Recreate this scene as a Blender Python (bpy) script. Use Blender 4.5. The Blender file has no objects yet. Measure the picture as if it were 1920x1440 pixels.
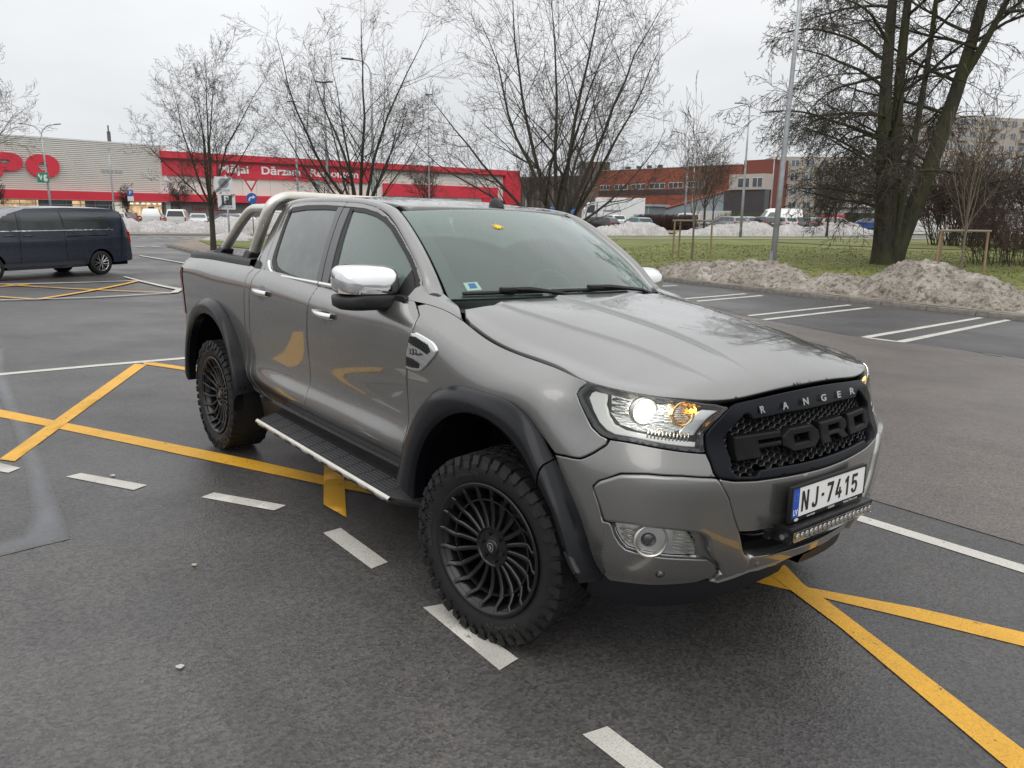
import bpy, bmesh, math, random
import numpy as np
from mathutils import Matrix, Vector
from mathutils.geometry import delaunay_2d_cdt
R = math.radians
sc = bpy.context.scene
COL = sc.collection
random.seed(7)
np.random.seed(7)

# ---------------------------------------------------------------- camera
CAM = np.array([2.3136, -2.7533, 1.6927])
def _basis(yaw, pitch, roll):
    cy, sy, cp, sp = math.cos(yaw), math.sin(yaw), math.cos(pitch), math.sin(pitch)
    F = np.array([cy * cp, sy * cp, -sp]); r0 = np.array([sy, -cy, 0.]); u0 = np.cross(r0, F)
    cr, sr = math.cos(roll), math.sin(roll)
    return np.stack([cr * r0 + sr * u0, -sr * r0 + cr * u0, F], 1)
BW = _basis(R(140.615), R(12.25), R(.7))
cd = bpy.data.cameras.new('camera'); cam = bpy.data.objects.new('camera', cd); COL.objects.link(cam)
cd.sensor_width = 36; cd.lens = 36 * 1458.9 / 1920; cd.clip_start = .05; cd.clip_end = 3000
m = Matrix.Identity(4)
for i in range(3):
    m[i][0] = BW[i, 0]; m[i][1] = BW[i, 1]; m[i][2] = -BW[i, 2]; m[i][3] = CAM[i]
cam.matrix_world = m
sc.camera = cam

# ---------------------------------------------------------------- world: flat overcast sky
wd = bpy.data.worlds.new('World'); sc.world = wd; wd.use_nodes = True
nt = wd.node_tree; nt.nodes.clear()
def N(t, **k):
    n = nt.nodes.new(t)
    for a, b in k.items(): setattr(n, a, b)
    return n
wo = N('ShaderNodeOutputWorld'); bg = N('ShaderNodeBackground'); tc = N('ShaderNodeTexCoord')
sky = N('ShaderNodeTexSky', sky_type='NISHITA', sun_disc=False, sun_elevation=R(38), sun_rotation=R(250))
sp_ = N('ShaderNodeSeparateXYZ'); nt.links.new(tc.outputs['Generated'], sp_.inputs[0])
ramp = N('ShaderNodeValToRGB')           # luminance of an overcast sky: rises from horizon to zenith
nt.links.new(sp_.outputs[2], ramp.inputs[0])
e = ramp.color_ramp.elements
e[0].position = 0; e[0].color = (.60, .635, .67, 1); e[1].position = 1; e[1].color = (1.45, 1.46, 1.48, 1)
k = ramp.color_ramp.elements.new(.09); k.color = (.69, .705, .725, 1)
k = ramp.color_ramp.elements.new(.26); k.color = (.83, .84, .85, 1)
mp = N('ShaderNodeMapping'); mp.inputs['Scale'].default_value = (1, 1, 3.2)
nz = N('ShaderNodeTexNoise'); nz.inputs['Scale'].default_value = 2.3; nz.inputs['Detail'].default_value = 5; nz.inputs['Roughness'].default_value = .5
nt.links.new(tc.outputs['Generated'], mp.inputs[0]); nt.links.new(mp.outputs[0], nz.inputs[0])
mr = N('ShaderNodeMapRange'); mr.inputs[1].default_value = .3; mr.inputs[2].default_value = .7; mr.inputs[3].default_value = .90; mr.inputs[4].default_value = 1.08
nt.links.new(nz.outputs[0], mr.inputs[0])
mul = N('ShaderNodeVectorMath', operation='SCALE'); nt.links.new(ramp.outputs[0], mul.inputs[0]); nt.links.new(mr.outputs[0], mul.inputs['Scale'])
sks = N('ShaderNodeVectorMath', operation='SCALE'); sks.inputs['Scale'].default_value = .10; nt.links.new(sky.outputs[0], sks.inputs[0])
mx = N('ShaderNodeMix', data_type='RGBA'); mx.inputs[0].default_value = .96
nt.links.new(sks.outputs[0], mx.inputs[6]); nt.links.new(mul.outputs[0], mx.inputs[7])
nt.links.new(mx.outputs[2], bg.inputs[0]); bg.inputs[1].default_value = 1.0
nt.links.new(bg.outputs[0], wo.inputs[0])
sd = bpy.data.lights.new('sun', 'SUN'); so = bpy.data.objects.new('sun', sd); COL.objects.link(so)
sd.energy = .8; sd.angle = R(60); sd.color = (1, .975, .95)
so.rotation_euler = (R(42), 0, R(40))
vs = sc.view_settings
vs.view_transform = 'Standard'; vs.look = 'None'; vs.exposure = .22; vs.gamma = 1; vs.use_curve_mapping = False

# ---------------------------------------------------------------- helpers
def new_mesh(name, V, F, mat=None, smooth=False, normals=None):
    me = bpy.data.meshes.new(name)
    me.from_pydata([tuple(v) for v in V], [], [tuple(f) for f in F]); me.update()
    if mat: me.materials.append(mat)
    if smooth:
        me.polygons.foreach_set('use_smooth', [True] * len(me.polygons))
    if normals is not None:
        me.normals_split_custom_set_from_vertices([tuple(n) for n in normals])
    return me
def ob(name, me, parent=None, loc=None, label=None, cat=None, group=None, kind=None, rot=None):
    o = bpy.data.objects.new(name, me); COL.objects.link(o)
    if parent is not None: o.parent = parent
    if loc is not None: o.location = loc
    if rot is not None: o.rotation_euler = rot
    if label: o['label'] = label
    if cat: o['category'] = cat
    if group: o['group'] = group
    if kind: o['kind'] = kind
    return o
def empty(name, loc=(0, 0, 0), rotz=0, label=None, cat=None, group=None):
    return ob(name, None, None, loc, label, cat, group, rot=(0, 0, rotz))
def copy_tree(o, parent=None):
    c = o.copy(); COL.objects.link(c); c.parent = parent
    for ch in o.children: copy_tree(ch, c)
    return c
class MB:
    """collects primitive shapes into one mesh"""
    def __init__(s): s.V = []; s.F = []
    def add(s, V, F):
        b = len(s.V); s.V += [tuple(v) for v in V]; s.F += [tuple(i + b for i in f) for f in F]; return s
    def box(s, x0, x1, y0, y1, z0, z1):
        return s.add([(x0, y0, z0), (x1, y0, z0), (x1, y1, z0), (x0, y1, z0), (x0, y0, z1), (x1, y0, z1), (x1, y1, z1), (x0, y1, z1)],
                     [(0, 3, 2, 1), (4, 5, 6, 7), (0, 1, 5, 4), (1, 2, 6, 5), (2, 3, 7, 6), (3, 0, 4, 7)])
    def hexa(s, P): return s.add(P, [(0, 3, 2, 1), (4, 5, 6, 7), (0, 1, 5, 4), (1, 2, 6, 5), (2, 3, 7, 6), (3, 0, 4, 7)])
    def bbox(s, x0, x1, y0, y1, z0, z1, b=.005):
        bm = bmesh.new(); bmesh.ops.create_cube(bm, size=1)
        for v in bm.verts: v.co = ((x0 + x1) / 2 + v.co.x * (x1 - x0), (y0 + y1) / 2 + v.co.y * (y1 - y0), (z0 + z1) / 2 + v.co.z * (z1 - z0))
        bmesh.ops.bevel(bm, geom=bm.edges[:], offset=b, segments=2, affect='EDGES', profile=.5)
        bm.verts.index_update(); s.add([v.co[:] for v in bm.verts], [[v.index for v in f.verts] for f in bm.faces]); bm.free(); return s
    def tube(s, pts, rad, n=8, cap=True):
        pts = [np.array(p, float) for p in pts]
        rad = [rad] * len(pts) if np.isscalar(rad) else rad
        V = []; F = []; a = None
        for i, p in enumerate(pts):
            d = pts[min(i + 1, len(pts) - 1)] - pts[max(i - 1, 0)]; d = d / (np.linalg.norm(d) + 1e-9)
            if a is None:
                a = np.cross(d, [0, 0, 1.]);
                if np.linalg.norm(a) < .1: a = np.cross(d, [1., 0, 0])
            a = a - d * (a @ d); a = a / np.linalg.norm(a); b = np.cross(d, a)
            for k in range(n):
                t = 2 * math.pi * k / n
                V.append(p + rad[i] * (a * math.cos(t) + b * math.sin(t)))
        for i in range(len(pts) - 1):
            for k in range(n):
                F.append((i * n + k, i * n + (k + 1) % n, (i + 1) * n + (k + 1) % n, (i + 1) * n + k))
        if cap:
            F.append(tuple(range(n))[::-1]); F.append(tuple(range((len(pts) - 1) * n, len(pts) * n)))
        return s.add(V, F)
    def cyl(s, p0, p1, r, n=16): return s.tube([p0, p1], r, n)
    def sphere(s, c, r, nu=14, nv=8, sz=(1, 1, 1)):
        V = [(c[0], c[1], c[2] + r * sz[2])]; F = []
        for j in range(1, nv):
            for i in range(nu):
                a = math.pi * j / nv; b = 2 * math.pi * i / nu
                V.append((c[0] + r * sz[0] * math.sin(a) * math.cos(b), c[1] + r * sz[1] * math.sin(a) * math.sin(b), c[2] + r * sz[2] * math.cos(a)))
        V.append((c[0], c[1], c[2] - r * sz[2])); L = len(V) - 1
        for i in range(nu):
            F.append((0, 1 + i, 1 + (i + 1) % nu)); F.append((L, 1 + (nv - 2) * nu + (i + 1) % nu, 1 + (nv - 2) * nu + i))
            for j in range(nv - 2): F.append((1 + j * nu + i, 1 + (j + 1) * nu + i, 1 + (j + 1) * nu + (i + 1) % nu, 1 + j * nu + (i + 1) % nu))
        return s.add(V, F)
    def lathe(s, prof, n=48, axis='y'):
        """prof: (radius, axial)"""
        V = []; F = []; m_ = len(prof)
        for i in range(n):
            t = 2 * math.pi * i / n
            for r, a in prof: V.append((r * math.cos(t), a, r * math.sin(t)) if axis == 'y' else (r * math.cos(t), r * math.sin(t), a))
        for i in range(n):
            for k in range(m_ - 1):
                q = (i * m_ + k, i * m_ + k + 1, ((i + 1) % n) * m_ + k + 1, ((i + 1) % n) * m_ + k)
                F.append(q if axis == 'z' else q[::-1])
        return s.add(V, F)
    def prism(s, poly, d0, d1, f):
        """poly: 2-D outline; f(u, v, d) -> 3-D"""
        n = len(poly); V = [f(u, v, d0) for u, v in poly] + [f(u, v, d1) for u, v in poly]
        F = [tuple(range(n))[::-1], tuple(range(n, 2 * n))] + [(i, (i + 1) % n, n + (i + 1) % n, n + i) for i in range(n)]
        return s.add(V, F)
    def build(s, name, mat, parent=None, smooth=False, auto=None, **k):
        me = new_mesh(name, s.V, s.F, mat, smooth)
        bm = bmesh.new(); bm.from_mesh(me); bmesh.ops.recalc_face_normals(bm, faces=bm.faces); bm.to_mesh(me); bm.free()
        if auto is not None:
            me.polygons.foreach_set('use_smooth', [True] * len(me.polygons)); sharp(me, auto)
        return ob(name, me, parent, **k)
def sharp(me, ang):
    bm = bmesh.new(); bm.from_mesh(me)
    for e_ in bm.edges:
        if len(e_.link_faces) == 2 and e_.link_faces[0].normal.length > 0 and e_.link_faces[1].normal.length > 0:
            e_.smooth = e_.link_faces[0].normal.angle(e_.link_faces[1].normal, 0) < R(ang)
    bm.to_mesh(me); bm.free()
def crom(P, n=6, closed=False):
    """smooth curve through points"""
    P = [np.array(p, float) for p in P]; out = []
    L = len(P)
    for i in range(L if closed else L - 1):
        p1, p2 = P[i], P[(i + 1) % L]
        p0 = P[i - 1] if (i > 0 or closed) else 2 * p1 - p2
        p3 = P[(i + 2) % L] if (i + 2 < L or closed) else 2 * p2 - p1
        for k in range(n):
            t = k / n
            out.append(.5 * ((2 * p1) + (p2 - p0) * t + (2 * p0 - 5 * p1 + 4 * p2 - p3) * t * t + (3 * p1 - p0 - 3 * p2 + p3) * t**3))
    if not closed: out.append(P[-1])
    return out
def resample(P, n):
    P = np.array(P, float); d = np.r_[0, np.cumsum(np.linalg.norm(np.diff(P, axis=0), axis=1))]
    s = np.linspace(0, d[-1], n)
    return np.stack([np.interp(s, d, P[:, i]) for i in range(P.shape[1])], 1)
def loft(curves, closed_u=False):
    n = len(curves[0]); m_ = len(curves); V = [tuple(p) for c in curves for p in c]; F = []
    for j in range(m_ - 1):
        for i in range(n if closed_u else n - 1):
            F.append((j * n + i, j * n + (i + 1) % n, (j + 1) * n + (i + 1) % n, (j + 1) * n + i))
    return V, F

# ---------------------------------------------------------------- materials
_M = {}
def mat(name, col=(.5, .5, .5), rough=.5, metal=0., spec=.5, coat=0., coat_r=.05, emit=None, es=1., build=None, bump=None):
    if name in _M: return _M[name]
    m_ = bpy.data.materials.new(name); m_.use_nodes = True; _M[name] = m_
    n = m_.node_tree; b = n.nodes['Principled BSDF']
    b.inputs['Base Color'].default_value = (*col, 1); b.inputs['Roughness'].default_value = rough
    b.inputs['Metallic'].default_value = metal; b.inputs['Specular IOR Level'].default_value = spec
    b.inputs['Coat Weight'].default_value = coat; b.inputs['Coat Roughness'].default_value = coat_r
    if emit: b.inputs['Emission Color'].default_value = (*emit, 1); b.inputs['Emission Strength'].default_value = es
    if build: build(n, b)
    return m_
def _n(n, t, **k):
    q = n.nodes.new(t)
    for a, b in k.items(): setattr(q, a, b)
    return q
def noise(n, scale, detail=4, rough=.55, coord='Object', vec=None, stretch=None, dist=0):
    if vec is None:
        tcn = _n(n, 'ShaderNodeTexCoord'); vec = tcn.outputs[coord]
    if stretch:
        mp_ = _n(n, 'ShaderNodeMapping'); mp_.inputs['Scale'].default_value = stretch; n.links.new(vec, mp_.inputs[0]); vec = mp_.outputs[0]
    q = _n(n, 'ShaderNodeTexNoise'); q.inputs['Scale'].default_value = scale; q.inputs['Detail'].default_value = detail; q.inputs['Roughness'].default_value = rough
    q.inputs['Distortion'].default_value = dist
    n.links.new(vec, q.inputs[0]); return q.outputs[0]
def rampn(n, fac, stops):
    q = _n(n, 'ShaderNodeValToRGB'); n.links.new(fac, q.inputs[0]); el = q.color_ramp.elements
    while len(el) < len(stops): el.new(.5)
    for e_, (p, c) in zip(el, stops): e_.position = p; e_.color = (*c, 1) if len(c) == 3 else c
    return q.outputs[0]
def mixc(n, fac, a, b, mode='MIX'):
    q = _n(n, 'ShaderNodeMix', data_type='RGBA', blend_type=mode)
    for s_, v in ((0, fac), (6, a), (7, b)):
        if isinstance(v, (int, float)): q.inputs[s_].default_value = v
        elif isinstance(v, tuple): q.inputs[s_].default_value = (*v, 1)
        else: n.links.new(v, q.inputs[s_])
    return q.outputs[2]
def mapr(n, v, a, b, c, d):
    q = _n(n, 'ShaderNodeMapRange'); n.links.new(v, q.inputs[0])
    for i, x in enumerate((a, b, c, d)): q.inputs[i + 1].default_value = x
    return q.outputs[0]
def bumpn(n, h, strength, dist=.01, normal=None):
    q = _n(n, 'ShaderNodeBump'); q.inputs['Strength'].default_value = strength; q.inputs['Distance'].default_value = dist
    n.links.new(h, q.inputs['Height'])
    if normal is not None: n.links.new(normal, q.inputs['Normal'])
    return q.outputs[0]
def _paint(dirt=.12, flakes=True):
    def f(n, b):
        base = tuple(b.inputs['Base Color'].default_value)[:3]
        d = noise(n, 3.2, 8, .62)
        dm = mapr(n, d, .42, .75, 0, dirt)
        fine = noise(n, 260, 2, .7)
        c = mixc(n, mapr(n, fine, .3, .7, 0, .18), base, tuple(min(1, x * 1.35) for x in base))
        c = mixc(n, dm, c, (.17, .145, .11))
        n.links.new(c, b.inputs['Base Color'])
        r = mapr(n, d, .35, .8, b.inputs['Roughness'].default_value, b.inputs['Roughness'].default_value + .14)
        n.links.new(r, b.inputs['Roughness'])
        cr_ = mapr(n, noise(n, 7, 6, .6), .35, .75, .012, .05)
        n.links.new(cr_, b.inputs['Coat Roughness']); b.inputs['Coat IOR'].default_value = 1.62
    return f
PAINT = mat('metallic_grey_paint', (.200, .198, .190), .25, .80, .5, 1., .03, build=_paint(.10))
def _dark_plastic(n, b):
    d = noise(n, 6, 6, .6); c = mixc(n, mapr(n, d, .4, .8, 0, .25), tuple(b.inputs['Base Color'].default_value)[:3], (.045, .042, .037))
    n.links.new(c, b.inputs['Base Color'])
    n.links.new(bumpn(n, noise(n, 400, 2), .15, .001), b.inputs['Normal'])
BLACKG = mat('gloss_black_trim', (.009, .010, .014), .22, 0, .5, .6, .08)
FLARE = mat('glossy_flare_black', (.005, .0054, .0075), .26, 0, .28, .08, .1, build=lambda n, b: n.links.new(mapr(n, noise(n, 5, 6, .6), .35, .75, .18, .38), b.inputs['Roughness']))
BLACKP = mat('black_plastic', (.012, .012, .013), .46, 0, .35, build=_dark_plastic)
BLACKM = mat('satin_black_metal', (.012, .012, .013), .27, .3, .6)
RUBBER = mat('tyre_rubber', (.012, .012, .012), .60, 0, .30, build=_dark_plastic)
SEAL = mat('rubber_seal', (.008, .008, .008), .5)
VOID = mat('dark_cavity', (.004, .004, .004), .9, 0, .1)
CHROME = mat('chrome', (.78, .78, .78), .07, 1., build=lambda n, b: n.links.new(mapr(n, noise(n, 30, 6, .7), .45, .75, .05, .22), b.inputs['Roughness']))
STEEL = mat('brushed_steel', (.66, .64, .60), .34, .82, build=lambda n, b: (n.links.new(mapr(n, noise(n, 14, 6, .7), .35, .7, .22, .5), b.inputs['Roughness']),
            n.links.new(mixc(n, mapr(n, noise(n, 9, 6, .65), .4, .75, 0, .6), (.68, .66, .61), (.45, .40, .33)), b.inputs['Base Color'])))
SILVER = mat('silver_plastic', (.42, .40, .37), .38, .5)
FABRIC = mat('seat_fabric', (.10, .10, .10), .85)
DASH = mat('dashboard_plastic', (.06, .062, .064), .7)
HEADL = mat('headliner_cloth', (.42, .41, .38), .9)
RED = mat('red_lamp_plastic', (.35, .008, .012), .12, 0, .5, 1., .05)
AMBER = mat('amber_reflector', (.75, .28, .02), .18, .3, emit=(1., .35, .02), es=.25)
WHITEP = mat('white_paint_print', (.78, .78, .76), .45)
INK = mat('black_ink', (.012, .012, .012), .45)
BLUE = mat('blue_print', (.012, .07, .42), .4)
LEDW = mat('lit_projector_lens', (1, 1, 1), .1, emit=(1., .97, .84), es=5.)
BULBA = mat('lit_indicator_bulb', (1, .5, .05), .2, emit=(1., .42, .04), es=7.)
def glass(name, tint, refl=1.0, rough=0.0, film=0.0, ior=1.5):
    m_ = bpy.data.materials.new(name); m_.use_nodes = True; n = m_.node_tree; n.nodes.clear(); _M[name] = m_
    o = _n(n, 'ShaderNodeOutputMaterial'); tr = _n(n, 'ShaderNodeBsdfTransparent'); gl = _n(n, 'ShaderNodeBsdfGlossy'); fr = _n(n, 'ShaderNodeFresnel')
    tr.inputs[0].default_value = (*tint, 1); gl.inputs['Roughness'].default_value = rough; fr.inputs[0].default_value = ior
    gl.inputs[0].default_value = (1, 1, 1, 1)
    mul_ = _n(n, 'ShaderNodeMath', operation='MULTIPLY', use_clamp=True); mul_.inputs[1].default_value = refl; n.links.new(fr.outputs[0], mul_.inputs[0])
    mx_ = _n(n, 'ShaderNodeMixShader')
    n.links.new(mul_.outputs[0], mx_.inputs[0]); n.links.new(tr.outputs[0], mx_.inputs[1]); n.links.new(gl.outputs[0], mx_.inputs[2])
    last = mx_
    if film:
        df = _n(n, 'ShaderNodeBsdfDiffuse'); df.inputs[0].default_value = (.36, .50, .445, 1)
        m2 = _n(n, 'ShaderNodeMixShader')
        if isinstance(film, tuple): film[1](n, m2.inputs[0])
        else: m2.inputs[0].default_value = film
        n.links.new(mx_.outputs[0], m2.inputs[1]); n.links.new(df.outputs[0], m2.inputs[2]); last = m2
    n.links.new(last.outputs[0], o.inputs[0]); return m_
def _wipe(n, sock):
    # dirt film left outside the two wiper arcs (object coordinates of the truck, metres)
    tcn = _n(n, 'ShaderNodeTexCoord'); uv = _n(n, 'ShaderNodeUVMap')
    prev = None
    for (cx, cy, r0, r1) in ((.60, -.03, .10, .50), (.02, -.03, .10, .46)):
        sb = _n(n, 'ShaderNodeVectorMath', operation='SUBTRACT'); n.links.new(uv.outputs[0], sb.inputs[0]); sb.inputs[1].default_value = (cx, cy, 0)
        ln = _n(n, 'ShaderNodeVectorMath', operation='LENGTH'); n.links.new(sb.outputs[0], ln.inputs[0])
        a = mapr(n, ln.outputs['Value'], r1 - .01, r1 + .01, 0, 1)
        if prev is None: prev = a
        else:
            mm = _n(n, 'ShaderNodeMath', operation='MULTIPLY'); n.links.new(prev, mm.inputs[0]); n.links.new(a, mm.inputs[1]); prev = mm.outputs[0]
    d = mapr(n, noise(n, 5, 6, .6), .3, .7, .05, .12)
    mm = _n(n, 'ShaderNodeMath', operation='MULTIPLY'); n.links.new(prev, mm.inputs[0]); n.links.new(d, mm.inputs[1])
    ad = _n(n, 'ShaderNodeMath', operation='ADD'); n.links.new(mm.outputs[0], ad.inputs[0]); ad.inputs[1].default_value = .15
    n.links.new(ad.outputs[0], sock)
WGLASS = glass('windscreen_glass', (.70, .88, .81), 1.5, 0, ('f', _wipe))
SGLASS = glass('side_window_glass', (.54, .72, .66), 1.9, 0, .22)
TGLASS = glass('tinted_privacy_glass', (.075, .08, .08), 1.8, 0, ('f', lambda n, s: n.links.new(mapr(n, noise(n, 4.5, 8, .62), .42, .62, .03, .20), s)))
LENS = glass('clear_lamp_lens', (.93, .94, .94), .9)
def uvgrid(me, fn):
    uvl = me.uv_layers.new(name='UVMap')
    co = np.zeros(len(me.vertices) * 3); me.vertices.foreach_get('co', co); co = co.reshape(-1, 3)
    li = np.zeros(len(me.loops), int); me.loops.foreach_get('vertex_index', li)
    uv = fn(co)[li]; uvl.data.foreach_set('uv', uv.astype(np.float32).ravel())
# text as mesh
def text_mesh(txt, size, depth, mat_, bold=0., align='CENTER', sx=1., shear=0, spacing=1.):
    cu = bpy.data.curves.new('text', 'FONT'); cu.body = txt; cu.size = size; cu.extrude = depth / 2; cu.offset = bold
    cu.align_x = align; cu.align_y = 'CENTER'; cu.resolution_u = 3; cu.shear = shear; cu.space_character = spacing
    o = bpy.data.objects.new('text', cu); COL.objects.link(o)
    dg = bpy.context.evaluated_depsgraph_get(); me = bpy.data.meshes.new_from_object(o.evaluated_get(dg))
    bpy.data.objects.remove(o)
    me.materials.clear(); me.materials.append(mat_)
    if sx != 1: me.transform(Matrix.Diagonal((sx, 1, 1, 1)))
    return me
# ---------------------------------------------------------------- body surfaces of the pickup
# truck frame: x forward (0 = front axle), w = distance from the centre plane, z up (0 = ground)
def nspl(xs):
    """natural cubic spline on fixed knots: returns f(Y, x) with Y[..., n]"""
    xs = np.array(xs, float); n = len(xs); h = np.diff(xs)
    A = np.zeros((n, n)); B = np.zeros((n, n)); A[0, 0] = A[-1, -1] = 1
    for i in range(1, n - 1):
        A[i, i-1] = h[i-1]; A[i, i] = 2 * (h[i-1] + h[i]); A[i, i+1] = h[i]
        B[i, i-1] = 6 / h[i-1]; B[i, i] = -6 / h[i-1] - 6 / h[i]; B[i, i+1] = 6 / h[i]
    S = np.linalg.solve(A, B)
    def weights(x):
        x = np.atleast_1d(np.asarray(x, float))
        i = np.clip(np.searchsorted(xs, x) - 1, 0, n - 2)
        a = (xs[i+1] - x) / h[i]; b = (x - xs[i]) / h[i]
        lo = x < xs[0]; hi = x > xs[-1]
        W = np.zeros((len(x), n)); k = np.arange(len(x))
        W[k, i] += a; W[k, i+1] += b
        c3 = (a**3 - a) * h[i]**2 / 6; d3 = (b**3 - b) * h[i]**2 / 6
        c3 = np.where(lo | hi, 0, c3); d3 = np.where(lo | hi, 0, d3)
        W += c3[:, None] * S[i] + d3[:, None] * S[i+1]
        # linear extrapolation keeps the end slope close enough
        return W
    return weights

VR = np.arange(8) * .12
_T, _NX, _NW, _NZ = [], [], [], []
def _sta(t, x, w, z): _T.append(t); _NX.append(x); _NW.append(w); _NZ.append(z)
def _mix(a, b, k): return np.array(a, float) * (1 - k) + np.array(b, float) * k
def _ss(a, b, x):
    k = np.clip((x - a) / (b - a), 0, 1); return k * k * (3 - 2 * k)
_door = ([.55, .64, .74, .88, 1.02, 1.14, 1.235, 1.315], [.880, .927, .898, .902, .920, .931, .920, .872])
_fend = ([.55, .66, .78, .90, 1.0, 1.075, 1.135, 1.175], [.895, .910, .914, .922, .932, .930, .895, .815])
_bed = ([.55, .64, .74, .88, 1.02, 1.15, 1.26, 1.335], [.875, .900, .900, .905, .915, .925, .920, .882])
for x in (-4.3, -4.12, -3.9, -3.5, -3.1, -2.65, -2.2, -1.7, -1.2, -.8, -.5, -.25, 0., .22):
    k = _ss(-.9, -.05, x); kb = _ss(-2.3, -2.9, x)
    z = _mix(_mix(_door[0], _bed[0], kb), _fend[0], k); w = _mix(_mix(_door[1], _bed[1], kb), _fend[1], k)
    tz = np.interp(x, [-4.3, -4.12, -3.9, -3.5, -2.65, -2.2, -1.7, -1.2, -.8, -.5, -.25, 0, .22],
                   [1.30, 1.312, 1.32, 1.335, 1.338, 1.338, 1.316, 1.308, 1.318, 1.287, 1.217, 1.178, 1.160])
    tw = np.interp(x, [-4.3, -4.12, -3.9, -3.5, -.8, -.5, -.25, 0, .22], [.80, .845, .87, .88, .855, .805, .812, .815, .81])
    if x > -3: tw = tw + (np.interp(x, [-2.65, -1.2], [0, -.005]) if x < -1.2 else 0)
    dz = tz - z[7]; z = z + dz * np.array([0, 0, 0, .1, .3, .6, .85, 1])
    z[7] = tz; w[7] = tw
    w = w - np.interp(x, [-4.3, -4.12, -3.9, -3.5], [.075, .03, .012, 0])
    w += .018 * np.exp(-((x + 3.22) / .62)**2) * np.array([0, .3, .6, 1, 1, .6, .15, 0])
    w += .016 * np.exp(-((x - .0) / .55)**2) * np.array([0, .3, .6, 1, 1, .6, .1, 0])
    _sta(x, np.full(8, x), w, z)
_low = {.45: (.45, .895), .6: (.30, .850), .8: (.165, .745), 1.0: (.085, .575), 1.25: (.025, .30), 1.5: (0, 0)}
_upp = {.45: (.345, .829), .6: (.215, .765), .8: (.10, .655), 1.0: (.04, .50), 1.25: (.01, .26), 1.5: (0, 0)}
_x0 = np.array([.82, .85, .872, .875, .865, .815, .788, .762])
_z0 = np.array([.43, .50, .62, .73, .83, .93, 1.03, 1.108])
_zc = np.array([.46, .53, .645, .765, .875, .975, 1.065, 1.125])
for t in (.45, .6, .8, 1.0, 1.25, 1.5):
    kk = np.array([0, 0, 0, 0, .15, .45, .8, 1.])
    dr = _low[t][0] * (1 - kk) + _upp[t][0] * kk; wv = _low[t][1] * (1 - kk) + _upp[t][1] * kk
    wv = wv - np.array([.03, .01, 0, 0, 0, 0, 0, 0]) * min(1, (1.5 - t) / .9)
    k = _ss(1.5, .45, t); z = _mix(_z0, _zc, k)
    z[7] = np.interp(t, [.45, .6, .8, 1.0, 1.25, 1.5], [1.143, 1.128, 1.113, 1.092, 1.100, 1.108])
    _sta(t, _x0 - dr, wv, z)
for t, j in ((1.75, -2), (2.0, -3), (2.2, -4)):      # mirrored stations: smooth across the centre plane
    i = {1.75: _T.index(1.25), 2.0: _T.index(1.0), 2.2: _T.index(.8)}[t]
    _sta(t, _NX[i], -_NW[i], _NZ[i])
_T = np.array(_T); _net = np.stack([np.array(_NX), np.array(_NW), np.array(_NZ)], 0)   # 3, nt, 8
_wt = nspl(_T); _wv = nspl(VR)
def LOW(t, v):
    a = _wt(t); b = _wv(v)
    return np.einsum('ni,kij,nj->nk', a, _net, b)          # -> (x, w, z)

_hxk = [-.5, -.2, 0, .2, .4, .55, .66, .72, .748, .762]
_hxz = [1.362, 1.346, 1.327, 1.303, 1.270, 1.235, 1.193, 1.158, 1.131, 1.110]
_hcs = nspl(_hxk)
_he_t = np.linspace(-.55, 1.5, 83)
_he = LOW(_he_t, np.full(83, .84))           # the shut line and front edge the bonnet must meet
_he[:, 1] = np.maximum.accumulate(_he[::-1, 1])[::-1]
def HOOD(x, w):
    x = np.atleast_1d(np.asarray(x, float)); wa = np.abs(np.atleast_1d(np.asarray(w, float)))
    zc = _hcs(np.clip(x, -.6, .765)) @ np.array(_hxz)
    we = np.interp(x, _he[:, 0], _he[:, 1]); ze = np.interp(x, _he[:, 0], _he[:, 2])
    ze = np.minimum(ze, zc)
    p = np.interp(x, [-.5, -.285, 0, .3, .46, .57, .76], [5, 4.4, 3.3, 2.8, 2.4, 2.2, 2.0])
    rt = np.clip(wa / np.maximum(we, .02), 0, 1.03)
    z = zc - (zc - ze) * rt**p
    fade = _ss(.70, .45, x) * _ss(1., .85, rt)
    z = z - .013 * _ss(.0, .014, wa - .262) * fade
    wl = np.interp(x, [-.3, .65], [.575, .45])
    z = z - .013 * _ss(0, .016, wa - wl) * fade
    return np.stack([x, np.atleast_1d(w) * 1.0, z], -1)

def GH(x, z):
    x = np.atleast_1d(np.asarray(x, float)); z = np.atleast_1d(np.asarray(z, float))
    u = (z - 1.315) / .45
    w = .868 - .165 * u - .04 * u * np.abs(u)
    w = w - .062 * np.clip((x + 1.6) / .9, 0, 2)**2
    w = w - .03 * np.clip((-2.35 - x) / .35, 0, 2)**2
    return np.stack([x, w, z], -1)

def SCREEN(q, a):
    q = np.atleast_1d(np.asarray(q, float)); a = np.atleast_1d(np.asarray(a, float))
    bx = -.475 - .185 * q * q; bw = .715 * q; bz = 1.345 - .018 * q * q
    tx = -1.140 - .127 * q * q; tw = .61 * q; tz = 1.750 - .029 * q * q
    bul = .030 * 4 * a * (1 - a)
    return np.stack([bx * (1 - a) + tx * a + bul * .5, bw * (1 - a) + tw * a, bz * (1 - a) + tz * a + bul * .85], -1)

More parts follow.
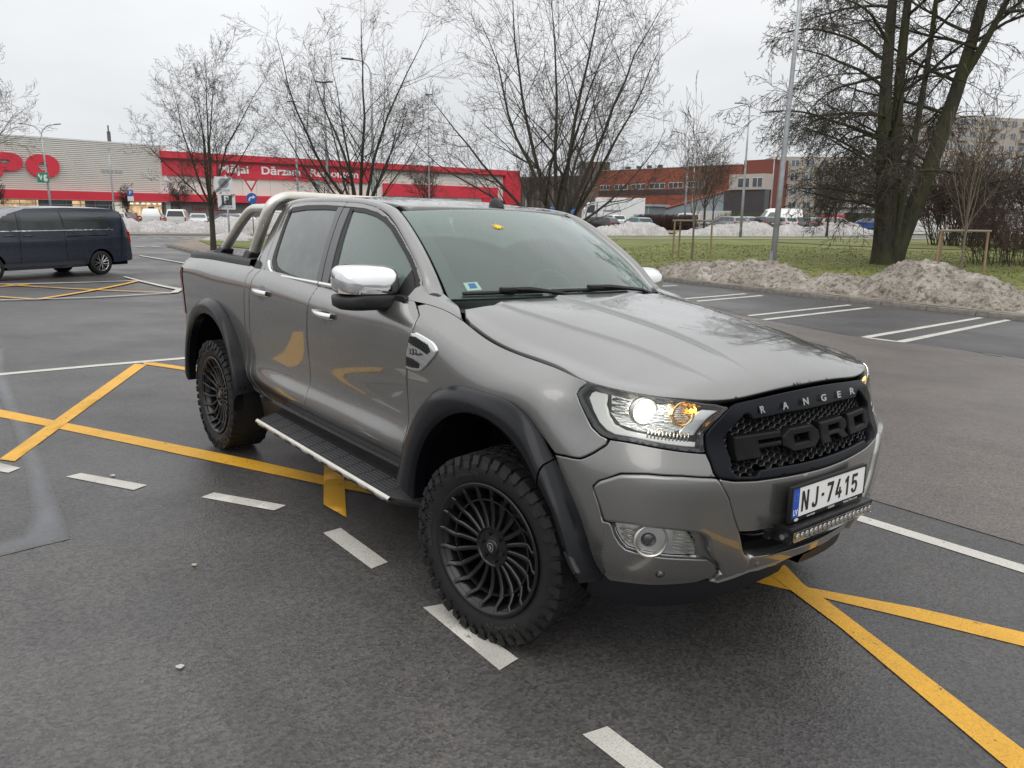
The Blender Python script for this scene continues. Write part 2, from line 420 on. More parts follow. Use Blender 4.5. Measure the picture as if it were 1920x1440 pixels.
def ROOF(x, w):
    x = np.atleast_1d(np.asarray(x, float)); wa = np.abs(np.atleast_1d(np.asarray(w, float)))
    zc = np.interp(x, np.linspace(-2.75, -1.1, 12), _rz)
    z = zc - .026 * (wa / .6)**2 - .05 * np.clip((wa - .56) / .1, 0, 1.5)**2
    return np.stack([x, np.atleast_1d(w) * 1.0, z], -1)
_rs = nspl([-2.75, -2.4, -2.0, -1.6, -1.3, -1.1])
_rz = _rs(np.linspace(-2.75, -1.1, 12)) @ np.array([1.778, 1.800, 1.810, 1.800, 1.775, 1.745])
# ================================================================ THE PICKUP
ROOT = empty('pickup_truck', label='lifted metallic grey double-cab pickup truck with black wheels and chrome mirrors in the foreground', cat='pickup truck')
def P3(p, s): return (p[0], s * p[1], p[2])       # (x, w, z) -> truck coordinates, s = -1 right side, +1 left

def pip(poly, pts):
    x, y = pts[:, 0], pts[:, 1]; c = np.zeros(len(pts), bool); j = len(poly) - 1
    for i in range(len(poly)):
        xi, yi = poly[i]; xj, yj = poly[j]
        hit = ((yi > y) != (yj > y)) & (x < (xj - xi) * (y - yi) / (yj - yi + 1e-12) + xi)
        c ^= hit; j = i
    return c
def densify(P, step):
    out = []
    for i in range(len(P)):
        a, b = np.array(P[i], float), np.array(P[(i + 1) % len(P)], float)
        n = max(1, int(math.ceil(np.linalg.norm(b - a) / step)))
        for k in range(n): out.append(a + (b - a) * k / n)
    return np.array(out)
def round_poly(P, r, n=4, only=None):
    """fillet the corners of a polygon"""
    out = []; L = len(P)
    for i in range(L):
        p0, p1, p2 = (np.array(P[(i + k) % L], float) for k in (-1, 0, 1))
        a, b = p0 - p1, p2 - p1; la, lb = np.linalg.norm(a), np.linalg.norm(b)
        rr = min(r, la * .45, lb * .45)
        if only is not None and i not in only: out.append(p1); continue
        q0, q2 = p1 + a / la * rr, p1 + b / lb * rr
        for k in range(n + 1):
            t = k / n; out.append((1 - t)**2 * q0 + 2 * t * (1 - t) * p1 + t * t * q2)
    return out
def inset(P, d):
    P = np.array(P, float); area = .5 * np.sum(P[:, 0] * np.roll(P[:, 1], -1) - np.roll(P[:, 0], -1) * P[:, 1])
    sgn = 1 if area > 0 else -1
    e0 = P - np.roll(P, 1, 0); e1 = np.roll(P, -1, 0) - P
    nrm = lambda e_: np.stack([-e_[:, 1], e_[:, 0]], 1) / (np.linalg.norm(e_, axis=1)[:, None] + 1e-12)
    n_ = nrm(e0) + nrm(e1); l = np.linalg.norm(n_, axis=1)[:, None]; n_ = n_ / (l + 1e-9) * np.minimum(2.2 / (l + 1e-9), 1.6)
    return P + sgn * n_ * d
def surf_eval(S, uv, s, eps=1e-3):
    p = S(uv[:, 0], uv[:, 1]); a = S(uv[:, 0] + eps, uv[:, 1]) - S(uv[:, 0] - eps, uv[:, 1]); b = S(uv[:, 0], uv[:, 1] + eps) - S(uv[:, 0], uv[:, 1] - eps)
    n_ = np.cross(a, b); n_ /= np.linalg.norm(n_, axis=1)[:, None] + 1e-12
    ref = p - np.stack([np.clip(p[:, 0], -3.6, -.3), 0 * p[:, 0], 0 * p[:, 0] + .75], 1)
    sg = np.sign(np.sum(n_ * ref, 1)); sg[sg == 0] = 1; n_ *= sg[:, None]
    sc_ = np.array([1, s, 1.]); return p * sc_, n_ * sc_
def panel(name, S, outline, mat_, parent=None, s=-1, holes=(), off=0., r=.0045, th=.02, step=.03, grid=.045, uv=None, bulge=None, lines=None, **k):
    """a pressed panel: the region of surface S inside the outline, with rolled edges and a returned flange"""
    loops = [densify(outline, step)] + [densify(h_, step) for h_ in holes]
    pts = []; ring = []; dist = []; loop_ids = []
    for li, L in enumerate(loops):
        sign = 1 if li == 0 else -1
        for d in (0, .35 * r, r):
            ids = list(range(len(pts), len(pts) + len(L))); q = inset(L, sign * d) if d else L
            pts += list(q); dist += [d] * len(L)
            if d == 0: loop_ids.append(ids)
            if d == 0:
                A = inset(L, sign * 1e-3) - L; ring.append(A)
    nb = len(pts); P = np.array(pts)
    lo, hi = P.min(0), P.max(0)
    gx, gy = np.meshgrid(np.arange(lo[0] + grid / 2, hi[0], grid), np.arange(lo[1] + grid / 2, hi[1], grid)); G_ = np.stack([gx.ravel(), gy.ravel()], 1)
    ok = pip(loops[0], G_)
    for L in loops[1:]: ok &= ~pip(L, G_)
    G_ = G_[ok]
    if len(G_):
        dm = np.full(len(G_), 9.)
        for c0 in range(0, len(G_), 400):
            dm[c0:c0 + 400] = np.sqrt(((G_[c0:c0 + 400, None] - P[None])**2).sum(2)).min(1)
        G_ = G_[dm > grid * .4]
    if lines is not None:
        Ln = np.array(lines, float); Ln = Ln[pip(inset(loops[0], .012), Ln)]
        kp = np.array([np.sqrt(((Ln - g_q)**2).sum(1)).min() > .011 for g_q in G_]); G_ = np.vstack([G_[kp], Ln])
    allp = np.vstack([P, G_]) if len(G_) else P
    edges = []
    for ids in loop_ids:
        edges += [(ids[i], ids[(i + 1) % len(ids)]) for i in range(len(ids))]
    vo, eo, fo, ov, oe, of_ = delaunay_2d_cdt([Vector(p) for p in allp], edges, [], 0, 1e-7)
    vo = np.array([tuple(v) for v in vo]); tri = np.array([f for f in fo if len(f) == 3])
    src = np.array([o[0] if o else -1 for o in ov])
    cen = vo[tri].mean(1); ok = pip(loops[0], cen)
    for L in loops[1:]: ok &= ~pip(L, cen)
    tri = tri[ok]
    dd = np.array([dist[i] if 0 <= i < nb else 1. for i in src])
    p3, n3 = surf_eval(S, vo, s)
    bev = np.where(dd >= r, 0, np.where(dd == 0, -r * .9, -r * .25))
    extra = bulge(vo) if bulge else 0.
    V = p3 + n3 * (off + bev + extra)[:, None] if not np.isscalar(extra) else p3 + n3 * (off + bev)[:, None]
    # orientation
    t0_, t1_, t2_ = V[tri[:, 0]], V[tri[:, 1]], V[tri[:, 2]]
    fl = np.sum(np.cross(t1_ - t0_, t2_ - t0_) * n3[tri[:, 0]], 1) < 0
    tri[fl] = tri[fl][:, ::-1]
    NN = n3.copy()
    inv = {int(si): vi for vi, si in enumerate(src) if 0 <= si < nb}
    F = [tuple(t) for t in tri]; V = list(V); NN = list(NN); base = 0
    for li, ids in enumerate(loop_ids):
        A = ring[li]; n_l = len(ids)
        outw = []
        for kx, i in enumerate(ids):
            vi = inv.get(i)
            if vi is None: outw.append(np.zeros(3)); continue
            q = S(np.array([allp[i][0] - A[kx][0]]), np.array([allp[i][1] - A[kx][1]]))[0] * np.array([1, s, 1.]) - p3[vi]
            q = q - n3[vi] * (q @ n3[vi]); q /= np.linalg.norm(q) + 1e-9; outw.append(q)
            NN[vi] = .35 * n3[vi] + .94 * q
            j = inv.get(i + n_l)
            if j is not None: NN[j] = .85 * n3[j] + .5 * q
        bi = []
        for kx, i in enumerate(ids):
            vi = inv.get(i)
            if vi is None: bi.append(None); continue
            V.append(V[vi] - n3[vi] * th); NN.append(outw[kx]); bi.append(len(V) - 1)
        for kx in range(n_l):
            a, b = inv.get(ids[kx]), inv.get(ids[(kx + 1) % n_l]); c, d = bi[kx], bi[(kx + 1) % n_l]
            if None in (a, b, c, d): continue
            nrm = np.cross(V[b] - V[a], V[c] - V[a])
            F.append((a, b, d, c) if nrm @ outw[kx] > 0 else (b, a, c, d))
    me = new_mesh(name, V, F, mat_, True, NN)
    if uv is not None:
        uvl = me.uv_layers.new(name='UVMap'); li_ = np.zeros(len(me.loops), int); me.loops.foreach_get('vertex_index', li_)
        UV = np.zeros((len(V), 2)); UV[:len(vo)] = uv(vo); uvl.data.foreach_set('uv', UV[li_].astype(np.float32).ravel())
    return ob(name, me, parent if parent is not None else ROOT, **k)
def strip(name, curves, mat_, parent=None, flip=False, smooth=True, thick=0, **k):
    V, F = loft(curves)
    me = new_mesh(name, V, F, mat_, smooth)
    bm = bmesh.new(); bm.from_mesh(me); bmesh.ops.recalc_face_normals(bm, faces=bm.faces)
    if flip: bmesh.ops.reverse_faces(bm, faces=bm.faces)
    bm.to_mesh(me); bm.free()
    return ob(name, me, parent if parent is not None else ROOT, **k)
def low3(t, v, s, off=0):
    uv = np.stack([np.atleast_1d(t), np.atleast_1d(v)], 1).astype(float); p, n_ = surf_eval(LOW, uv, s); return p + n_ * np.reshape(off, (-1, 1))
def gh3(x, z, s, off=0):
    uv = np.stack([np.atleast_1d(x), np.atleast_1d(z)], 1).astype(float); p, n_ = surf_eval(GH, uv, s); return p + n_ * np.reshape(off, (-1, 1))
mir = lambda L: [(3.0 - t, v) for t, v in L][::-1]

BGAP = [(-1.768, -.055), (-1.762, .08), (-1.766, .2), (-1.757, .3), (-1.750, .43), (-1.722, .55), (-1.697, .66), (-1.690, .75), (-1.688, .835)]
FGAP = [(-.735, .838), (-.700, .815), (-.632, .764), (-.618, .70), (-.622, .65), (-.645, .57), (-.668, .48), (-.684, .40), (-.692, .3), (-.696, .2), (-.701, .1), (-.708, -.02), (-.715, -.055)]
RGAP = [(-2.43, -.055), (-2.50, -.045), (-2.575, .0), (-2.618, .08), (-2.630, .17), (-2.622, .25), (-2.610, .35), (-2.604, .43), (-2.585, .51), (-2.560, .62), (-2.540, .72), (-2.525, .78), (-2.49, .835)]
CGAP = [(-2.60, -.05), (-2.70, .0), (-2.710, .15), (-2.702, .25), (-2.693, .35), (-2.685, .42), (-2.662, .54), (-2.645, .65), (-2.640, .77), (-2.600, .835)]
g_ = .0035
def sh(L, d): return [(t + d, v) for t, v in L]
ARCH_F = [(-.69, -.055), (-.655, .08), (-.628, .175), (-.585, .255), (-.525, .33), (-.44, .40), (-.345, .45), (-.25, .487), (-.149, .512), (-.05, .522), (.05, .517), (.16, .488), (.26, .447), (.34, .405), (.395, .365), (.446, .31), (.49, .235), (.542, .125), (.58, .02), (.598, -.055)]
ARCH_R = [(-3.82, -.055), (-3.80, .08), (-3.775, .20), (-3.735, .30), (-3.67, .385), (-3.58, .45), (-3.48, .493), (-3.38, .517), (-3.27, .528), (-3.17, .522), (-3.06, .495), (-2.96, .447), (-2.885, .38), (-2.825, .31), (-2.775, .23), (-2.735, .14), (-2.712, .04), (-2.70, -.055)]
HLP = [(.388, .755), (.397, .79), (.424, .832), (.476, .843), (.602, .843), (.709, .843), (.879, .843), (.985, .838), (1.035, .806), (1.038, .792), (.987, .714), (.952, .665), (.941, .643), (.947, .609), (.953, .580), (.929, .578), (.796, .585), (.647, .590), (.560, .593), (.522, .604), (.487, .63), (.453, .667), (.414, .715)]
GRO = [(1.5, .838), (1.345, .838), (1.20, .838), (1.122, .838), (1.075, .832), (1.050, .808), (1.043, .792), (.993, .714), (.959, .668), (.949, .645), (.953, .612), (.962, .577), (.977, .539), (.987, .50), (1.003, .480), (1.073, .468), (1.166, .463), (1.237, .464), (1.435, .466), (1.5, .466)]
GRI = [(1.5, .722), (1.326, .722), (1.222, .712), (1.158, .705), (1.140, .735), (1.118, .740), (1.095, .712), (1.045, .655), (1.032, .632), (1.040, .602), (1.060, .555), (1.058, .505), (1.080, .482), (1.162, .476), (1.180, .500), (1.24, .503), (1.442, .505), (1.5, .505)]
for s in (-1, 1):
    # ---- doors, fender, bed side, cab corner
    def dish(tc, vc):
        return lambda uv_: -.020 * _ss(1., .55, np.sqrt(((uv_[:, 0] - tc) / .052)**2 + ((uv_[:, 1] - vc) / .066)**2))
    panel('front_door', LOW, sh(BGAP, g_) + sh(FGAP, -g_), PAINT, s=s, grid=.020, bulge=dish(-1.487, .640))
    panel('rear_door', LOW, [(t + g_, v) for t, v in RGAP] + [(t - g_, v) for t, v in BGAP[::-1]], PAINT, s=s, grid=.020, bulge=dish(-2.352, .655))
    fe = [(t + g_, v) for t, v in FGAP[::-1]][:-1] + [(-.66, .838)] + [(-.50, .838), (-.2, .838), (.1, .838), (.3, .838), (.40, .838), (.418, .829), (.392, .79), (.384, .755), (.41, .715), (.449, .667), (.483, .626), (.520, .600), (.548, .590), (.545, .57), (.503, .532), (.452, .489), (.396, .461), (.349, .426)]
    fe += [(t, v) for t, v in ARCH_F[::-1] if t < .33]
    panel('front_fender', LOW, fe, PAINT, s=s)
    panel('cab_corner', LOW, [(t + .004, v) for t, v in CGAP] + [(t - g_, v) for t, v in RGAP[::-1]], PAINT, s=s)
    bs = [(t - .004, v) for t, v in CGAP] + [(-2.72, .86), (-3.2, .86), (-3.8, .86), (-4.03, .845), (-4.06, .80), (-4.075, .72), (-4.02, .715), (-4.0, .70), (-4.005, .55), (-4.02, .36), (-4.03, .345), (-4.085, .34), (-4.08, .2), (-4.05, .05), (-3.97, -.05)] + [(t, v) for t, v in ARCH_R]
    panel('bed_side', LOW, bs, PAINT, s=s)
    # bed rail cap
    tt = np.linspace(-4.03, -2.70, 24)
    rail = [low3(tt, tt * 0 + .845, s, .004), low3(tt, tt * 0 + .872, s, .010), low3(tt, tt * 0 + .90, s, .014)]
    e_ = rail[-1].copy(); e_[:, 1] -= s * .03; e_[:, 2] = np.maximum(e_[:, 2], 1.35) + .002; rail.append(e_)
    e2 = e_.copy(); e2[:, 1] = s * .80; e2[:, 2] += .004; rail.append(e2); e3 = e2.copy(); e3[:, 1] = s * .775; e3[:, 2] -= .004; rail.append(e3); e4 = e3.copy(); e4[:, 2] -= .12; rail.append(e4)
    strip('bed_rail_cap', rail, BLACKP)
    # tail end corner
    P0 = low3(np.full(14, -4.05), np.linspace(.0, .84, 14), s, -.004)
    c1 = P0.copy(); c1[:, 0] -= .035; c1[:, 1] -= s * .02
    c2 = P0.copy(); c2[:, 0] -= .062; c2[:, 1] -= s * .06
    c3 = P0.copy(); c3[:, 0] = P0[:, 0] - .075; c3[:, 1] = s * .70
    strip('bed_corner', [P0, c1, c2, c3], PAINT)
    # tail lamp
    zz = np.linspace(.36, .715, 10)
    A0 = low3(np.full(10, -4.0) - .02 * (1 - (zz - .36) / .36), zz, s, .005); A1 = A0.copy(); A1[:, 0] -= .05; A1[:, 1] -= s * .004
    A2 = A0.copy(); A2[:, 0] -= .088; A2[:, 1] -= s * .04; A3 = A0.copy(); A3[:, 0] -= .10; A3[:, 1] = s * .76
    strip('tail_lamp', [A0, A1, A2, A3], RED)
    # ---- front bumper
    up = [(.349, .420)] + [(.399, .455), (.455, .484), (.507, .527), (.550, .566), (.560, .588), (.647, .586), (.796, .581), (.929, .574), (.957, .574), (.972, .539), (.982, .50), (.992, .484), (.852, .490), (.716, .482), (.606, .466), (.531, .426), (.512, .40), (.545, .335), (.566, .274), (.590, .272), (.597, .262),
          (.612, .228), (.636, .200), (.664, .182), (.71, .176), (.795, .171), (.92, .163), (.985, .155), (1.014, .152), (1.045, .127), (1.070, .075), (1.062, .02), (1.0, -.01), (.85, -.02), (.72, -.03), (.63, -.045)] + [(t, v) for t, v in ARCH_F[::-1] if t > .345 and v > -.05]
    panel('bumper_corner', LOW, up, PAINT, s=s)
    wing = [(.519, .398), (.536, .424), (.609, .461), (.716, .477), (.852, .485), (.992, .479), (1.016, .445), (1.050, .394), (1.081, .315), (1.110, .252), (1.140, .183), (1.164, .150), (1.185, .137), (1.19, .05), (1.10, .045), (1.082, .075), (1.055, .135), (1.02, .165), (1.0, .20), (.984, .245), (.95, .266), (.901, .276), (.814, .283), (.677, .283), (.595, .279), (.573, .282), (.552, .336)]
    panel('bumper_wing', LOW, round_poly(wing, .012, 3), PAINT, s=s, off=.017, r=.012, th=.05)
    # fog lamp: recess, bowl, projector, clear lens
    fog = [(.600, .272), (.657, .277), (.722, .277), (.82, .277), (.895, .270), (.918, .258), (.934, .236), (.957, .199), (.974, .164), (.92, .168), (.795, .176), (.71, .181), (.668, .187), (.642, .205), (.618, .232)]
    fl = panel('fog_lamp', LOW, fog, mat('lamp_reflector', (.80, .80, .79), .30, .75), s=s, off=-.022, r=.003, th=.02)
    fc = low3([.765], [.228], s)[0]; fn = np.array([.86, s * .5, 0]); fn /= np.linalg.norm(fn)
    def ringat(c, n_, prof, nseg=32):
        a = np.cross(n_, [0, 0, 1]); a /= np.linalg.norm(a); b = np.cross(a, n_); V = []; F = []
        for i in range(nseg):
            t = 2 * math.pi * i / nseg
            for r_, d in prof: V.append(c + (a * math.cos(t) + b * math.sin(t)) * r_ + n_ * d)
        m_ = len(prof)
        for i in range(nseg):
            for k in range(m_ - 1): F.append((i * m_ + k, i * m_ + k + 1, ((i + 1) % nseg) * m_ + k + 1, ((i + 1) % nseg) * m_ + k))
        return V, F
    V, F = ringat(fc + fn * -.01, fn, [(.060, -.012), (.062, .004), (.056, .006), (.052, -.02), (.030, -.05)]); ob('bezel', new_mesh('bezel', V, F, STEEL, True), fl)
    V, F = ringat(fc, fn, [(.030, -.055), (.030, -.030), (.027, -.022), (.018, -.016), (.0, -.014)]); ob('projector', new_mesh('projector', V, F, mat('dark_projector_glass', (.05, .05, .055), .05, 0, 1., 1.), True), fl)
    mb = MB()
    for q in range(7):
        v0 = .190 + q * .012; a = low3(np.array([.855, .955 - q * .004]), np.array([v0 + .004, v0 - .018 + q * .004]), s, -.014)
        mb.tube([a[0], a[1]], .0022, 5)
    for q in range(3):
        a = low3(np.array([.628 + .01 * (2 - q), .700]), np.array([.215 + q * .02, .212 + q * .02]), s, -.012); mb.tube([a[0], a[1]], .004, 5)
    mb.build('reflector_rib', STEEL, fl, smooth=True)
    panel('lens', LOW, fog, LENS, s=s, parent=fl, off=-.004, r=.002, th=.012)
    panel('bumper_recess', LOW, [(.890, .268), (.955, .262), (.988, .240), (1.005, .20), (1.030, .160), (1.070, .120), (1.095, .065), (1.060, .060), (1.035, .115), (1.0, .14), (.965, .150), (.962, .19), (.945, .235), (.92, .262)], PAINT, s=s, off=-.020, r=.002, th=.01, grid=.02)
    # parking sensors
    for tq, vq, oq in ((.83, .085, 0), (1.235, .085, .0)):
        c_, n_ = surf_eval(LOW, np.array([[tq, vq]]), s)
        V, F = ringat(c_[0], n_[0], [(.0165, -.002), (.0160, .0025), (.0135, .0030), (.0125, .0010)], 20)
        V2, F2 = ringat(c_[0], n_[0], [(.0120, .0020), (.0115, .0040), (0, .0045)], 20)
        so_ = ob('parking_sensor', new_mesh('parking_sensor', V, F, BLACKG, True), ROOT); ob('face', new_mesh('face', V2, F2, PAINT, True), so_)
    # air dam under the bumper
    tt = np.concatenate([np.linspace(.55, 1.44, 24)])
    a0 = low3(tt, tt * 0 - .02, s, -.01); a1 = low3(tt, tt * 0 - .05, s, -.02); a2 = a1.copy(); a2[:, 2] -= np.clip((1.3 - np.abs(tt - .85) * 1.4), .15, 1) * .095; a2[:, 0] -= .02; a3 = a2.copy(); a3[:, 0] -= .25; a3[:, 1] *= .9
    strip('air_dam', [a0, a1, a2, a3], mat('air_dam_plastic', (.012, .013, .018), .55))
    # ---- headlight
    hl = panel('headlight', LOW, HLP, BLACKG, s=s, off=-.045, r=.002, th=.03)
    panel('housing_rim', LOW, HLP, BLACKG, s=s, parent=hl, holes=[inset(densify(HLP, .02), .014)], off=-.002, r=.002, th=.045)
    inn = [(.430, .755), (.437, .785), (.462, .806), (.494, .812), (.500, .790), (.498, .740), (.520, .69), (.55, .655), (.60, .637), (.72, .628), (.85, .622), (.925, .617), (.925, .600), (.80, .605), (.65, .612), (.565, .615), (.530, .628), (.495, .655), (.46, .70)]
    panel('light_guide', LOW, inn, mat('daytime_light_guide', (.80, .80, .77), .3, emit=(1, .98, .92), es=.10), s=s, parent=hl, off=-.022, r=.004, th=.015)
    chv = [(1.018, .800), (.975, .800), (.93, .800), (.86, .68), (.84, .64), (.915, .64), (.925, .66), (.97, .73)]
    panel('chrome_fin', LOW, chv, mat('satin_chrome', (.75, .75, .74), .2, 1.), s=s, parent=hl, off=-.026, r=.003, th=.02)
    refl = mat('lamp_bowl', (.78, .77, .72), .13, 1., build=lambda n, b: n.links.new(bumpn(n, noise(n, 45, 1, .5, stretch=(1, 1, 3)), .6, .004), b.inputs['Normal']))
    panel('reflector_bowl', LOW, [(.51, .80), (.60, .825), (.75, .822), (.92, .815), (.905, .74), (.865, .665), (.80, .638), (.65, .640), (.57, .655), (.52, .70)], refl, s=s, parent=hl, off=-.038, r=.004, th=.01)
    for (tq, vq, rr, mt, em) in ((.655, .735, .041, STEEL, LEDW), (.835, .745, .036, mat('amber_tinted_ring', (.85, .62, .30), .18, .9), None)):
        c_, n_ = surf_eval(LOW, np.array([[tq, vq]]), s); nn = np.array([.93, s * .36, .0]); nn /= np.linalg.norm(nn); c_ = c_[0] - n_[0] * .022
        V, F = ringat(c_, nn, [(rr + .010, -.02), (rr + .009, .004), (rr + .003, .005), (rr, -.004)]); ob('projector_ring', new_mesh('projector_ring', V, F, mt, True), hl)
        if em:
            V, F = ringat(c_, nn, [(rr, -.004), (rr * .85, .005), (rr * .5, .012), (0, .015)], 24); ob('projector_lens', new_mesh('projector_lens', V, F, em, True), hl)
        else:
            V, F = ringat(c_, nn, [(rr, -.004), (rr * .7, -.016), (rr * .35, -.026), (0, -.028)], 24); ob('indicator_bowl', new_mesh('indicator_bowl', V, F, mat('amber_bowl', (.90, .66, .36), .13, 1.), True), hl)
    c_, n_ = surf_eval(LOW, np.array([[.885, .785]]), s); ob('indicator_bulb', MB().sphere(c_[0] - n_[0] * .026, .013, 12, 8).build('b', BULBA, hl, True).data, hl)
    bpy.data.objects.remove(bpy.data.objects['b'])
    mb = MB()
    for q in range(3):
        a = low3(np.array([.525, .60]), np.array([.775 - q * .032, .772 - q * .032]), s, -.020); mb.tube([a[0], a[1]], .0065, 6)
    mb.build('trim_bar', mat('satin_chrome'), hl, smooth=True)
    mb = MB()
    for q in range(12):
        a = low3(np.array([.70 + q * .017, .70 + q * .017]), np.array([.618, .652]), s, -.022); mb.tube([a[0], a[1]], .003, 5)
    for q in range(9):
        a = low3(np.array([.76, .90 - q * .006]), np.array([.812 - q * .015, .812 - q * .015]), s, -.030); mb.tube([a[0], a[1]], .0025, 5)
    mb.build('reflector_rib', refl, hl, smooth=True)
    panel('lens', LOW, HLP, LENS, s=s, parent=hl, off=.0, r=.003, th=.01)
    # ---- wheel arch flares
    def flare(outer, cx, cz, rin, a0, a1, nm, wlip=.988):
        o = resample(crom(outer, 5), 60); pts = low3(o[:, 0], o[:, 1], s, .001); pin = low3(o[:, 0], o[:, 1], s, .020)
        ang = np.linspace(a0, a1, 60); I = np.stack([cx + rin * np.cos(ang), np.full(60, s * wlip), cz + rin * np.sin(ang)], 1)
        C_ = []
        def wl(Q, w):
            Q = Q.copy(); Q[:, 1] = s * w; return Q
        C_.append(pts); C_.append(pin)
        for kx, w in ((.14, .975), (.3, .990), (.55, .998), (.8, .998)):
            Q = pts * (1 - kx) + I * kx; wq = np.maximum(np.abs(pts[:, 1]) + .02, w) if kx < .2 else np.full(60, w)
            Q[:, 1] = s * wq; C_.append(Q)
        C_.append(wl(I, .994)); Q = I.copy(); Q[:, 1] = s * .978; C_.append(Q)
        Q = I.copy(); Q[:, 1] = s * .93; C_.append(Q)
        return C_
    up_f = [p for p in ARCH_F if p[0] < .345]
    c = flare([(-.695, -.05)] + [(t - .004 * 0, v + .008) for t, v in up_f[1:]] + [(.352, .408)], -.035, .485, .462, R(183), R(38), 'f')
    ff = strip('wheel_arch_flare', c, FLARE)
    lo_f = [(.356, .406), (.40, .372), (.452, .317), (.497, .24), (.550, .128), (.588, .03), (.605, -.02)]
    o = resample(crom(lo_f, 5), 30); pts = low3(o[:, 0], o[:, 1], s, .001); pin = low3(o[:, 0], o[:, 1], s, .018)
    I = resample([(.335, .765), (.40, .70), (.445, .625), (.480, .565), (.507, .530), (.535, .505)], 30); I = np.stack([I[:, 0], np.full(30, s * .985), I[:, 1]], 1)
    C_ = [pts, pin]
    for kx, w in ((.15, .972), (.35, .988), (.6, .994), (.85, .994)):
        Q = pts * (1 - kx) + I * kx; Q[:, 1] = s * np.minimum(w, np.maximum(np.abs(pts[:, 1]) + .035, np.linspace(w, w - .03, 30))); C_.append(Q)
    C_.append(I); Q = I.copy(); Q[:, 1] = s * .945; C_.append(Q)
    strip('wheel_arch_flare', C_, FLARE)
    c = flare([(t, v + .006) for t, v in ARCH_R], -3.215, .485, .492, R(188), R(-12), 'r'); strip('wheel_arch_flare', c, FLARE)
    # arch liners
    for cx, rr in ((-.02, .50), (-3.22, .52)):
        ang = np.linspace(R(8), R(172), 30)
        A = [np.stack([cx + rr * np.cos(ang), np.full(30, s * w), .46 + rr * np.sin(ang)], 1) for w in (.93, .5)]
        strip('arch_liner', A, VOID)
    # ---- sill and running board
    tt = np.linspace(-2.62, -.66, 20)
    c0 = low3(tt, tt * 0 - .06, s, -.004); c0b = c0.copy(); c0b[:, 2] -= .018; c0b[:, 1] += s * .004
    strip('sill_trim', [c0, c0b], BLACKG)
    c1 = c0b.copy(); c1[:, 2] -= .03; c1[:, 1] -= s * .01; c2 = c1.copy(); c2[:, 2] -= .12; c2[:, 1] -= s * .02; c3 = c2.copy(); c3[:, 1] = s * .5
    strip('rocker_panel', [c0b, c1, c2, c3], BLACKP)
    rb = ob('running_board', None, ROOT)
    sec = [(.80, .445), (.870, .446), (.905, .437), (.985, .412), (.998, .404), (1.0, .392), (.985, .372), (.90, .352), (.80, .36)]
    xs = [-2.37, -2.34, -2.30, -1.9, -1.5, -1.1, -.75, -.66, -.60, -.575]; V = []; F = []
    for i, x in enumerate(xs):
        k_ = 1 if 0 < i < len(xs) - 1 else .85; dy = -.10 * _ss(-.75, -.57, x) - .05 * _ss(-2.31, -2.37, x)
        for w, z in sec: V.append((x, s * (w + (dy if w > .86 else 0)), .40 + (z - .40) * k_ + .010 * (x + 1.5) * -.8))
    n_ = len(sec)
    for i in range(len(xs) - 1):
        for j in range(n_): F.append((i * n_ + j, i * n_ + (j + 1) % n_, (i + 1) * n_ + (j + 1) % n_, (i + 1) * n_ + j))
    F += [tuple(range(n_)), tuple(range((len(xs) - 1) * n_, len(xs) * n_))]
    bd = MB().add(V, F).build('board', BLACKP, rb, auto=35)
    ribm = MB()
    for q in range(6):
        w = .886 + q * .0165; zq = .4435 - (w - .87) * .29
        segs = np.linspace(-2.30, -.72 - q * .008, 12)
        for i in range(len(segs) - 1):
            z0, z1 = (zq + .008 * (x + 1.5) * -1. for x in (segs[i], segs[i + 1]))
            ribm.hexa([(segs[i] + .006, s * w, z0 - .006), (segs[i + 1] - .006, s * w, z1 - .006), (segs[i + 1] - .006, s * (w + .0085), z1 - .008), (segs[i] + .006, s * (w + .0085), z0 - .008),
                       (segs[i] + .008, s * (w + .001), z0 + .006), (segs[i + 1] - .008, s * (w + .001), z1 + .006), (segs[i + 1] - .008, s * (w + .0075), z1 + .004), (segs[i] + .008, s * (w + .0075), z0 + .004)])
    ribm.build('grip_rib', mat('worn_step_rubber', (.035, .036, .038), .38), rb)
    xs2 = np.linspace(-2.33, -.70, 60); wav = .004 * np.sign(np.sin((xs2 + 2.3) * 2 * math.pi / .165))
    zb = .40 + .008 * (xs2 + 1.5) * -1.
    A = [np.stack([xs2, np.full(60, s * .990), zb + .014], 1), np.stack([xs2, np.full(60, s * 1.001), zb + .006], 1), np.stack([xs2, np.full(60, s * 1.004), zb - .008 - wav], 1), np.stack([xs2, np.full(60, s * .99), zb - .014 - wav], 1)]
    strip('edge_trim', A, STEEL, rb)
# ---- hood
_he2 = LOW(np.r_[np.linspace(-.36, .40, 20), np.linspace(.44, 1.5, 30)], np.full(50, .84))
_he2[30:, 0] -= .001
hr = [(-.50, .733), (-.47, .750), (-.42, .782)] + [(p[0] - (.007 if i_ > 21 else 0), max(0, p[1] - .0045)) for i_, p in enumerate(_he2)]
hr[-1] = (hr[-1][0], 0)
rear = [(-.46, -.60), (-.43, -.40), (-.405, -.2), (-.395, 0), (-.405, .2), (-.43, .40), (-.46, .60)]
hood_o = [(x, w) for x, w in hr] + [(x, -w) for x, w in hr[-2::-1]] + rear
panel("hood", HOOD, hood_o, PAINT, s=-1, grid=.022, step=.02, th=.03, r=.0035, lines=[(x_, sg_ * (wq + np.interp(x_, [-.3, .65], [.575, .45]) * q_)) for x_ in np.arange(-.42, .66, .016) for sg_ in (-1, 1) for q_, wl_ in ((0, (.258, .262, .2665, .271, .276, .281)), (1, (-.004, 0, .005, .0105, .016, .021))) for wq in wl_])
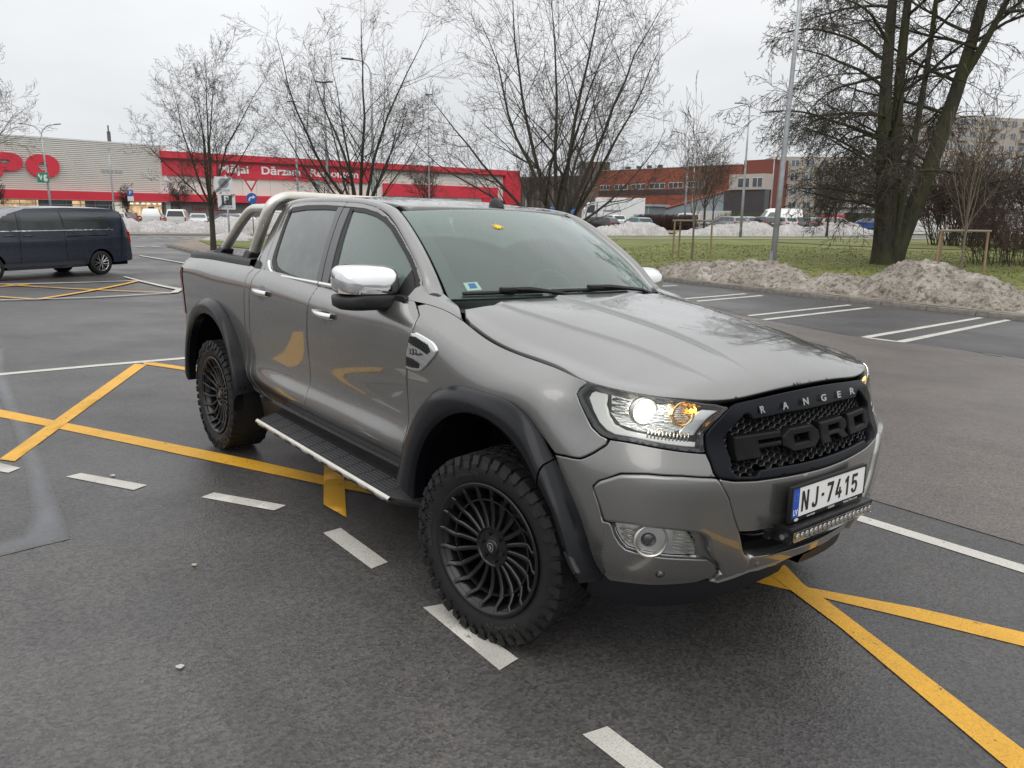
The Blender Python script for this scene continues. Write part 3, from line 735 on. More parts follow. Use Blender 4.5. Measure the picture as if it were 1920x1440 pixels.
# cowl tray and vents
mbc = MB()
cw = [np.array([[-.62 + .16 * (1 - abs(q)), q * .72, 1.285 + .03 * (1 - q * q)] for q in np.linspace(-1, 1, 15)]), np.array([[-.36 + -.10 * abs(q)**3, q * .72, 1.275 + .03 * (1 - q * q)] for q in np.linspace(-1, 1, 15)])]
strip('cowl_tray', cw, BLACKP)
# cowl corners next to the hood hinge
for s in (-1, 1):
    A = np.array([[-.74, .846, 1.325], [-.66, .832, 1.322], [-.58, .818, 1.303], [-.50, .803, 1.287], [-.45, .803, 1.268]])
    A = low3(np.array([-.80, -.66, -.58, -.50, -.405]), np.full(5, .838), s)
    B = np.array([(-.765, s * .748, 1.398), (-.655, s * .722, 1.338), (-.60, s * .73, 1.322), (-.53, s * .745, 1.306), (-.452, s * .780, 1.268)])
    Mi = (A + B) / 2 + np.array([0, s * .012, .012]); strip('cowl_corner', [resample(crom(x, 4), 20) for x in (A, Mi, B)], PAINT)
# ---- windscreen
sq = lambda u, v: SCREEN(u / .66, v / .75)
rect = [(-.655, .0), (-.33, -.0), (0, 0), (.33, 0), (.655, 0), (.657, .38), (.655, .745), (.33, .745), (0, .745), (-.33, .745), (-.655, .745), (-.657, .38)]
wsn = panel('windscreen', sq, rect, WGLASS, s=-1, r=.003, th=.006, uv=lambda p: p, grid=.06)
inner = round_poly([(-.57, .035), (-.60, .10), (-.59, .675), (-.30, .70), (-.16, .66), (-.10, .58), (.10, .58), (.16, .66), (.30, .70), (.59, .675), (.60, .10), (.57, .035)], .05, 5)
panel('ceramic_border', sq, rect, mat('ceramic_print', (.02, .021, .022), .35, coat=1.), s=-1, parent=wsn, holes=[inner], off=-.004, r=.001, th=.002)
st = panel('permit_sticker', sq, [(.572, .104), (.512, .109), (.507, .056), (.569, .052)], WHITEP, s=-1, parent=wsn, off=-.0015, r=.0005, th=.001)
panel('sticker_print', sq, [(.556, .096), (.526, .098), (.523, .067), (.554, .064)], mat('sticker_blue', (.03, .12, .25), .5), s=-1, parent=wsn, off=.0008, r=.0003, th=.0005)
lf = []
for i in range(22):
    a = 2 * math.pi * i / 22; rr_ = (.036 if i % 2 else .018) * (1.15 if math.cos(a) > 0 else .9); lf.append((.205 + rr_ * math.cos(a), .545 + .8 * rr_ * math.sin(a)))
panel('fallen_leaf', sq, lf, mat('yellow_leaf', (.80, .50, .03), .6), s=-1, parent=wsn, off=.004, r=.0005, th=.001)
# ---- roof
ro = [(-2.62, .575), (-2.66, .45), (-2.68, .2), (-2.68, 0)]; rf = [(-1.165, 0), (-1.172, .15), (-1.190, .30), (-1.222, .45), (-1.262, .555), (-1.30, .580)]
full = [(x, w) for x, w in rf] + [(-1.6, .588), (-2.2, .588)] + ro[:-1]; full = full + [(ro[-1][0], 0)] + [(x, -w) for x, w in full[::-1][:-1]]
panel('roof', ROOF, full, PAINT, s=-1, th=.03, r=.006)
for s in (-1, 1):
    dx = np.linspace(-2.60, -1.30, 24)
    A = np.stack([dx, np.full(24, s * .584), ROOF(dx, np.full(24, .584))[:, 2] - .004], 1); B = A.copy(); B[:, 1] = s * .612; B[:, 2] -= .004; C2 = A.copy(); C2[:, 1] = s * .598; C2[:, 2] += .003
    strip('roof_ditch_moulding', [A, C2, B], BLACKP)
    # A pillar + roof rail
    O = resample(crom([(-.705, 1.345), (-.745, 1.372), (-.79, 1.43), (-.84, 1.473), (-.912, 1.525), (-1.014, 1.588), (-1.125, 1.652), (-1.232, 1.700), (-1.33, 1.731), (-1.42, 1.750), (-1.555, 1.765), (-1.75, 1.772), (-2.0, 1.772), (-2.2, 1.770), (-2.35, 1.764), (-2.50, 1.750), (-2.60, 1.732)], 5), 70)
    O3 = gh3(O[:, 0], O[:, 1], s, .001)
    a_ = np.linspace(0, 1, 24); scr = SCREEN(np.full(24, 1.005), a_); scr[:, 1] *= s
    rl = np.stack([np.linspace(-1.31, -2.62, 30), np.full(30, s * .614), ROOF(np.linspace(-1.31, -2.62, 30), np.full(30, .614))[:, 2] - .002], 1)
    Iq = np.vstack([[(-.668, s * .735, 1.335)], scr[1:], rl])
    # pair inner points with outer ones by arc length measured from the roof corner
    def arc(P): return np.r_[0, np.cumsum(np.linalg.norm(np.diff(P, axis=0), axis=1))]
    aI, aO = arc(Iq), arc(O3); kI = aI[24]; kO = aO[np.argmin(np.abs(O[:, 0] + 1.30))]
    uI = np.where(aI < kI, aI / kI, 1 + (aI - kI) / (aI[-1] - kI)); uO = np.where(aO < kO, aO / kO, 1 + (aO - kO) / (aO[-1] - kO))
    uu = np.linspace(0, 2, 80)
    I2 = np.stack([np.interp(uu, uI, Iq[:, i]) for i in range(3)], 1); O2 = np.stack([np.interp(uu, uO, O3[:, i]) for i in range(3)], 1)
    cs = []
    for kx, lift in ((0, -.012), (0, 0), (.12, .009), (.35, .016), (.6, .017), (.85, .010), (.97, .002), (1, -.012)):
        Q = O2 * (1 - kx) + I2 * kx; d = np.cross(np.gradient(O2, axis=0), I2 - O2); d /= np.linalg.norm(d, axis=1)[:, None]
        d *= np.sign(np.sum(d * (Q - np.array([-1.7, 0, 1.3])), 1))[:, None]; d = np.where(np.isnan(d), 0, d); cs.append(Q + d * lift)
    strip('roof_rail', cs, PAINT)
    e_c = [c_[0] for c_ in cs[::-1]]; MB().add(e_c, [tuple(range(len(e_c)))]).build('roof_rail_end', PAINT, ROOT)
    # ---- upper door frames, pillars, windows
    top = [(-.765, 1.372), (-.797, 1.425), (-.848, 1.466), (-.920, 1.518), (-1.022, 1.580), (-1.133, 1.643), (-1.240, 1.690), (-1.335, 1.720), (-1.425, 1.739), (-1.555, 1.754), (-1.66, 1.759), (-1.749, 1.760)]
    gl_f = [(-1.643, 1.712), (-1.505, 1.706), (-1.369, 1.688), (-1.275, 1.664), (-1.185, 1.631), (-1.08, 1.574), (-.975, 1.514), (-.90, 1.464), (-.835, 1.405), (-.80, 1.350), (-.84, 1.325), (-1.535, 1.322), (-1.57, 1.442), (-1.61, 1.574)]
    in_f = [(-1.750, 1.735), (-1.64, 1.733), (-1.505, 1.727), (-1.362, 1.708), (-1.262, 1.682), (-1.168, 1.647), (-1.060, 1.588), (-.955, 1.527), (-.878, 1.476), (-.806, 1.412), (-.772, 1.350), (-.768, 1.318)]
    panel('door_frame', GH, [(-.745, 1.320)] + top + in_f, PAINT, s=s, parent=None, r=.003, off=-.002)
    panel('window_seal', GH, [(-1.66, 1.322)] + [(-1.69, 1.42), (-1.714, 1.501), (-1.734, 1.586), (-1.748, 1.672), (-1.752, 1.732)] + in_f[1:], SEAL, s=s, holes=[gl_f], off=-.004, r=.002, th=.02)
    panel('pillar_trim', GH, [(-1.585, 1.325), (-1.662, 1.325), (-1.692, 1.42), (-1.716, 1.501), (-1.736, 1.586), (-1.750, 1.672), (-1.752, 1.728), (-1.675, 1.728), (-1.66, 1.60), (-1.628, 1.47)], BLACKG, s=s, off=.0005, r=.002, th=.01)
    panel('window_glass', GH, gl_f, SGLASS, s=s, off=-.010, r=.001, th=.004)
    panel('mirror_sail', GH, [(-.93, 1.322), (-.905, 1.40), (-.880, 1.445), (-.845, 1.415), (-.80, 1.355), (-.79, 1.322)], BLACKP, s=s, off=.001, r=.003, th=.01)
    gl_r = [(-2.450, 1.692), (-2.243, 1.711), (-2.0, 1.716), (-1.833, 1.715), (-1.807, 1.640), (-1.776, 1.507), (-1.734, 1.325), (-1.90, 1.325), (-2.10, 1.335), (-2.25, 1.352), (-2.33, 1.372), (-2.385, 1.41), (-2.405, 1.48), (-2.43, 1.59)]
    ot_r = [(-1.668, 1.322), (-1.70, 1.42), (-1.722, 1.501), (-1.742, 1.586), (-1.756, 1.672), (-1.759, 1.738), (-2.0, 1.742), (-2.25, 1.738), (-2.44, 1.722), (-2.488, 1.70), (-2.478, 1.63), (-2.455, 1.52), (-2.44, 1.42), (-2.42, 1.385), (-2.36, 1.348), (-2.25, 1.328), (-2.1, 1.322)]
    panel('window_seal', GH, ot_r, SEAL, s=s, holes=[gl_r], off=-.004, r=.002, th=.02)
    panel('pillar_trim', GH, [(-1.672, 1.325), (-1.735, 1.325), (-1.80, 1.60), (-1.826, 1.71), (-1.822, 1.730), (-1.762, 1.732), (-1.758, 1.672), (-1.744, 1.586), (-1.724, 1.501), (-1.702, 1.42)], BLACKG, s=s, off=.0005, r=.002, th=.01)
    panel('door_frame', GH, [(-1.757, 1.736), (-2.0, 1.741), (-2.25, 1.737), (-2.44, 1.721), (-2.490, 1.698), (-2.480, 1.63), (-2.457, 1.52), (-2.442, 1.42), (-2.425, 1.385), (-2.36, 1.345), (-2.25, 1.323), (-2.49, 1.321), (-2.515, 1.40), (-2.52, 1.51), (-2.528, 1.62), (-2.52, 1.70), (-2.478, 1.742), (-2.35, 1.755), (-2.2, 1.760), (-2.0, 1.762), (-1.758, 1.762)], PAINT, s=s, r=.003, off=-.002)
    panel('window_glass', GH, gl_r, TGLASS, s=s, off=-.010, r=.001, th=.004)
    panel('rear_pillar', GH, [(-2.505, 1.318), (-2.522, 1.40), (-2.527, 1.51), (-2.535, 1.62), (-2.527, 1.705), (-2.485, 1.748), (-2.60, 1.730), (-2.645, 1.66), (-2.68, 1.50), (-2.69, 1.318)], PAINT, s=s, r=.003)
    # chrome waist strip
    for a, b in ((-1.672, -.80), (-2.27, -1.682)):
        xx = np.linspace(a, b, 24); zz = 1.318 + 0 * xx
        A = gh3(xx, zz + .008, s, .000); B = gh3(xx, zz + .006, s, .010); C3 = gh3(xx, zz - .006, s, .014); D = gh3(xx, zz - .012, s, .010); E_ = gh3(xx, zz - .014, s, -.002)
        strip('waist_strip', [A, B, C3, D, E_], CHROME)
    kk = resample(crom([(-2.265, 1.318), (-2.34, 1.330), (-2.40, 1.352), (-2.445, 1.385)], 6), 14)
    A = gh3(kk[:, 0], kk[:, 1] + .008, s); B = gh3(kk[:, 0], kk[:, 1] + .006, s, .010); C3 = gh3(kk[:, 0], kk[:, 1] - .006, s, .013); D = gh3(kk[:, 0], kk[:, 1] - .012, s, .008); E_ = gh3(kk[:, 0], kk[:, 1] - .014, s, -.002)
    strip('waist_strip', [A, B, C3, D, E_], CHROME)
# cab back wall and rear window
cb = [(-.86, .9), (-.86, 1.32), (-.62, 1.74), (.62, 1.74), (.86, 1.32), (.86, .9)]
mb = MB(); mb.prism(cb, -2.69, -2.67, lambda u, v, d: (d + .02 * (v - 1.3), u, v)); mb.build('cab_back', PAINT, ROOT)
mb = MB(); mb.prism(round_poly([(-.62, 1.36), (-.50, 1.68), (.50, 1.68), (.62, 1.36)], .05), -2.70, -2.694, lambda u, v, d: (d + .02 * (v - 1.3), u, v)); mb.build('rear_window', TGLASS, ROOT)
# inner shells that keep daylight out of the body
MB().box(-2.60, -.62, -.84, .84, .50, .56).build('cab_floor', VOID, ROOT)
MB().box(-.62, .55, -.60, .60, .40, 1.04).build('engine_bay', VOID, ROOT)
for s in (-1, 1):
    strip('door_card', [np.array([(-2.6, s * .80, .56), (-.75, s * .80, .56)]), np.array([(-2.6, s * .80, 1.30), (-.75, s * .78, 1.30)]), np.array([(-2.6, s * .85, 1.32), (-.75, s * .82, 1.32)])], DASH, smooth=False)
# headliner
strip('headliner', [np.array([(-2.62, q, 1.70 + .03 * (1 - (q / .6)**2)) for q in np.linspace(-.58, .58, 9)]), np.array([(-1.35, q, 1.69 + .03 * (1 - (q / .6)**2)) for q in np.linspace(-.55, .55, 9)])], HEADL)
# dashboard, seats, steering wheel, mirror
dsh = [np.array([(x, q, z) for q in np.linspace(-.74, .74, 15)]) for x, z in ((-.70, 1.27), (-.80, 1.285), (-.98, 1.275), (-1.04, 1.22), (-1.03, .95))]
strip('dashboard', dsh, DASH)
MB().bbox(-1.08, -.85, .22, .56, 1.25, 1.325, .03).build('instrument_hood', DASH, ROOT, auto=40)
for x0, ws in ((-1.75, (-.38, .38)), (-2.45, (-.40, .0, .40))):
    for w in ws:
        se = ob('seat', None, ROOT)
        sm = MB(); sm.bbox(x0 + .02, x0 + .50, w - .25, w + .25, .72, .90, .05); sm.build('seat_cushion', FABRIC, se, auto=50)
        a = MB(); V = []
        for zz_, hw, xo, th_ in ((.86, .24, .0, .14), (1.1, .25, -.05, .13), (1.3, .23, -.09, .11), (1.44, .16, -.12, .08)):
            V += [(x0 + xo - th_ / 2, w - hw, zz_), (x0 + xo + th_ / 2, w - hw * .8, zz_), (x0 + xo + th_ / 2 - .02, w, zz_), (x0 + xo + th_ / 2, w + hw * .8, zz_), (x0 + xo - th_ / 2, w + hw, zz_), (x0 + xo - th_ / 2 - .02, w, zz_)]
        F = [tuple(range(6))[::-1], tuple(range(18, 24))]
        for i in range(3):
            for j in range(6): F.append((i * 6 + j, i * 6 + (j + 1) % 6, i * 6 + 6 + (j + 1) % 6, i * 6 + 6 + j))
        a.add(V, F); a.build('seat_back', FABRIC, se, auto=60)
        MB().bbox(x0 - .19, x0 - .09, w - .13, w + .13, 1.46, 1.64, .045).build('headrest', FABRIC, se, auto=50)
stw = ob('steering_wheel', None, ROOT, loc=(-1.14, .38, 1.235)); stw.rotation_euler = (0, R(66), 0)
MB().tube([(.185 * math.cos(a), .185 * math.sin(a), 0) for a in np.linspace(0, 2 * math.pi, 33)], .015, 8).build('rim', BLACKP, stw, smooth=True)
mb = MB(); mb.bbox(-.06, .07, -.07, .07, -.03, .0, .02); mb.bbox(-.02, .02, -.18, .18, -.012, .008, .006); mb.bbox(.0, .18, -.02, .02, -.012, .008, .006); mb.build('spoke', BLACKP, stw, auto=40)
MB().bbox(-1.235, -1.205, -.12, .12, 1.60, 1.67, .012).build('interior_mirror', BLACKP, ROOT, auto=40)
# ---- antenna
mb = MB()
for i in range(9):
    pass
prof = [(.046, 0), (.044, .012), (.038, .028), (.024, .046), (.004, .052)]
V = []; F = []
for j, (r_, z_) in enumerate(prof):
    for i in range(16):
        a = 2 * math.pi * i / 16; V.append((-1.235 + r_ * 1.35 * math.cos(a) - z_ * .5, r_ * .62 * math.sin(a), 1.762 + z_))
for j in range(4):
    for i in range(16): F.append((j * 16 + i, j * 16 + (i + 1) % 16, j * 16 + 16 + (i + 1) % 16, j * 16 + 16 + i))
F.append(tuple(range(64, 80)))
an = MB().add(V, F).build('antenna', BLACKP, ROOT, smooth=True)
MB().tube([(-1.26, 0, 1.805), (-1.33, 0, 1.86), (-1.665, 0, 2.07)], [.006, .004, .0025], 8).build('mast', BLACKP, an, smooth=True)
# ---- wipers
for (cx, u0, u1, ua) in ((0, .60, .24, .38), (1, .20, -.34, -.08)):
    wp = ob('windscreen_wiper', None, ROOT)
    def sp(u, v, off):
        p, n_ = surf_eval(sq, np.array([[u, v]], float), -1); return p[0] + n_[0] * off
    mb = MB(); mb.tube([sp(u0 + (u1 - u0) * k_, .018 + .02 * k_ * 0, .016) for k_ in np.linspace(0, 1, 8)], .010, 6); mb.build('blade', BLACKP, wp, auto=40)
    mb = MB(); mb.tube([sp(ua, .022, .032), sp(ua - .06, .012, .04), sp(u1 - .06, -.012, .035), sp(u1 - .16, -.04, .025)], [.011, .013, .010, .014], 6); mb.build('arm', BLACKP, wp, auto=40)
    mb = MB(); c_ = sp(ua + .03, .022, .03); mb.bbox(c_[0] - .02, c_[0] + .02, c_[1] - .045, c_[1] + .045, c_[2] - .012, c_[2] + .012, .006); mb.build('clip', BLACKP, wp, auto=40)
# ---- grille
mir_o = GRO + [(3 - t, v) for t, v in GRO[-2:0:-1]]; mir_i = GRI + [(3 - t, v) for t, v in GRI[-2:0:-1]]
GR = panel('grille', LOW, mir_o, BLACKG, s=-1, holes=[mir_i], off=.006, r=.007, th=.05, grid=.035)
GR.data.materials[0] = mat('gloss_black_grille', (.0055, .006, .009), .34, 0, .16)
def grx(w, z, back=0.):
    """x of the grille face at half-width w and height z"""
    zz_ = np.array([.80, .83, .93, 1.03, 1.10]); xx_ = np.array([.875, .862, .818, .792, .766])
    return np.interp(z, zz_, xx_) - .19 * np.abs(w)**1.85 - back
# honeycomb, clipped to the opening
go = low3([t for t, v in densify(mir_i, .01)], [v for t, v in densify(mir_i, .01)], -1)[:, 1:3]
V = []; F = []
HWX, HH = .0215, .0112
mb = MB()
for i in range(-24, 25):
    for j in range(-3, 16):
        cy_ = i * HWX * 1.5; cz = .80 + j * HH * 2 + (HH if i % 2 else 0)
        if not pip(go, np.array([[cy_, cz]]))[0]: continue
        hexv = [(cy_ + HWX * math.cos(a) * .98, cz + HH * 1.14 * math.sin(a)) for a in [k_ * math.pi / 3 for k_ in range(6)]]
        hin = [(cy_ + (y_ - cy_) * .84, cz + (z_ - cz) * .82) for y_, z_ in hexv]
        V = [(grx(y_, z_, .026), y_, z_) for y_, z_ in hexv] + [(grx(y_, z_, .028), y_, z_) for y_, z_ in hin] + [(grx(y_, z_, .050), y_, z_) for y_, z_ in hin]
        F = [(k_, (k_ + 1) % 6, 6 + (k_ + 1) % 6, 6 + k_) for k_ in range(6)] + [(6 + k_, 6 + (k_ + 1) % 6, 12 + (k_ + 1) % 6, 12 + k_) for k_ in range(6)]
        mb.add(V, F)
hm = mb.build('honeycomb_mesh', mat('honeycomb_plastic', (.022, .022, .023), .32), GR, kind='stuff')
strip('grille_backing', [np.array([(grx(y_, .80, .11), y_, .78) for y_ in np.linspace(-.5, .5, 9)]), np.array([(grx(y_, 1.06, .10), y_, 1.07) for y_ in np.linspace(-.5, .5, 9)])], VOID, GR)
# four big block letters (seen from the front, left to right = right-hand side of the truck first)
LET = {
 'F': ([(0, 0), (.115, 0), (.115, .36), (.235, .36), (.235, .56), (.115, .56), (.115, .70), (.235, .70), (.235, 1), (0, 1)], []),
 'O': ([(.045, 0), (.18, 0), (.225, .3), (.225, .7), (.18, 1), (.045, 1), (0, .7), (0, .3)], [[(.065, .32), (.065, .68), (.16, .68), (.16, .32)]]),
 'R': ([(0, 0), (.06, 0), (.06, .28), (.125, .28), (.15, 0), (.215, 0), (.190, .32), (.215, .48), (.215, .80), (.18, 1), (0, 1)], [[(.06, .48), (.06, .74), (.155, .74), (.155, .48)]]),
 'D': ([(0, 0), (.175, 0), (.225, .25), (.225, .75), (.175, 1), (0, 1)], [[(.06, .28), (.06, .72), (.165, .72), (.165, .28)]])}
def letter(ch, y0, z0, hgt, mat_, parent, name, depth=.012, k=1.):
    out, hol = LET[ch]
    f = lambda u, v, d: (grx(y0 + u * k, z0 + v * hgt, 0) + d + .004, y0 + u * k, z0 + v * hgt)
    loops = [out] + hol; mb = MB()
    pts = [p for L in loops for p in densify([(a * 1.0, b * hgt) for a, b in L], .02)]
    sizes = [len(densify([(a, b * hgt) for a, b in L], .02)) for L in loops]
    ed = []; b0 = 0
    for n_ in sizes: ed += [(b0 + i, b0 + (i + 1) % n_) for i in range(n_)]; b0 += n_
    vo, _, fo, ov, _, _ = delaunay_2d_cdt([Vector(p) for p in pts], ed, [], 0, 1e-7)
    vo = np.array([tuple(v) for v in vo]); polys = []; b0 = 0
    for n_ in sizes: polys.append(np.array(pts[b0:b0 + n_])); b0 += n_
    V = []; F = []
    chv = .0045
    def shrink():
        q = [inset(p, (chv if i == 0 else -chv)) for i, p in enumerate(polys)]; return np.vstack(q)
    inn_ = shrink()
    order = {tuple(np.round(v, 6)): i for i, v in enumerate(vo)}
    idx = [int(np.argmin(((vo - p)**2).sum(1))) for p in pts]
    top = vo.copy()
    for i, p in zip(idx, inn_): top[i] = p
    nV = len(vo)
    V = [f(a, b / hgt, depth) for a, b in top] + [f(a, b / hgt, depth - .006) for a, b in vo] + [f(a, b / hgt, -.022) for a, b in vo]
    for t in fo:
        c_ = vo[list(t)].mean(0)[None]
        if pip(polys[0], c_)[0] and not any(pip(h_, c_)[0] for h_ in polys[1:]): F.append(tuple(t))
    b0 = 0
    for n_ in sizes:
        for i in range(n_):
            a, b = idx[b0 + i], idx[b0 + (i + 1) % n_]; F.append((a, b, nV + b, nV + a)); F.append((nV + a, nV + b, 2 * nV + b, 2 * nV + a))
        b0 += n_
    mb.add(V, F); return mb.build(name, mat_, parent)
LB = mat('satin_black_letter', (.006, .006, .0065), .5, 0, .14)
ycur = -.478
for ch, y0 in (('F', -.470), ('O', -.226), ('R', .012), ('D', .246)):
    letter(ch, y0, .897, .082, LB, GR, 'block_letter')
for i, ch in enumerate('RANGER'):
    me = text_mesh(ch, .036, .003, mat('dull_chrome_letter', (.50, .50, .49), .25, 1.), .0010, sx=1.5)
    y_ = -.318 + i * .1275; z_ = 1.060 + .006 * (1 - abs(y_) / .32); x_ = grx(y_, z_) + .016
    yaw_ = -2 * .17 * y_
    o = ob('chrome_letter', me, GR, loc=(x_, y_, z_)); o.rotation_euler = (R(90) - .27, 0, R(90) + yaw_ * .9)
# ---- centre bumper, intake, skid, plate, light bar
cen = [(1.010, .474), (1.073, .461), (1.166, .456), (1.237, .457), (1.435, .459), (1.5, .459)]; seam = [(1.118, .250), (1.089, .315), (1.058, .394), (1.023, .445)]
half = cen; bot = [(1.5, .238), (1.40, .238), (1.33, .238), (1.23, .240), (1.16, .244)]
pc = cen + [(3 - t, v) for t, v in (cen[-2::-1])] + [(3 - t, v) for t, v in seam[::-1]] + [(3 - t, v) for t, v in bot[::-1]] + bot[1:] + seam
panel('bumper_centre', LOW, pc, PAINT, s=-1, r=.006, th=.04)
lo_t = [(1.197, .134), (1.30, .124), (1.43, .121), (1.5, .121)]; lo_b = [(1.5, .060), (1.3, .052), (1.2, .036), (1.135, .0), (1.09, -.02), (1.075, .0), (1.09, .04), (1.185, .046)]
pl = lo_t + [(3 - t, v) for t, v in lo_t[-2::-1]] + [(3 - t, v) for t, v in lo_b[::-1]] + lo_b[1:]
panel('bumper_lower', LOW, pl, PAINT, s=-1, r=.006, th=.04, off=.004)
# shelf inside the intake and the dark mouth
tt = np.linspace(1.14, 1.86, 24)
A = low3(tt, tt * 0 + .125, -1, .004); B = A.copy(); B[:, 0] -= .11; B[:, 2] += .012; C3 = B.copy(); C3[:, 0] -= .02; C3[:, 2] += .16
strip('intake_shelf', [A, B], PAINT); strip('intake_mouth', [B, C3], VOID)
A = low3(tt, tt * 0 + .238, -1, 0); B = A.copy(); B[:, 0] -= .12; strip('intake_lip', [A, B], VOID)
sk_t = [(1.07, -.034), (1.124, -.006), (1.2, .034), (1.3, .050), (1.5, .058)]; sk_b = [(1.5, .030), (1.42, .030), (1.38, .0), (1.28, -.02), (1.24, -.015), (1.17, -.045), (1.11, -.061)]
pk = sk_t + [(3 - t, v) for t, v in sk_t[-2::-1]] + [(3 - t, v) for t, v in sk_b[::-1]] + sk_b[1:]
panel('skid_plate', LOW, pk, SILVER, s=-1, r=.004, th=.03, off=-.006)
A = low3(tt, tt * 0 + .03, -1, -.02); B = low3(tt, tt * 0 - .05, -1, -.03); C3 = B.copy(); C3[:, 0] -= .35; C3[:, 2] -= .02; strip('underbody_shield', [A, B, C3], BLACKP)
# number plate
pz = .7275; px_ = .900; tl = -.03
PF = ob('licence_plate', None, ROOT, loc=(px_, 0, pz)); PF.rotation_euler = (R(90) + tl, 0, R(90))
# local frame: X = truck +y, Y = up, Z = forward
mb = MB(); mb.bbox(-.268, .268, -.075, .064, -.016, .000, .004); mb.build('plate_holder', BLACKP, PF, auto=40)
mb = MB(); mb.prism(round_poly([(-.260, -.055), (.260, -.055), (.260, .055), (-.260, .055)], .008), .0008, .002, lambda u, v, d: (u, v, d)); mb.build('plate', WHITEP, PF)
mb = MB(); mb.prism(round_poly([(-.260, -.055), (-.217, -.055), (-.217, .055), (-.260, .055)], .006), .0022, .0026, lambda u, v, d: (u, v, d)); mb.build('country_band', BLUE, PF)
for x_, w_, b_ in ((-.268, .008, 0), (.260, .008, 0)): MB().box(x_, x_ + w_, -.056, .056, 0, .004).build('holder_frame', BLACKP, PF)
MB().box(-.268, .268, .056, .064, 0, .004).build('holder_frame', BLACKP, PF)
glyphs = {'N': [[(0, 0), (0, 1), (.155, 1), (.44, .30), (.44, 1), (.58, 1), (.58, 0), (.425, 0), (.14, .70), (.14, 0)]],
 'J': [[(.0, .22), (.03, .08), (.12, 0), (.34, 0), (.44, .08), (.48, .24), (.48, 1), (.33, 1), (.33, .26), (.30, .17), (.25, .14), (.19, .15), (.15, .20), (.14, .28)]],
 '-': [[(0, .42), (.20, .42), (.20, .56), (0, .56)]],
 '7': [[(0, .84), (0, 1), (.56, 1), (.56, .86), (.27, 0), (.10, 0), (.38, .84)]],
 '4': [[(.33, 0), (.33, .20), (0, .20), (0, .36), (.22, 1), (.38, 1), (.17, .36), (.33, .36), (.33, .56), (.46, .56), (.46, .36), (.57, .36), (.57, .20), (.46, .20), (.46, 0)]],
 '1': [[(.20, 0), (.20, .78), (.04, .66), (.04, .82), (.24, 1), (.35, 1), (.35, 0)]],
 '5': [[(.03, 1), (.52, 1), (.52, .85), (.17, .85), (.16, .62), (.30, .66), (.44, .62), (.53, .52), (.56, .34), (.52, .16), (.43, .05), (.28, 0), (.12, .04), (.03, .14), (.01, .26), (.16, .27), (.19, .17), (.28, .13), (.37, .17), (.41, .28), (.41, .40), (.36, .50), (.27, .53), (.18, .50), (.15, .44), (.02, .46)]]}
xc = -.200
for ch, adv in (('N', .072), ('J', .066), ('-', .038), ('7', .064), ('4', .066), ('1', .054), ('5', .06)):
    g2 = glyphs[ch][0]; mb = MB(); k_ = .078
    pts = [(xc + u * k_, -.039 + v * k_) for u, v in g2]
    vo, _, fo, _, _, _ = delaunay_2d_cdt([Vector(p) for p in pts], [(i, (i + 1) % len(pts)) for i in range(len(pts))], [], 1, 1e-8)
    n_ = len(vo); V = [(v[0], v[1], .0040) for v in vo] + [(v[0], v[1], .0018) for v in vo]; F = [tuple(f) for f in fo] + [(i, (i + 1) % n_, n_ + (i + 1) % n_, n_ + i) for i in range(n_)]
    mb.add(V, F).build('plate_character', INK, PF); xc += adv
ob('country_code', text_mesh('LV', .030, .0006, WHITEP, .0006, sx=.85), PF, loc=(-.2385, -.036, .0032))
mb = MB()
for i in range(12):
    a = i * math.pi / 6; mb.cyl((-.2385 + .0135 * math.cos(a), .022 + .0135 * math.sin(a), .0026), (-.2385 + .0135 * math.cos(a), .022 + .0135 * math.sin(a), .0034), .0017, 6)
mb.build('star_ring', mat('plate_star_blue', (.10, .25, .62), .5), PF)
for t_, x_ in (('www.ford.lv', -.125), ('67203000', .02), ('Inchcape Motors Latvia', .165)):
    ob('holder_print', text_mesh(t_, .0115, .0004, mat('silver_print', (.6, .6, .6), .4), .0002), PF, loc=(x_, -.0655, .0012))
mb = MB(); mb.prism([(-.225 + .014 * math.cos(a), -.0655 + .006 * math.sin(a)) for a in np.linspace(0, 2 * math.pi, 16, endpoint=False)], 0, .0012, lambda u, v, d: (u, v, d)); mb.build('oval_badge', mat('silver_print'), PF)
# LED light bar
LBAR = ob('led_light_bar', None, ROOT, loc=(.915, -.005, .628))
mb = MB(); mb.bbox(-.045, .018, -.29, .29, -.032, .020, .004); mb.build('bar_body', mat('anodised_black', (.014, .014, .015), .32, .4), LBAR, auto=40)
mb = MB(); mb.box(.0175, .0190, -.278, .278, -.026, .004); mb.build('led_reflector', mat('lamp_reflector'), LBAR)
for i in range(18):
    mb = MB(); V, F = ringat(np.array([.0262, -.262 + i * .0308, -.010]), np.array([1., 0, 0]), [(.0125, .0), (.0115, .002), (.006, -.002), (.003, .001), (0, .0015)], 12); mb.add(V, F); mb.build('led_cell', STEEL, LBAR, smooth=True)
mb = MB(); mb.box(.024, .0255, -.284, .284, -.029, .008); mb.build('front_window', LENS, LBAR)
for s in (-1, 1):
    mb = MB(); mb.box(-.055, .018, s * .292 - .003, s * .292 + .003, -.036, .018); mb.box(-.075, -.05, s * .31 - .02, s * .31 + .02, -.03, .0); mb.build('bracket', BLACKM, LBAR)
    MB().cyl((-.01, s * .293, -.012), (-.01, s * .308, -.012), .011, 6).build('bolt', CHROME, LBAR, auto=30)
MB().tube(crom([(-.06, -.31, -.01), (-.09, -.36, -.018), (-.12, -.42, -.005), (-.16, -.46, .02)], 6), .004, 6).build('cable', BLACKP, LBAR, smooth=True)
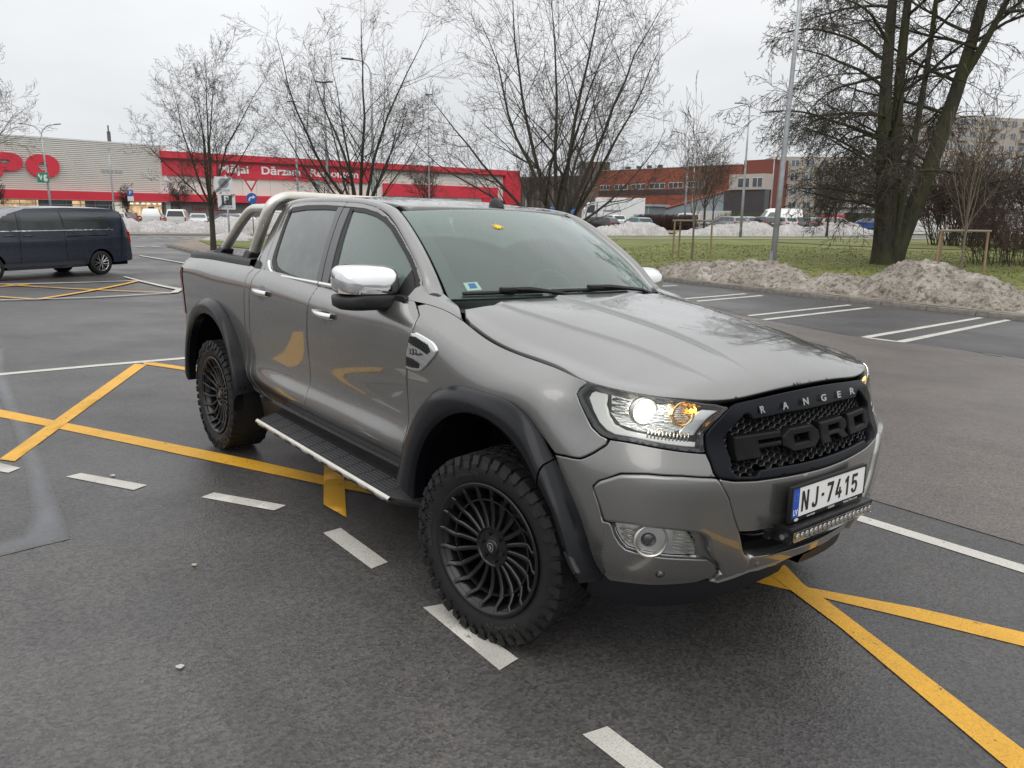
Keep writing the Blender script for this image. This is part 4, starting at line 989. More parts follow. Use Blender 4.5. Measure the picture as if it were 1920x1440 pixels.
# ---- wheels
def tyre_wheel():
    Rw, rl = .3917, .268
    w = ob('wheel', None, ROOT)
    prof = [(rl + .004, -.255), (rl + .03, -.268), (.335, -.276), (.364, -.268), (.382, -.250), (.386, -.235), (.388, -.14), (.386, -.045), (.382, -.030), (.364, -.012), (.335, -.004), (rl + .03, -.012), (rl + .004, -.024)]
    prof = [(r_, a + .0) for r_, a in prof]
    prof = [(prof[0][0], prof[0][1])] + prof[1:]
    mb = MB(); mb.lathe(prof, 96); ty = mb.build('tyre', RUBBER, w, smooth=True)
    # tread blocks
    tb = MB(); nb = 44
    def blk(a0, a1, y0, y1, r0, r1, sk=0.):
        P = []
        for rr in (r0, r1):
            for (a, y) in ((a0, y0), (a1, y0), (a1 + sk, y1), (a0 + sk, y1)): 
                sh_ = .92 if rr == r1 else 1; am, ym = (a0 + a1) / 2 + sk / 2, (y0 + y1) / 2
                aa = am + (a - am) * sh_; yy = ym + (y - ym) * sh_
                P.append((rr * math.cos(aa), yy, rr * math.sin(aa)))
        tb.hexa(P)
    da = 2 * math.pi / nb
    for i in range(nb):
        a = i * da; z_ = (i % 2) * .006
        # shoulder blocks that wrap down the sidewall, both sides
        for sgn in (1, -1):
            f = (lambda y: y) if sgn == 1 else (lambda y: -.28 - y)
            o_ = a + (0 if sgn == 1 else da * .5)
            blk(o_, o_ + da * (.80 if i % 2 else .70), f(-.010 + z_), f(-.062), .372, Rw - .001, .02 * sgn)
            L1 = .340 + (0 if i % 2 else .016)
            P = []
            for yy, inn_ in ((f(-.003), 0), (f(.004 - .003), 1)):
                pass
            q0, q1 = o_ + da * .06, o_ + da * .66
            P = [(L1 * math.cos(q0), f(-.014), L1 * math.sin(q0)), (L1 * math.cos(q1), f(-.014), L1 * math.sin(q1)), (.386 * math.cos(q1), f(-.034), .386 * math.sin(q1)), (.386 * math.cos(q0), f(-.034), .386 * math.sin(q0)),
                 (L1 * math.cos(q0), f(.003), L1 * math.sin(q0)), (L1 * math.cos(q1), f(.003), L1 * math.sin(q1)), (.387 * math.cos(q1), f(-.010), .387 * math.sin(q1)), (.387 * math.cos(q0), f(-.010), .387 * math.sin(q0))]
            tb.hexa(P)
            # stepped sidewall lug
            q0, q1 = o_ + da * .30, o_ + da * .52; Lb = L1 - .014
            tb.hexa([(Lb * math.cos(q0), f(-.012), Lb * math.sin(q0)), (Lb * math.cos(q1), f(-.012), Lb * math.sin(q1)), ((L1 + .002) * math.cos(q1), f(-.012), (L1 + .002) * math.sin(q1)), ((L1 + .002) * math.cos(q0), f(-.012), (L1 + .002) * math.sin(q0)),
                     (Lb * math.cos(q0), f(.002), Lb * math.sin(q0)), (Lb * math.cos(q1), f(.002), Lb * math.sin(q1)), ((L1 + .002) * math.cos(q1), f(.002), (L1 + .002) * math.sin(q1)), ((L1 + .002) * math.cos(q0), f(.002), (L1 + .002) * math.sin(q0))])
        for yc, k_ in ((-.092, .3), (-.140, .8), (-.188, .3)):
            blk(a + da * k_, a + da * (k_ + .52), yc - .021, yc + .002, .38, Rw, .035); blk(a + da * (k_ + .3), a + da * (k_ + .80), yc + .003, yc + .019, .38, Rw, -.03)
    tb.build('tread_blocks', RUBBER, w, kind='stuff')
    # raised sidewall lettering
    def arc_text(txt, a_mid, size, rad, flip):
        V = []; F = []
        me = text_mesh(txt, size, .0016, RUBBER, .0006, sx=1.05)
        co = np.array([v.co[:] for v in me.vertices]); sg = -1 if flip else 1
        out = []
        for x, y, z in co:
            r_ = rad + sg * y; a = a_mid - sg * x / rad if not flip else a_mid + x / rad
            out.append((r_ * math.cos(a), .0 - abs(r_ - .335) * .18 + z + .0006 - .003, r_ * math.sin(a)))
        me2 = new_mesh('sidewall_letter', out, [tuple(p.vertices) for p in me.polygons], mat('raised_tyre_letter', (.03, .03, .03), .45)); return me2
    # wheel axis: -y (right side) is the outside in local +y; letters mirrored later by scale of the object's rotation
    for txt, am, fl in (('BFGoodrich', R(90), False), ('All-Terrain T/A', R(-90), True), ('LT275/55R20', R(20), False)):
        ob('sidewall_letter', arc_text(txt, am, .026, .316, fl), w)
    # rim barrel
    rp = [(.268, -.255), (.276, -.250), (.262, -.235), (.248, -.20), (.236, -.12), (.240, -.05), (.250, -.035), (.262, -.022), (.2775, -.016), (.2785, -.010), (.274, -.006), (.262, -.010), (.254, -.022)]
    rb_ = MB(); rb_.lathe(rp, 80); rim = rb_.build('rim', BLACKM, w, smooth=True)
    # mid ring and brake
    MB().lathe([(.196, -.046), (.203, -.046), (.203, -.062), (.196, -.062), (.196, -.046)], 64).build('mid_ring', BLACKM, w, auto=40)
    MB().lathe([(.06, -.150), (.165, -.150), (.165, -.165), (.06, -.165)], 48).build('brake_disc', mat('brake_steel', (.10, .095, .09), .4, .8), w, auto=40)
    MB().lathe([(0, -.19), (.24, -.19)], 32).build('barrel_back', VOID, w)
    # hub
    MB().lathe([(0, -.047), (.030, -.047), (.034, -.050), (.036, -.056), (.050, -.060), (.074, -.058), (.079, -.052), (.083, -.052), (.086, -.060), (.086, -.10), (.0, -.10)], 48).build('hub', BLACKM, w, auto=40)
    for i in range(6):
        a = R(30) + i * math.pi / 3; c_ = (.057 * math.cos(a), -.066, .057 * math.sin(a)); d_ = (.057 * math.cos(a), -.046, .057 * math.sin(a))
        MB().cyl(c_, d_, .0095, 6).build('wheel_nut', mat('dark_nut', (.05, .05, .05), .25, .8), w, auto=30)
    sh_ = [(0, .021), (.013, .017), (.017, .008), (.012, -.010), (0, -.021), (-.012, -.010), (-.017, .008), (-.013, .017)]
    mb = MB(); mb.prism(sh_, -.0475, -.0455, lambda u, v, d: (u, d, v)); mb.build('shield_emblem', mat('emblem_silver', (.45, .45, .45), .3, .8), w)
    mb = MB(); mb.prism([(a * .8, b * .8) for a, b in sh_], -.0456, -.0448, lambda u, v, d: (u, d, v)); mb.build('emblem_field', BLACKG, w)
    mb = MB(); mb.prism([(-.006, -.006), (-.002, .009), (.004, .010), (.008, .003), (.003, .001), (.006, -.008)], -.0449, -.0444, lambda u, v, d: (u, d, v)); mb.build('emblem_figure', mat('emblem_silver'), w)
    # 20 bent spokes, one shared mesh
    def spoke_mesh():
        sec = []   # (radius, swing, y_front, y_back, half width)
        st_ = [(.080, 0, -.054, -.085, .0085), (.120, .000, -.058, -.088, .0090), (.170, .001, -.054, -.086, .0100), (.206, .002, -.042, -.078, .0105), (.228, .016, -.028, -.064, .0100), (.240, .026, -.018, -.056, .0095), (.270, .028, -.007, -.04, .0095)]
        V = []; F = []
        for r_, sw, yf, yb, hw in st_:
            V += [(r_, yf - .004, sw - hw), (r_, yf, sw - hw * .5), (r_, yf, sw + hw * .5), (r_, yf - .004, sw + hw), (r_, yb, sw + hw * .8), (r_, yb, sw - hw * .8)]
        n_ = 6
        for i in range(len(st_) - 1):
            for j in range(n_): F.append((i * n_ + j, i * n_ + (j + 1) % n_, (i + 1) * n_ + (j + 1) % n_, (i + 1) * n_ + j))
        F += [tuple(range(n_)), tuple(range((len(st_) - 1) * n_, len(st_) * n_))]
        mb = MB(); mb.add(V, F); o = mb.build('spoke', BLACKM, w, auto=30); return o
    s0 = spoke_mesh()
    for i in range(1, 20):
        c_ = s0.copy(); COL.objects.link(c_); c_.parent = w; c_.rotation_euler = (0, i * math.pi / 10, 0)
    return w
W0 = tyre_wheel()
def place_wheel(w, x, s, st):
    w.rotation_euler = (0, R(17 * x) + .3, st if s > 0 else st + math.pi)
    w.rotation_mode = 'XYZ'
    # local +y is the outside of the wheel
    w.matrix_local = Matrix.Translation((x, s * .9716, .3917)) @ Matrix.Rotation(st + (math.pi if s < 0 else 0), 4, 'Z') @ Matrix.Rotation(.35 + x, 4, 'Y')
wf = W0; place_wheel(wf, 0, -1, .176)
for x, s, st in ((-3.22, -1, 0), (0, 1, .176), (-3.22, 1, 0)):
    c_ = copy_tree(W0, ROOT); place_wheel(c_, x, s, st)
# suspension hints
MB().cyl((0, -.75, .39), (0, .75, .39), .05, 10).build('front_axle', BLACKM, ROOT, smooth=True)
MB().cyl((-3.22, -.75, .39), (-3.22, .75, .39), .06, 10).build('rear_axle', BLACKM, ROOT, smooth=True)
mb = MB(); mb.box(-4.0, .3, -.50, -.40, .48, .62); mb.box(-4.0, .3, .40, .50, .48, .62); mb.build('chassis_rail', BLACKM, ROOT)
for s in (-1, 1):
    mb = MB(); mb.tube([(.05, s * .60, .45), (.02, s * .62, .95)], .045, 10); mb.build('shock_absorber', BLACKM, ROOT, smooth=True)
# ---- cargo bed with roller cover and tailgate
mb = MB()
V = [(x, y, 1.372 + .022 * (1 - (y / .78)**2)) for x in np.linspace(-3.93, -2.74, 25) for y in np.linspace(-.775, .775, 9)]
F = [(i * 9 + j, i * 9 + j + 1, i * 9 + 10 + j, i * 9 + 9 + j) for i in range(24) for j in range(8)]
mb.add(V, F).build('roller_cover', mat('wet_black_cover', (.03, .033, .038), .18, .3, .6), ROOT, smooth=True)
for i in range(12):
    x = -3.90 + i * .1; mb = MB(); mb.bbox(x - .003, x + .003, -.77, .77, 1.372, 1.3735, .0008) if False else None
tg = MB(); tg.tube([(-4.02, y, 1.315 + .02 * (1 - (y / .8)**2)) for y in np.linspace(-.76, .76, 12)], .045, 10); tg.build('tailgate_top', PAINT, ROOT, smooth=True)
MB().bbox(-4.14, -4.06, -.72, .72, .70, 1.36, .02).build('tailgate', PAINT, ROOT, auto=40)
MB().bbox(-4.30, -4.08, -.82, .82, .52, .68, .04).build('rear_bumper', mat('satin_chrome'), ROOT, auto=40)
MB().bbox(-4.0, -2.72, -.75, .75, .70, .74, .01).build('bed_floor', BLACKP, ROOT)
# ---- stainless sport bar: two hoops
sb = ob('sport_bar', None, ROOT)
def hoop(pts, r_, nm):
    right = [np.array(p, float) for p in pts]; left = [np.array((p[0], -p[1], p[2])) for p in pts[::-1]]
    path = crom(right + left, 7); MB().tube(path, r_, 20, True).build(nm, STEEL, sb, smooth=True)
hoop([(-2.865, -.780, 1.40), (-2.79, -.765, 1.53), (-2.715, -.745, 1.66), (-2.685, -.715, 1.735), (-2.675, -.655, 1.775), (-2.68, -.57, 1.788), (-2.69, -.40, 1.788), (-2.70, -.15, 1.786)], .038, 'front_hoop')
hoop([(-3.50, -.755, 1.40), (-3.39, -.745, 1.475), (-3.21, -.735, 1.59), (-3.09, -.725, 1.66), (-3.02, -.70, 1.695), (-2.97, -.66, 1.715), (-2.86, -.62, 1.722), (-2.76, -.60, 1.722), (-2.715, -.56, 1.722), (-2.70, -.3, 1.72)], .034, 'rear_hoop') if False else None
for s in (-1, 1):
    path = crom([(-3.50, s * .755, 1.40), (-3.36, s * .748, 1.492), (-3.20, s * .74, 1.597), (-3.08, s * .73, 1.668), (-3.03, s * .725, 1.69), (-2.97, s * .722, 1.703), (-2.88, s * .722, 1.706), (-2.72, s * .722, 1.708)], 6)
    MB().tube(path, .033, 18).build('rear_leg', STEEL, sb, smooth=True)
    # cast feet
    for (x, y, l, hh, dx) in ((-3.555, .762, .135, .075, .10), (-2.885, .790, .075, .085, .03)):
        b0 = [(x - l, s * y - .055, 1.352), (x + l * .75, s * y - .055, 1.352), (x + l * .75, s * y + .05, 1.352), (x - l, s * y + .05, 1.352)]
        c0 = [(x + dx - .05, s * (y - .01) - .042, 1.352 + hh), (x + dx + .045, s * (y - .01) - .042, 1.352 + hh * .85), (x + dx + .045, s * (y - .01) + .042, 1.352 + hh * .85), (x + dx - .05, s * (y - .01) + .042, 1.352 + hh)]
        o = MB().hexa(b0 + c0).build('bar_foot', BLACKP, sb)
        bv = o.modifiers.new('bevel', 'BEVEL'); bv.width = .012; bv.segments = 3
# ---- door mirrors
for s in (-1, 1):
    mo = ob('door_mirror', None, ROOT, loc=(0, -.035 if s > 0 else 0, -.025 if s > 0 else 0))
    def shell(sections, nm, mt, n=32, pw=3.2, z_cut=None):
        C_ = []
        for x, w0, w1, z0, z1 in sections:
            c = []
            for i in range(n):
                a = 2 * math.pi * i / n; ca, sa = math.cos(a), math.sin(a)
                c.append((x, s * ((w0 + w1) / 2 + (w1 - w0) / 2 * np.sign(ca) * abs(ca)**(2 / pw)), (z0 + z1) / 2 + (z1 - z0) / 2 * np.sign(sa) * abs(sa)**(2 / pw)))
            C_.append(np.array(c))
        V, F = loft(C_, True); F.append(tuple(range(n))[::-1]); F.append(tuple(range((len(C_) - 1) * n, len(C_) * n)))
        return MB().add(V, F).build(nm, mt, mo, smooth=True)
    # chrome cap (front faces forward), black lower shell, black arm
    shell([(-1.025, .822, 1.122, 1.334, 1.462), (-1.00, .815, 1.128, 1.326, 1.468), (-.95, .815, 1.126, 1.326, 1.463), (-.915, .820, 1.116, 1.326, 1.450), (-.892, .835, 1.098, 1.328, 1.430), (-.880, .86, 1.070, 1.332, 1.405), (-.876, .89, 1.03, 1.338, 1.385)], 'mirror_cap', CHROME, pw=4.6)
    shell([(-1.03, .84, 1.118, 1.29, 1.332), (-1.00, .80, 1.130, 1.262, 1.334), (-.95, .79, 1.132, 1.256, 1.333), (-.905, .79, 1.118, 1.258, 1.332), (-.875, .80, 1.085, 1.266, 1.330), (-.865, .82, 1.04, 1.276, 1.326)], 'mirror_shell', BLACKP, pw=4.0)
    shell([(-.99, .755, .90, 1.262, 1.322), (-.94, .75, .90, 1.245, 1.322), (-.885, .75, .88, 1.25, 1.318), (-.86, .76, .85, 1.262, 1.31)], 'mirror_arm', BLACKP, pw=2.8)
    mb = MB(); mb.prism(round_poly([(-.97, 1.20), (-.80, 1.20), (-.78, 1.33), (-.93, 1.33)], .02), .78, .872, lambda u, v, d: (u, s * d, v)); mb.build('mirror_base', BLACKP, mo, auto=40)
    mb = MB(); mb.prism(round_poly([(.875, 1.35), (1.105, 1.35), (1.10, 1.46), (.88, 1.46)], .03), -1.031, -1.027, lambda u, v, d: (d, s * u, v)); mb.build('mirror_glass', CHROME, mo)
    # indicator window in the cap
    C_ = []
    for dx, kz in ((.0, 0), (.004, .0)):
        pass
    ind = []
    for w, z0, z1, x in ((1.045, 1.338, 1.352, -.880), (1.065, 1.338, 1.375, -.886), (1.088, 1.338, 1.388, -.897), (1.108, 1.338, 1.392, -.918), (1.122, 1.338, 1.392, -.950)):
        ind.append(np.array([(x + .003, s * (w + .002), z) for z in np.linspace(z0, z1, 5)]))
    strip('side_indicator', ind, mat('indicator_window', (.55, .50, .45), .12, .3, coat=1.), mo)
# ---- door handles
for s in (-1, 1):
    for t0, t1, vc in ((-2.475, -2.252, .652), (-1.607, -1.388, .637)):
        dh = ob('door_handle', None, ROOT)
        tt = np.linspace(t0, t1, 12); vv = vc - .0 * tt; C_ = []
        off = .012 + .022 * np.sin(np.linspace(.25, math.pi - .25, 12))
        for dv, k_ in ((.016, .3), (.021, .8), (.014, 1.12), (0, 1.25), (-.013, 1.12), (-.020, .8), (-.015, .3)):
            C_.append(low3(tt, vv + dv, s, off * k_))
        strip('grip', C_, CHROME, dh)
        c_ = low3([t0 + .02], [vc], s, .01)[0]
        MB().bbox(c_[0] - .016, c_[0] + .016, c_[1] - .012, c_[1] + .012, c_[2] - .017, c_[2] + .017, .005).build('lock_cap', CHROME, dh, auto=40)
    # side vent badge
    vb = panel('side_vent', LOW, round_poly([(-.617, .662), (-.585, .672), (-.525, .668), (-.452, .662), (-.422, .648), (-.402, .626), (-.425, .583), (-.478, .527), (-.530, .490), (-.60, .480), (-.668, .478), (-.655, .55), (-.628, .62)], .012, 3), CHROME, s=s, off=.009, r=.006, th=.012)
    panel('vent_grille', LOW, [(-.622, .640), (-.575, .648), (-.47, .632), (-.448, .605), (-.475, .582), (-.56, .596), (-.632, .606)], mat('vent_mesh_black', (.006, .006, .006), .5), s=s, parent=vb, off=.0105, r=.001, th=.003)
    panel('vent_grille', LOW, [(-.652, .535), (-.59, .533), (-.53, .522), (-.548, .50), (-.60, .492), (-.658, .492)], mat('vent_mesh_black'), s=s, parent=vb, off=.0105, r=.001, th=.003)
    mb = MB()
    for i in range(7):
        for j in range(3):
            c_ = low3([-.600 + i * .019 + (j % 2) * .009], [.634 - j * .014 + i * -.001], s, .0125)[0]; mb.tube([c_ + np.array([.0085 * math.cos(a), 0, .0075 * math.sin(a)]) for a in np.linspace(0, 2 * math.pi, 7)], .0014, 4, False)
            if i < 5 and j < 2:
                c_ = low3([-.640 + i * .019 + (j % 2) * .009], [.520 - j * .014], s, .0125)[0]; mb.tube([c_ + np.array([.0085 * math.cos(a), 0, .0075 * math.sin(a)]) for a in np.linspace(0, 2 * math.pi, 7)], .0014, 4, False)
    mb.build('vent_mesh', BLACKP, vb, kind='stuff')
    c_ = low3([-.590], [.566], s, .0165)[0]
    o = ob('engine_badge', text_mesh('3.2', .034, .002, INK, .0008, sx=1.0), vb, loc=tuple(c_)); o.rotation_euler = (R(90), 0, 0 if s < 0 else R(180)); 
    c_ = low3([-.535], [.566], s, .0165)[0]
    o = ob('engine_badge', text_mesh('TDCi', .013, .002, INK, .0004), vb, loc=tuple(c_)); o.rotation_euler = (R(90), 0, 0 if s < 0 else R(180))
# truck stands on the sloping car park: rotate it with that plane
RW = _basis(R(140.615), R(12.25), R(.7)) @ _basis(R(140.615), R(11.841), R(2.258)).T
T0 = CAM - RW @ CAM
M4 = Matrix.Identity(4)
for i in range(3):
    for j in range(3): M4[i][j] = RW[i, j]
    M4[i][3] = T0[i]
ROOT.matrix_world = M4
NPL = RW @ np.array([0, 0, 1.])
# ================================================================ GROUND
def hnear(x, y): return T0[2] - (NPL[0] * (x - T0[0]) + NPL[1] * (y - T0[1])) / NPL[2]
def H(x, y):
    """height of the ground: the car park drains gently, the land beyond is level"""
    x = np.asarray(x, float); y = np.asarray(y, float)
    r = np.hypot(x - CAM[0], y - CAM[1]); k = _ss(20, 46, r)
    return hnear(x, y) * (1 - k) - .36 * np.exp(-((x + 21.5)**2 + (y - .5)**2) / 72.) + .35 * _ss(80, 92, r) * _ss(35, 55, y)
def h1(x, y): return float(H(x, y))
g1 = np.concatenate([-np.geomspace(1500, 62, 12), np.arange(-60, 60.1, 1.2), np.geomspace(62, 1500, 12)])
def asph(n, b):
    tcn = _n(n, 'ShaderNodeTexCoord'); co = tcn.outputs['Object']
    big = noise(n, .11, 5, .6, vec=co); mid = noise(n, 1.1, 6, .65, vec=co); fine = noise(n, 95, 3, .75, vec=co); vf = noise(n, 240, 2, .8, vec=co)
    base = mixc(n, mapr(n, big, .35, .65, 0, 1), (.050, .047, .045), (.086, .080, .075))
    base = mixc(n, mapr(n, mid, .40, .68, 0, .55), base, (.034, .033, .035))
    base = mixc(n, mapr(n, noise(n, .8, 5, .6, vec=co, stretch=(.35, 2.2, 1)), .46, .66, 0, .45), base, (.040, .038, .037))
    base = mixc(n, mapr(n, noise(n, 5.5, 4, .7, vec=co), .66, .74, 0, .6), base, (.022, .021, .021))
    vor = _n(n, 'ShaderNodeTexVoronoi'); vor.inputs['Scale'].default_value = 85; n.links.new(co, vor.inputs[0])
    agg = mapr(n, vor.outputs['Color'], 0, 1, .52, 1.62)
    c = mixc(n, 1.0, base, agg, 'MULTIPLY')
    sp = rampn(n, vf, [(.0, (.55, .55, .55)), (.52, (1, 1, 1)), (.66, (1.0, 1.0, 1.0)), (.74, (2.2, 2.1, 2.0))])
    c = mixc(n, .8, c, sp, 'MULTIPLY')
    n.links.new(c, b.inputs['Base Color'])
    wet = mapr(n, noise(n, .45, 5, .6, vec=co), .40, .64, .36, .58); n.links.new(wet, b.inputs['Roughness'])
    bm = bumpn(n, vor.outputs['Distance'], .40, .004); bm = bumpn(n, fine, .3, .003, bm); n.links.new(bm, b.inputs['Normal'])
ASPH = mat('asphalt', (.1, .1, .1), .6, build=asph)
ground_x, ground_y = np.meshgrid(g1, g1, indexing='ij'); gz = H(ground_x, ground_y); n1 = len(g1)
V = np.stack([ground_x.ravel(), ground_y.ravel(), gz.ravel()], 1)
F = [(i * n1 + j, (i + 1) * n1 + j, (i + 1) * n1 + j + 1, i * n1 + j + 1) for i in range(n1 - 1) for j in range(n1 - 1)]
ob('ground', new_mesh('ground', V, F, ASPH, True), kind='structure')
def sheet(name, poly, dz, m_, grid=None, kind='structure', edge=0., **k):
    """a sheet that follows the ground; edge > 0 also gives it a visible side"""
    P = np.array(poly, float); ext = max(np.ptp(P[:, 0]), np.ptp(P[:, 1])); g_2 = grid or max(.15, min(3., ext / 14))
    L = densify(P, g_2)
    lo, hi = P.min(0), P.max(0); gx, gy = np.meshgrid(np.arange(lo[0] + g_2 * .37, hi[0], g_2), np.arange(lo[1] + g_2 * .41, hi[1], g_2)); G_ = np.stack([gx.ravel(), gy.ravel()], 1)
    if len(G_): G_ = G_[pip(P, G_)]
    A = np.vstack([L, G_]) if len(G_) else L
    vo, _, fo, _, _, _ = delaunay_2d_cdt([Vector(p) for p in A], [(i, (i + 1) % len(L)) for i in range(len(L))], [], 0, 1e-6)
    vo = np.array([tuple(v) for v in vo]); F = []
    for f in fo:
        c_ = vo[list(f)].mean(0)[None]
        if pip(P, c_)[0]: F.append(tuple(f))
    z = H(vo[:, 0], vo[:, 1]) + dz; V = [(a, b, c) for (a, b), c in zip(vo, z)]
    if edge:
        b0 = len(V); n_ = len(L)
        idx = [int(np.argmin(((vo - p)**2).sum(1))) for p in L]
        V += [(V[i][0], V[i][1], V[i][2] - edge) for i in idx]; F += [(idx[i], idx[(i + 1) % n_], b0 + (i + 1) % n_, b0 + i) for i in range(n_)]
    me = new_mesh(name, V, F, m_, True)
    return ob(name, me, kind=kind, **k)
# brownish older lane and dark fresher bays
def tint(c0, c1):
    def f(n, b):
        asph(n, b); lk = b.inputs['Base Color'].links[0].from_socket
        n.links.new(mixc(n, 1., lk, c0, 'MULTIPLY'), b.inputs['Base Color'])
    return f
LANE = mat('asphalt_lane', (.1, .1, .1), .6, build=tint((1.75, 1.58, 1.46), 0)); BAY = mat('asphalt_bays', (.1, .1, .1), .6, build=tint((.95, .96, 1.02), 0))
sheet('driving_lane', [(-12, 2.2), (-5.2, 2.15), (0, 2.12), (9, 2.2), (14, 3), (14, 10.4), (-2, 10.2), (-4.2, 10.0), (-7.2, 10.85), (-12, 12.6), (-16, 10)], .004, LANE)
sheet('parking_bays', [(-14.3, 12.9), (-9.75, 12.3), (-6.9, 10.9), (-4, 9.97), (14, 10.2), (14, 16.35), (-14.3, 16.35)], .004, BAY)
TAR = mat('tar_strip', (.028, .028, .030), .5, build=lambda n, b: n.links.new(bumpn(n, noise(n, 120, 3), .4, .003), b.inputs['Normal']))
sheet('tar_seam', [(.9, 3.72), (2.2, 3.74), (6, 3.9), (6, 3.925), (2.2, 3.765), (.9, 3.745)], .008, TAR, .3)
# salt-stained drying patch left by meltwater
def stain(n, b):
    asph(n, b); tcn = _n(n, 'ShaderNodeTexCoord'); lk = b.inputs['Base Color'].links[0].from_socket
    q = mapr(n, noise(n, 2.2, 5, .6, vec=tcn.outputs['Object']), .3, .62, .35, .9)
    at_ = _n(n, 'ShaderNodeAttribute', attribute_name='cover'); mq = _n(n, 'ShaderNodeMath', operation='MULTIPLY'); n.links.new(q, mq.inputs[0]); n.links.new(at_.outputs['Fac'], mq.inputs[1]); q = mq.outputs[0]
    n.links.new(mixc(n, q, lk, (.125, .132, .145)), b.inputs['Base Color']); b.inputs['Roughness'].default_value = .55
STAIN = mat('meltwater_stain', (.2, .2, .21), .5, build=stain)
_stp = [(-8.6, -1.62), (-7.16, -1.80), (-5.19, -1.93), (-4.26, -1.97), (-3.18, -2.04), (-2.30, -2.10), (-2.02, -2.13), (-2.0, -2.29), (-1.97, -2.5), (-2.05, -2.7), (-2.15, -2.55), (-2.20, -2.32), (-2.45, -2.24), (-3.3, -2.15), (-4.6, -2.06), (-6.5, -1.98), (-8.6, -1.85)]
_sto = sheet('meltwater_stain', _stp, .0025, STAIN, .035)
_sl = densify(_stp, .02); _sa = _sto.data.attributes.new('cover', 'FLOAT', 'POINT')
for i_, v_ in enumerate(_sto.data.vertices): _sa.data[i_].value = min(1., float(np.sqrt(((_sl - np.array(v_.co[:2]))**2).sum(1)).min()) / .06)
# painted markings
def worn(col, amt=.5):
    def f(n, b):
        tcn = _n(n, 'ShaderNodeTexCoord'); co = tcn.outputs['Object']
        c = mixc(n, mapr(n, noise(n, 3.5, 6, .65, vec=co), .42, .70, 0, .45), col, tuple(x * .62 for x in col))
        vf = noise(n, 130, 3, .8, vec=co); ch_ = noise(n, 16, 6, .75, vec=co)
        c = mixc(n, mapr(n, vf, .50, .62, 0, amt), c, (.06, .058, .055)); c = mixc(n, mapr(n, ch_, .62, .66, 0, .85), c, (.055, .052, .05)); n.links.new(c, b.inputs['Base Color'])
        n.links.new(bumpn(n, vf, .5, .003), b.inputs['Normal'])
    return f
YEL = mat('yellow_road_paint', (.7, .38, .03), .55, build=worn((.74, .385, .022), .40)); WHT = mat('white_road_paint', (.6, .58, .53), .55, build=worn((.56, .54, .485), .35))
def mark(poly, m_=WHT, dz=.0035, name='road_marking', grid=None): return sheet(name, poly, dz, m_, grid)
for p in ([(-3.09, -1.96), (-3.12, -1.87), (-2.66, -1.59), (-2.61, -1.68)], [(-3.75, -2.38), (-3.72, -2.30), (-3.43, -2.16), (-3.36, -2.235), (-3.53, -2.345)], [(-2.27, -1.39), (-2.31, -1.30), (-1.87, -1.03), (-1.83, -1.12)],
          [(-1.375, -1.035), (-1.385, -.925), (-.86, -.935), (-.84, -1.04)], [(-.37, -1.045), (-.345, -.95), (.195, -.965), (.215, -1.075)], [(.68, -1.085), (.70, -.985), (1.22, -1.0), (1.24, -1.10)], [(1.75, -1.11), (1.77, -1.0), (2.3, -1.01), (2.3, -1.12)]): mark(p)
mark([(-5.9, -2.42), (-5.2, -2.05), (-4.56, -1.74), (-3.79, -1.35), (-2.87, -.89), (-2.22, -.60), (-.9, .02), (.38, .585), (.53, .585), (.96, .83), (1.36, 1.0), (2.1, 1.33), (2.16, 1.21), (1.42, .87), (1.02, .71), (.63, .545), (.46, .47), (-.85, -.09), (-1.83, -.55), (-2.06, -.68), (-2.68, -.98), (-3.57, -1.41), (-4.47, -1.85), (-4.95, -2.10), (-5.9, -2.55)], YEL)
mark([(-6.86, -.62), (-6.74, -.53), (-3.60, -2.17), (-3.70, -2.245)], YEL, .0052)
mark([(-6.90, -.53), (-6.84, -.42), (-6.24, -.14), (-2.9, 1.4), (-2.85, 1.3), (-6.12, -.22), (-6.78, -.54)], YEL, .0046)
mark([(-2.95, -.25), (-2.85, -.20), (-2.11, -.53), (-1.50, -.83), (-1.76, -.845), (-2.30, -.58)], YEL, .0052)
mark([(.33, .72), (.50, .60), (.66, .535), (1.66, .06), (2.3, -.25), (2.26, -.38), (1.60, -.06), (.83, .345), (.47, .50), (.2, .62)], YEL, .0052)
mark([(-7.6, -2.6), (-6.92, -1.88), (-7.0, -1.0), (-7.05, .12), (-7.08, 1.4), (-6.95, 1.42), (-6.93, .12), (-6.88, -1.0), (-6.80, -1.92), (-7.5, -2.7)], WHT)
mark([(-6.9, 1.78), (0, 1.77), (1.1, 1.815), (2.6, 1.83), (2.6, 1.71), (1.1, 1.70), (0, 1.665), (-6.9, 1.66)], WHT)
for p in ([(-4.02, 10.06), (-4.40, 16.05), (-4.28, 16.05), (-3.88, 10.10)], [(-3.46, 10.10), (-3.92, 16.2), (-3.79, 16.2), (-3.31, 10.10)], [(-4.02, 9.98), (-3.88, 10.09), (-3.40, 10.16), (-3.32, 10.08), (-3.48, 10.0), (-3.9, 9.97)],
          [(-6.83, 10.88), (-7.18, 15.6), (-7.05, 15.6), (-6.69, 10.80)], [(-6.28, 10.52), (-6.64, 15.5), (-6.50, 15.5), (-6.14, 10.53)], [(-9.76, 12.58), (-10.07, 15.5), (-9.92, 15.5), (-9.60, 12.45)], [(-9.22, 12.31), (-9.57, 15.5), (-9.42, 15.5), (-9.05, 12.2)],
          [(-.95, 10.0), (-1.25, 16.2), (-1.13, 16.2), (-.81, 10.0)], [(-12.4, 13.2), (-12.5, 15.6), (-12.36, 15.6), (-12.25, 13.2)]): mark(p, WHT, .0085)
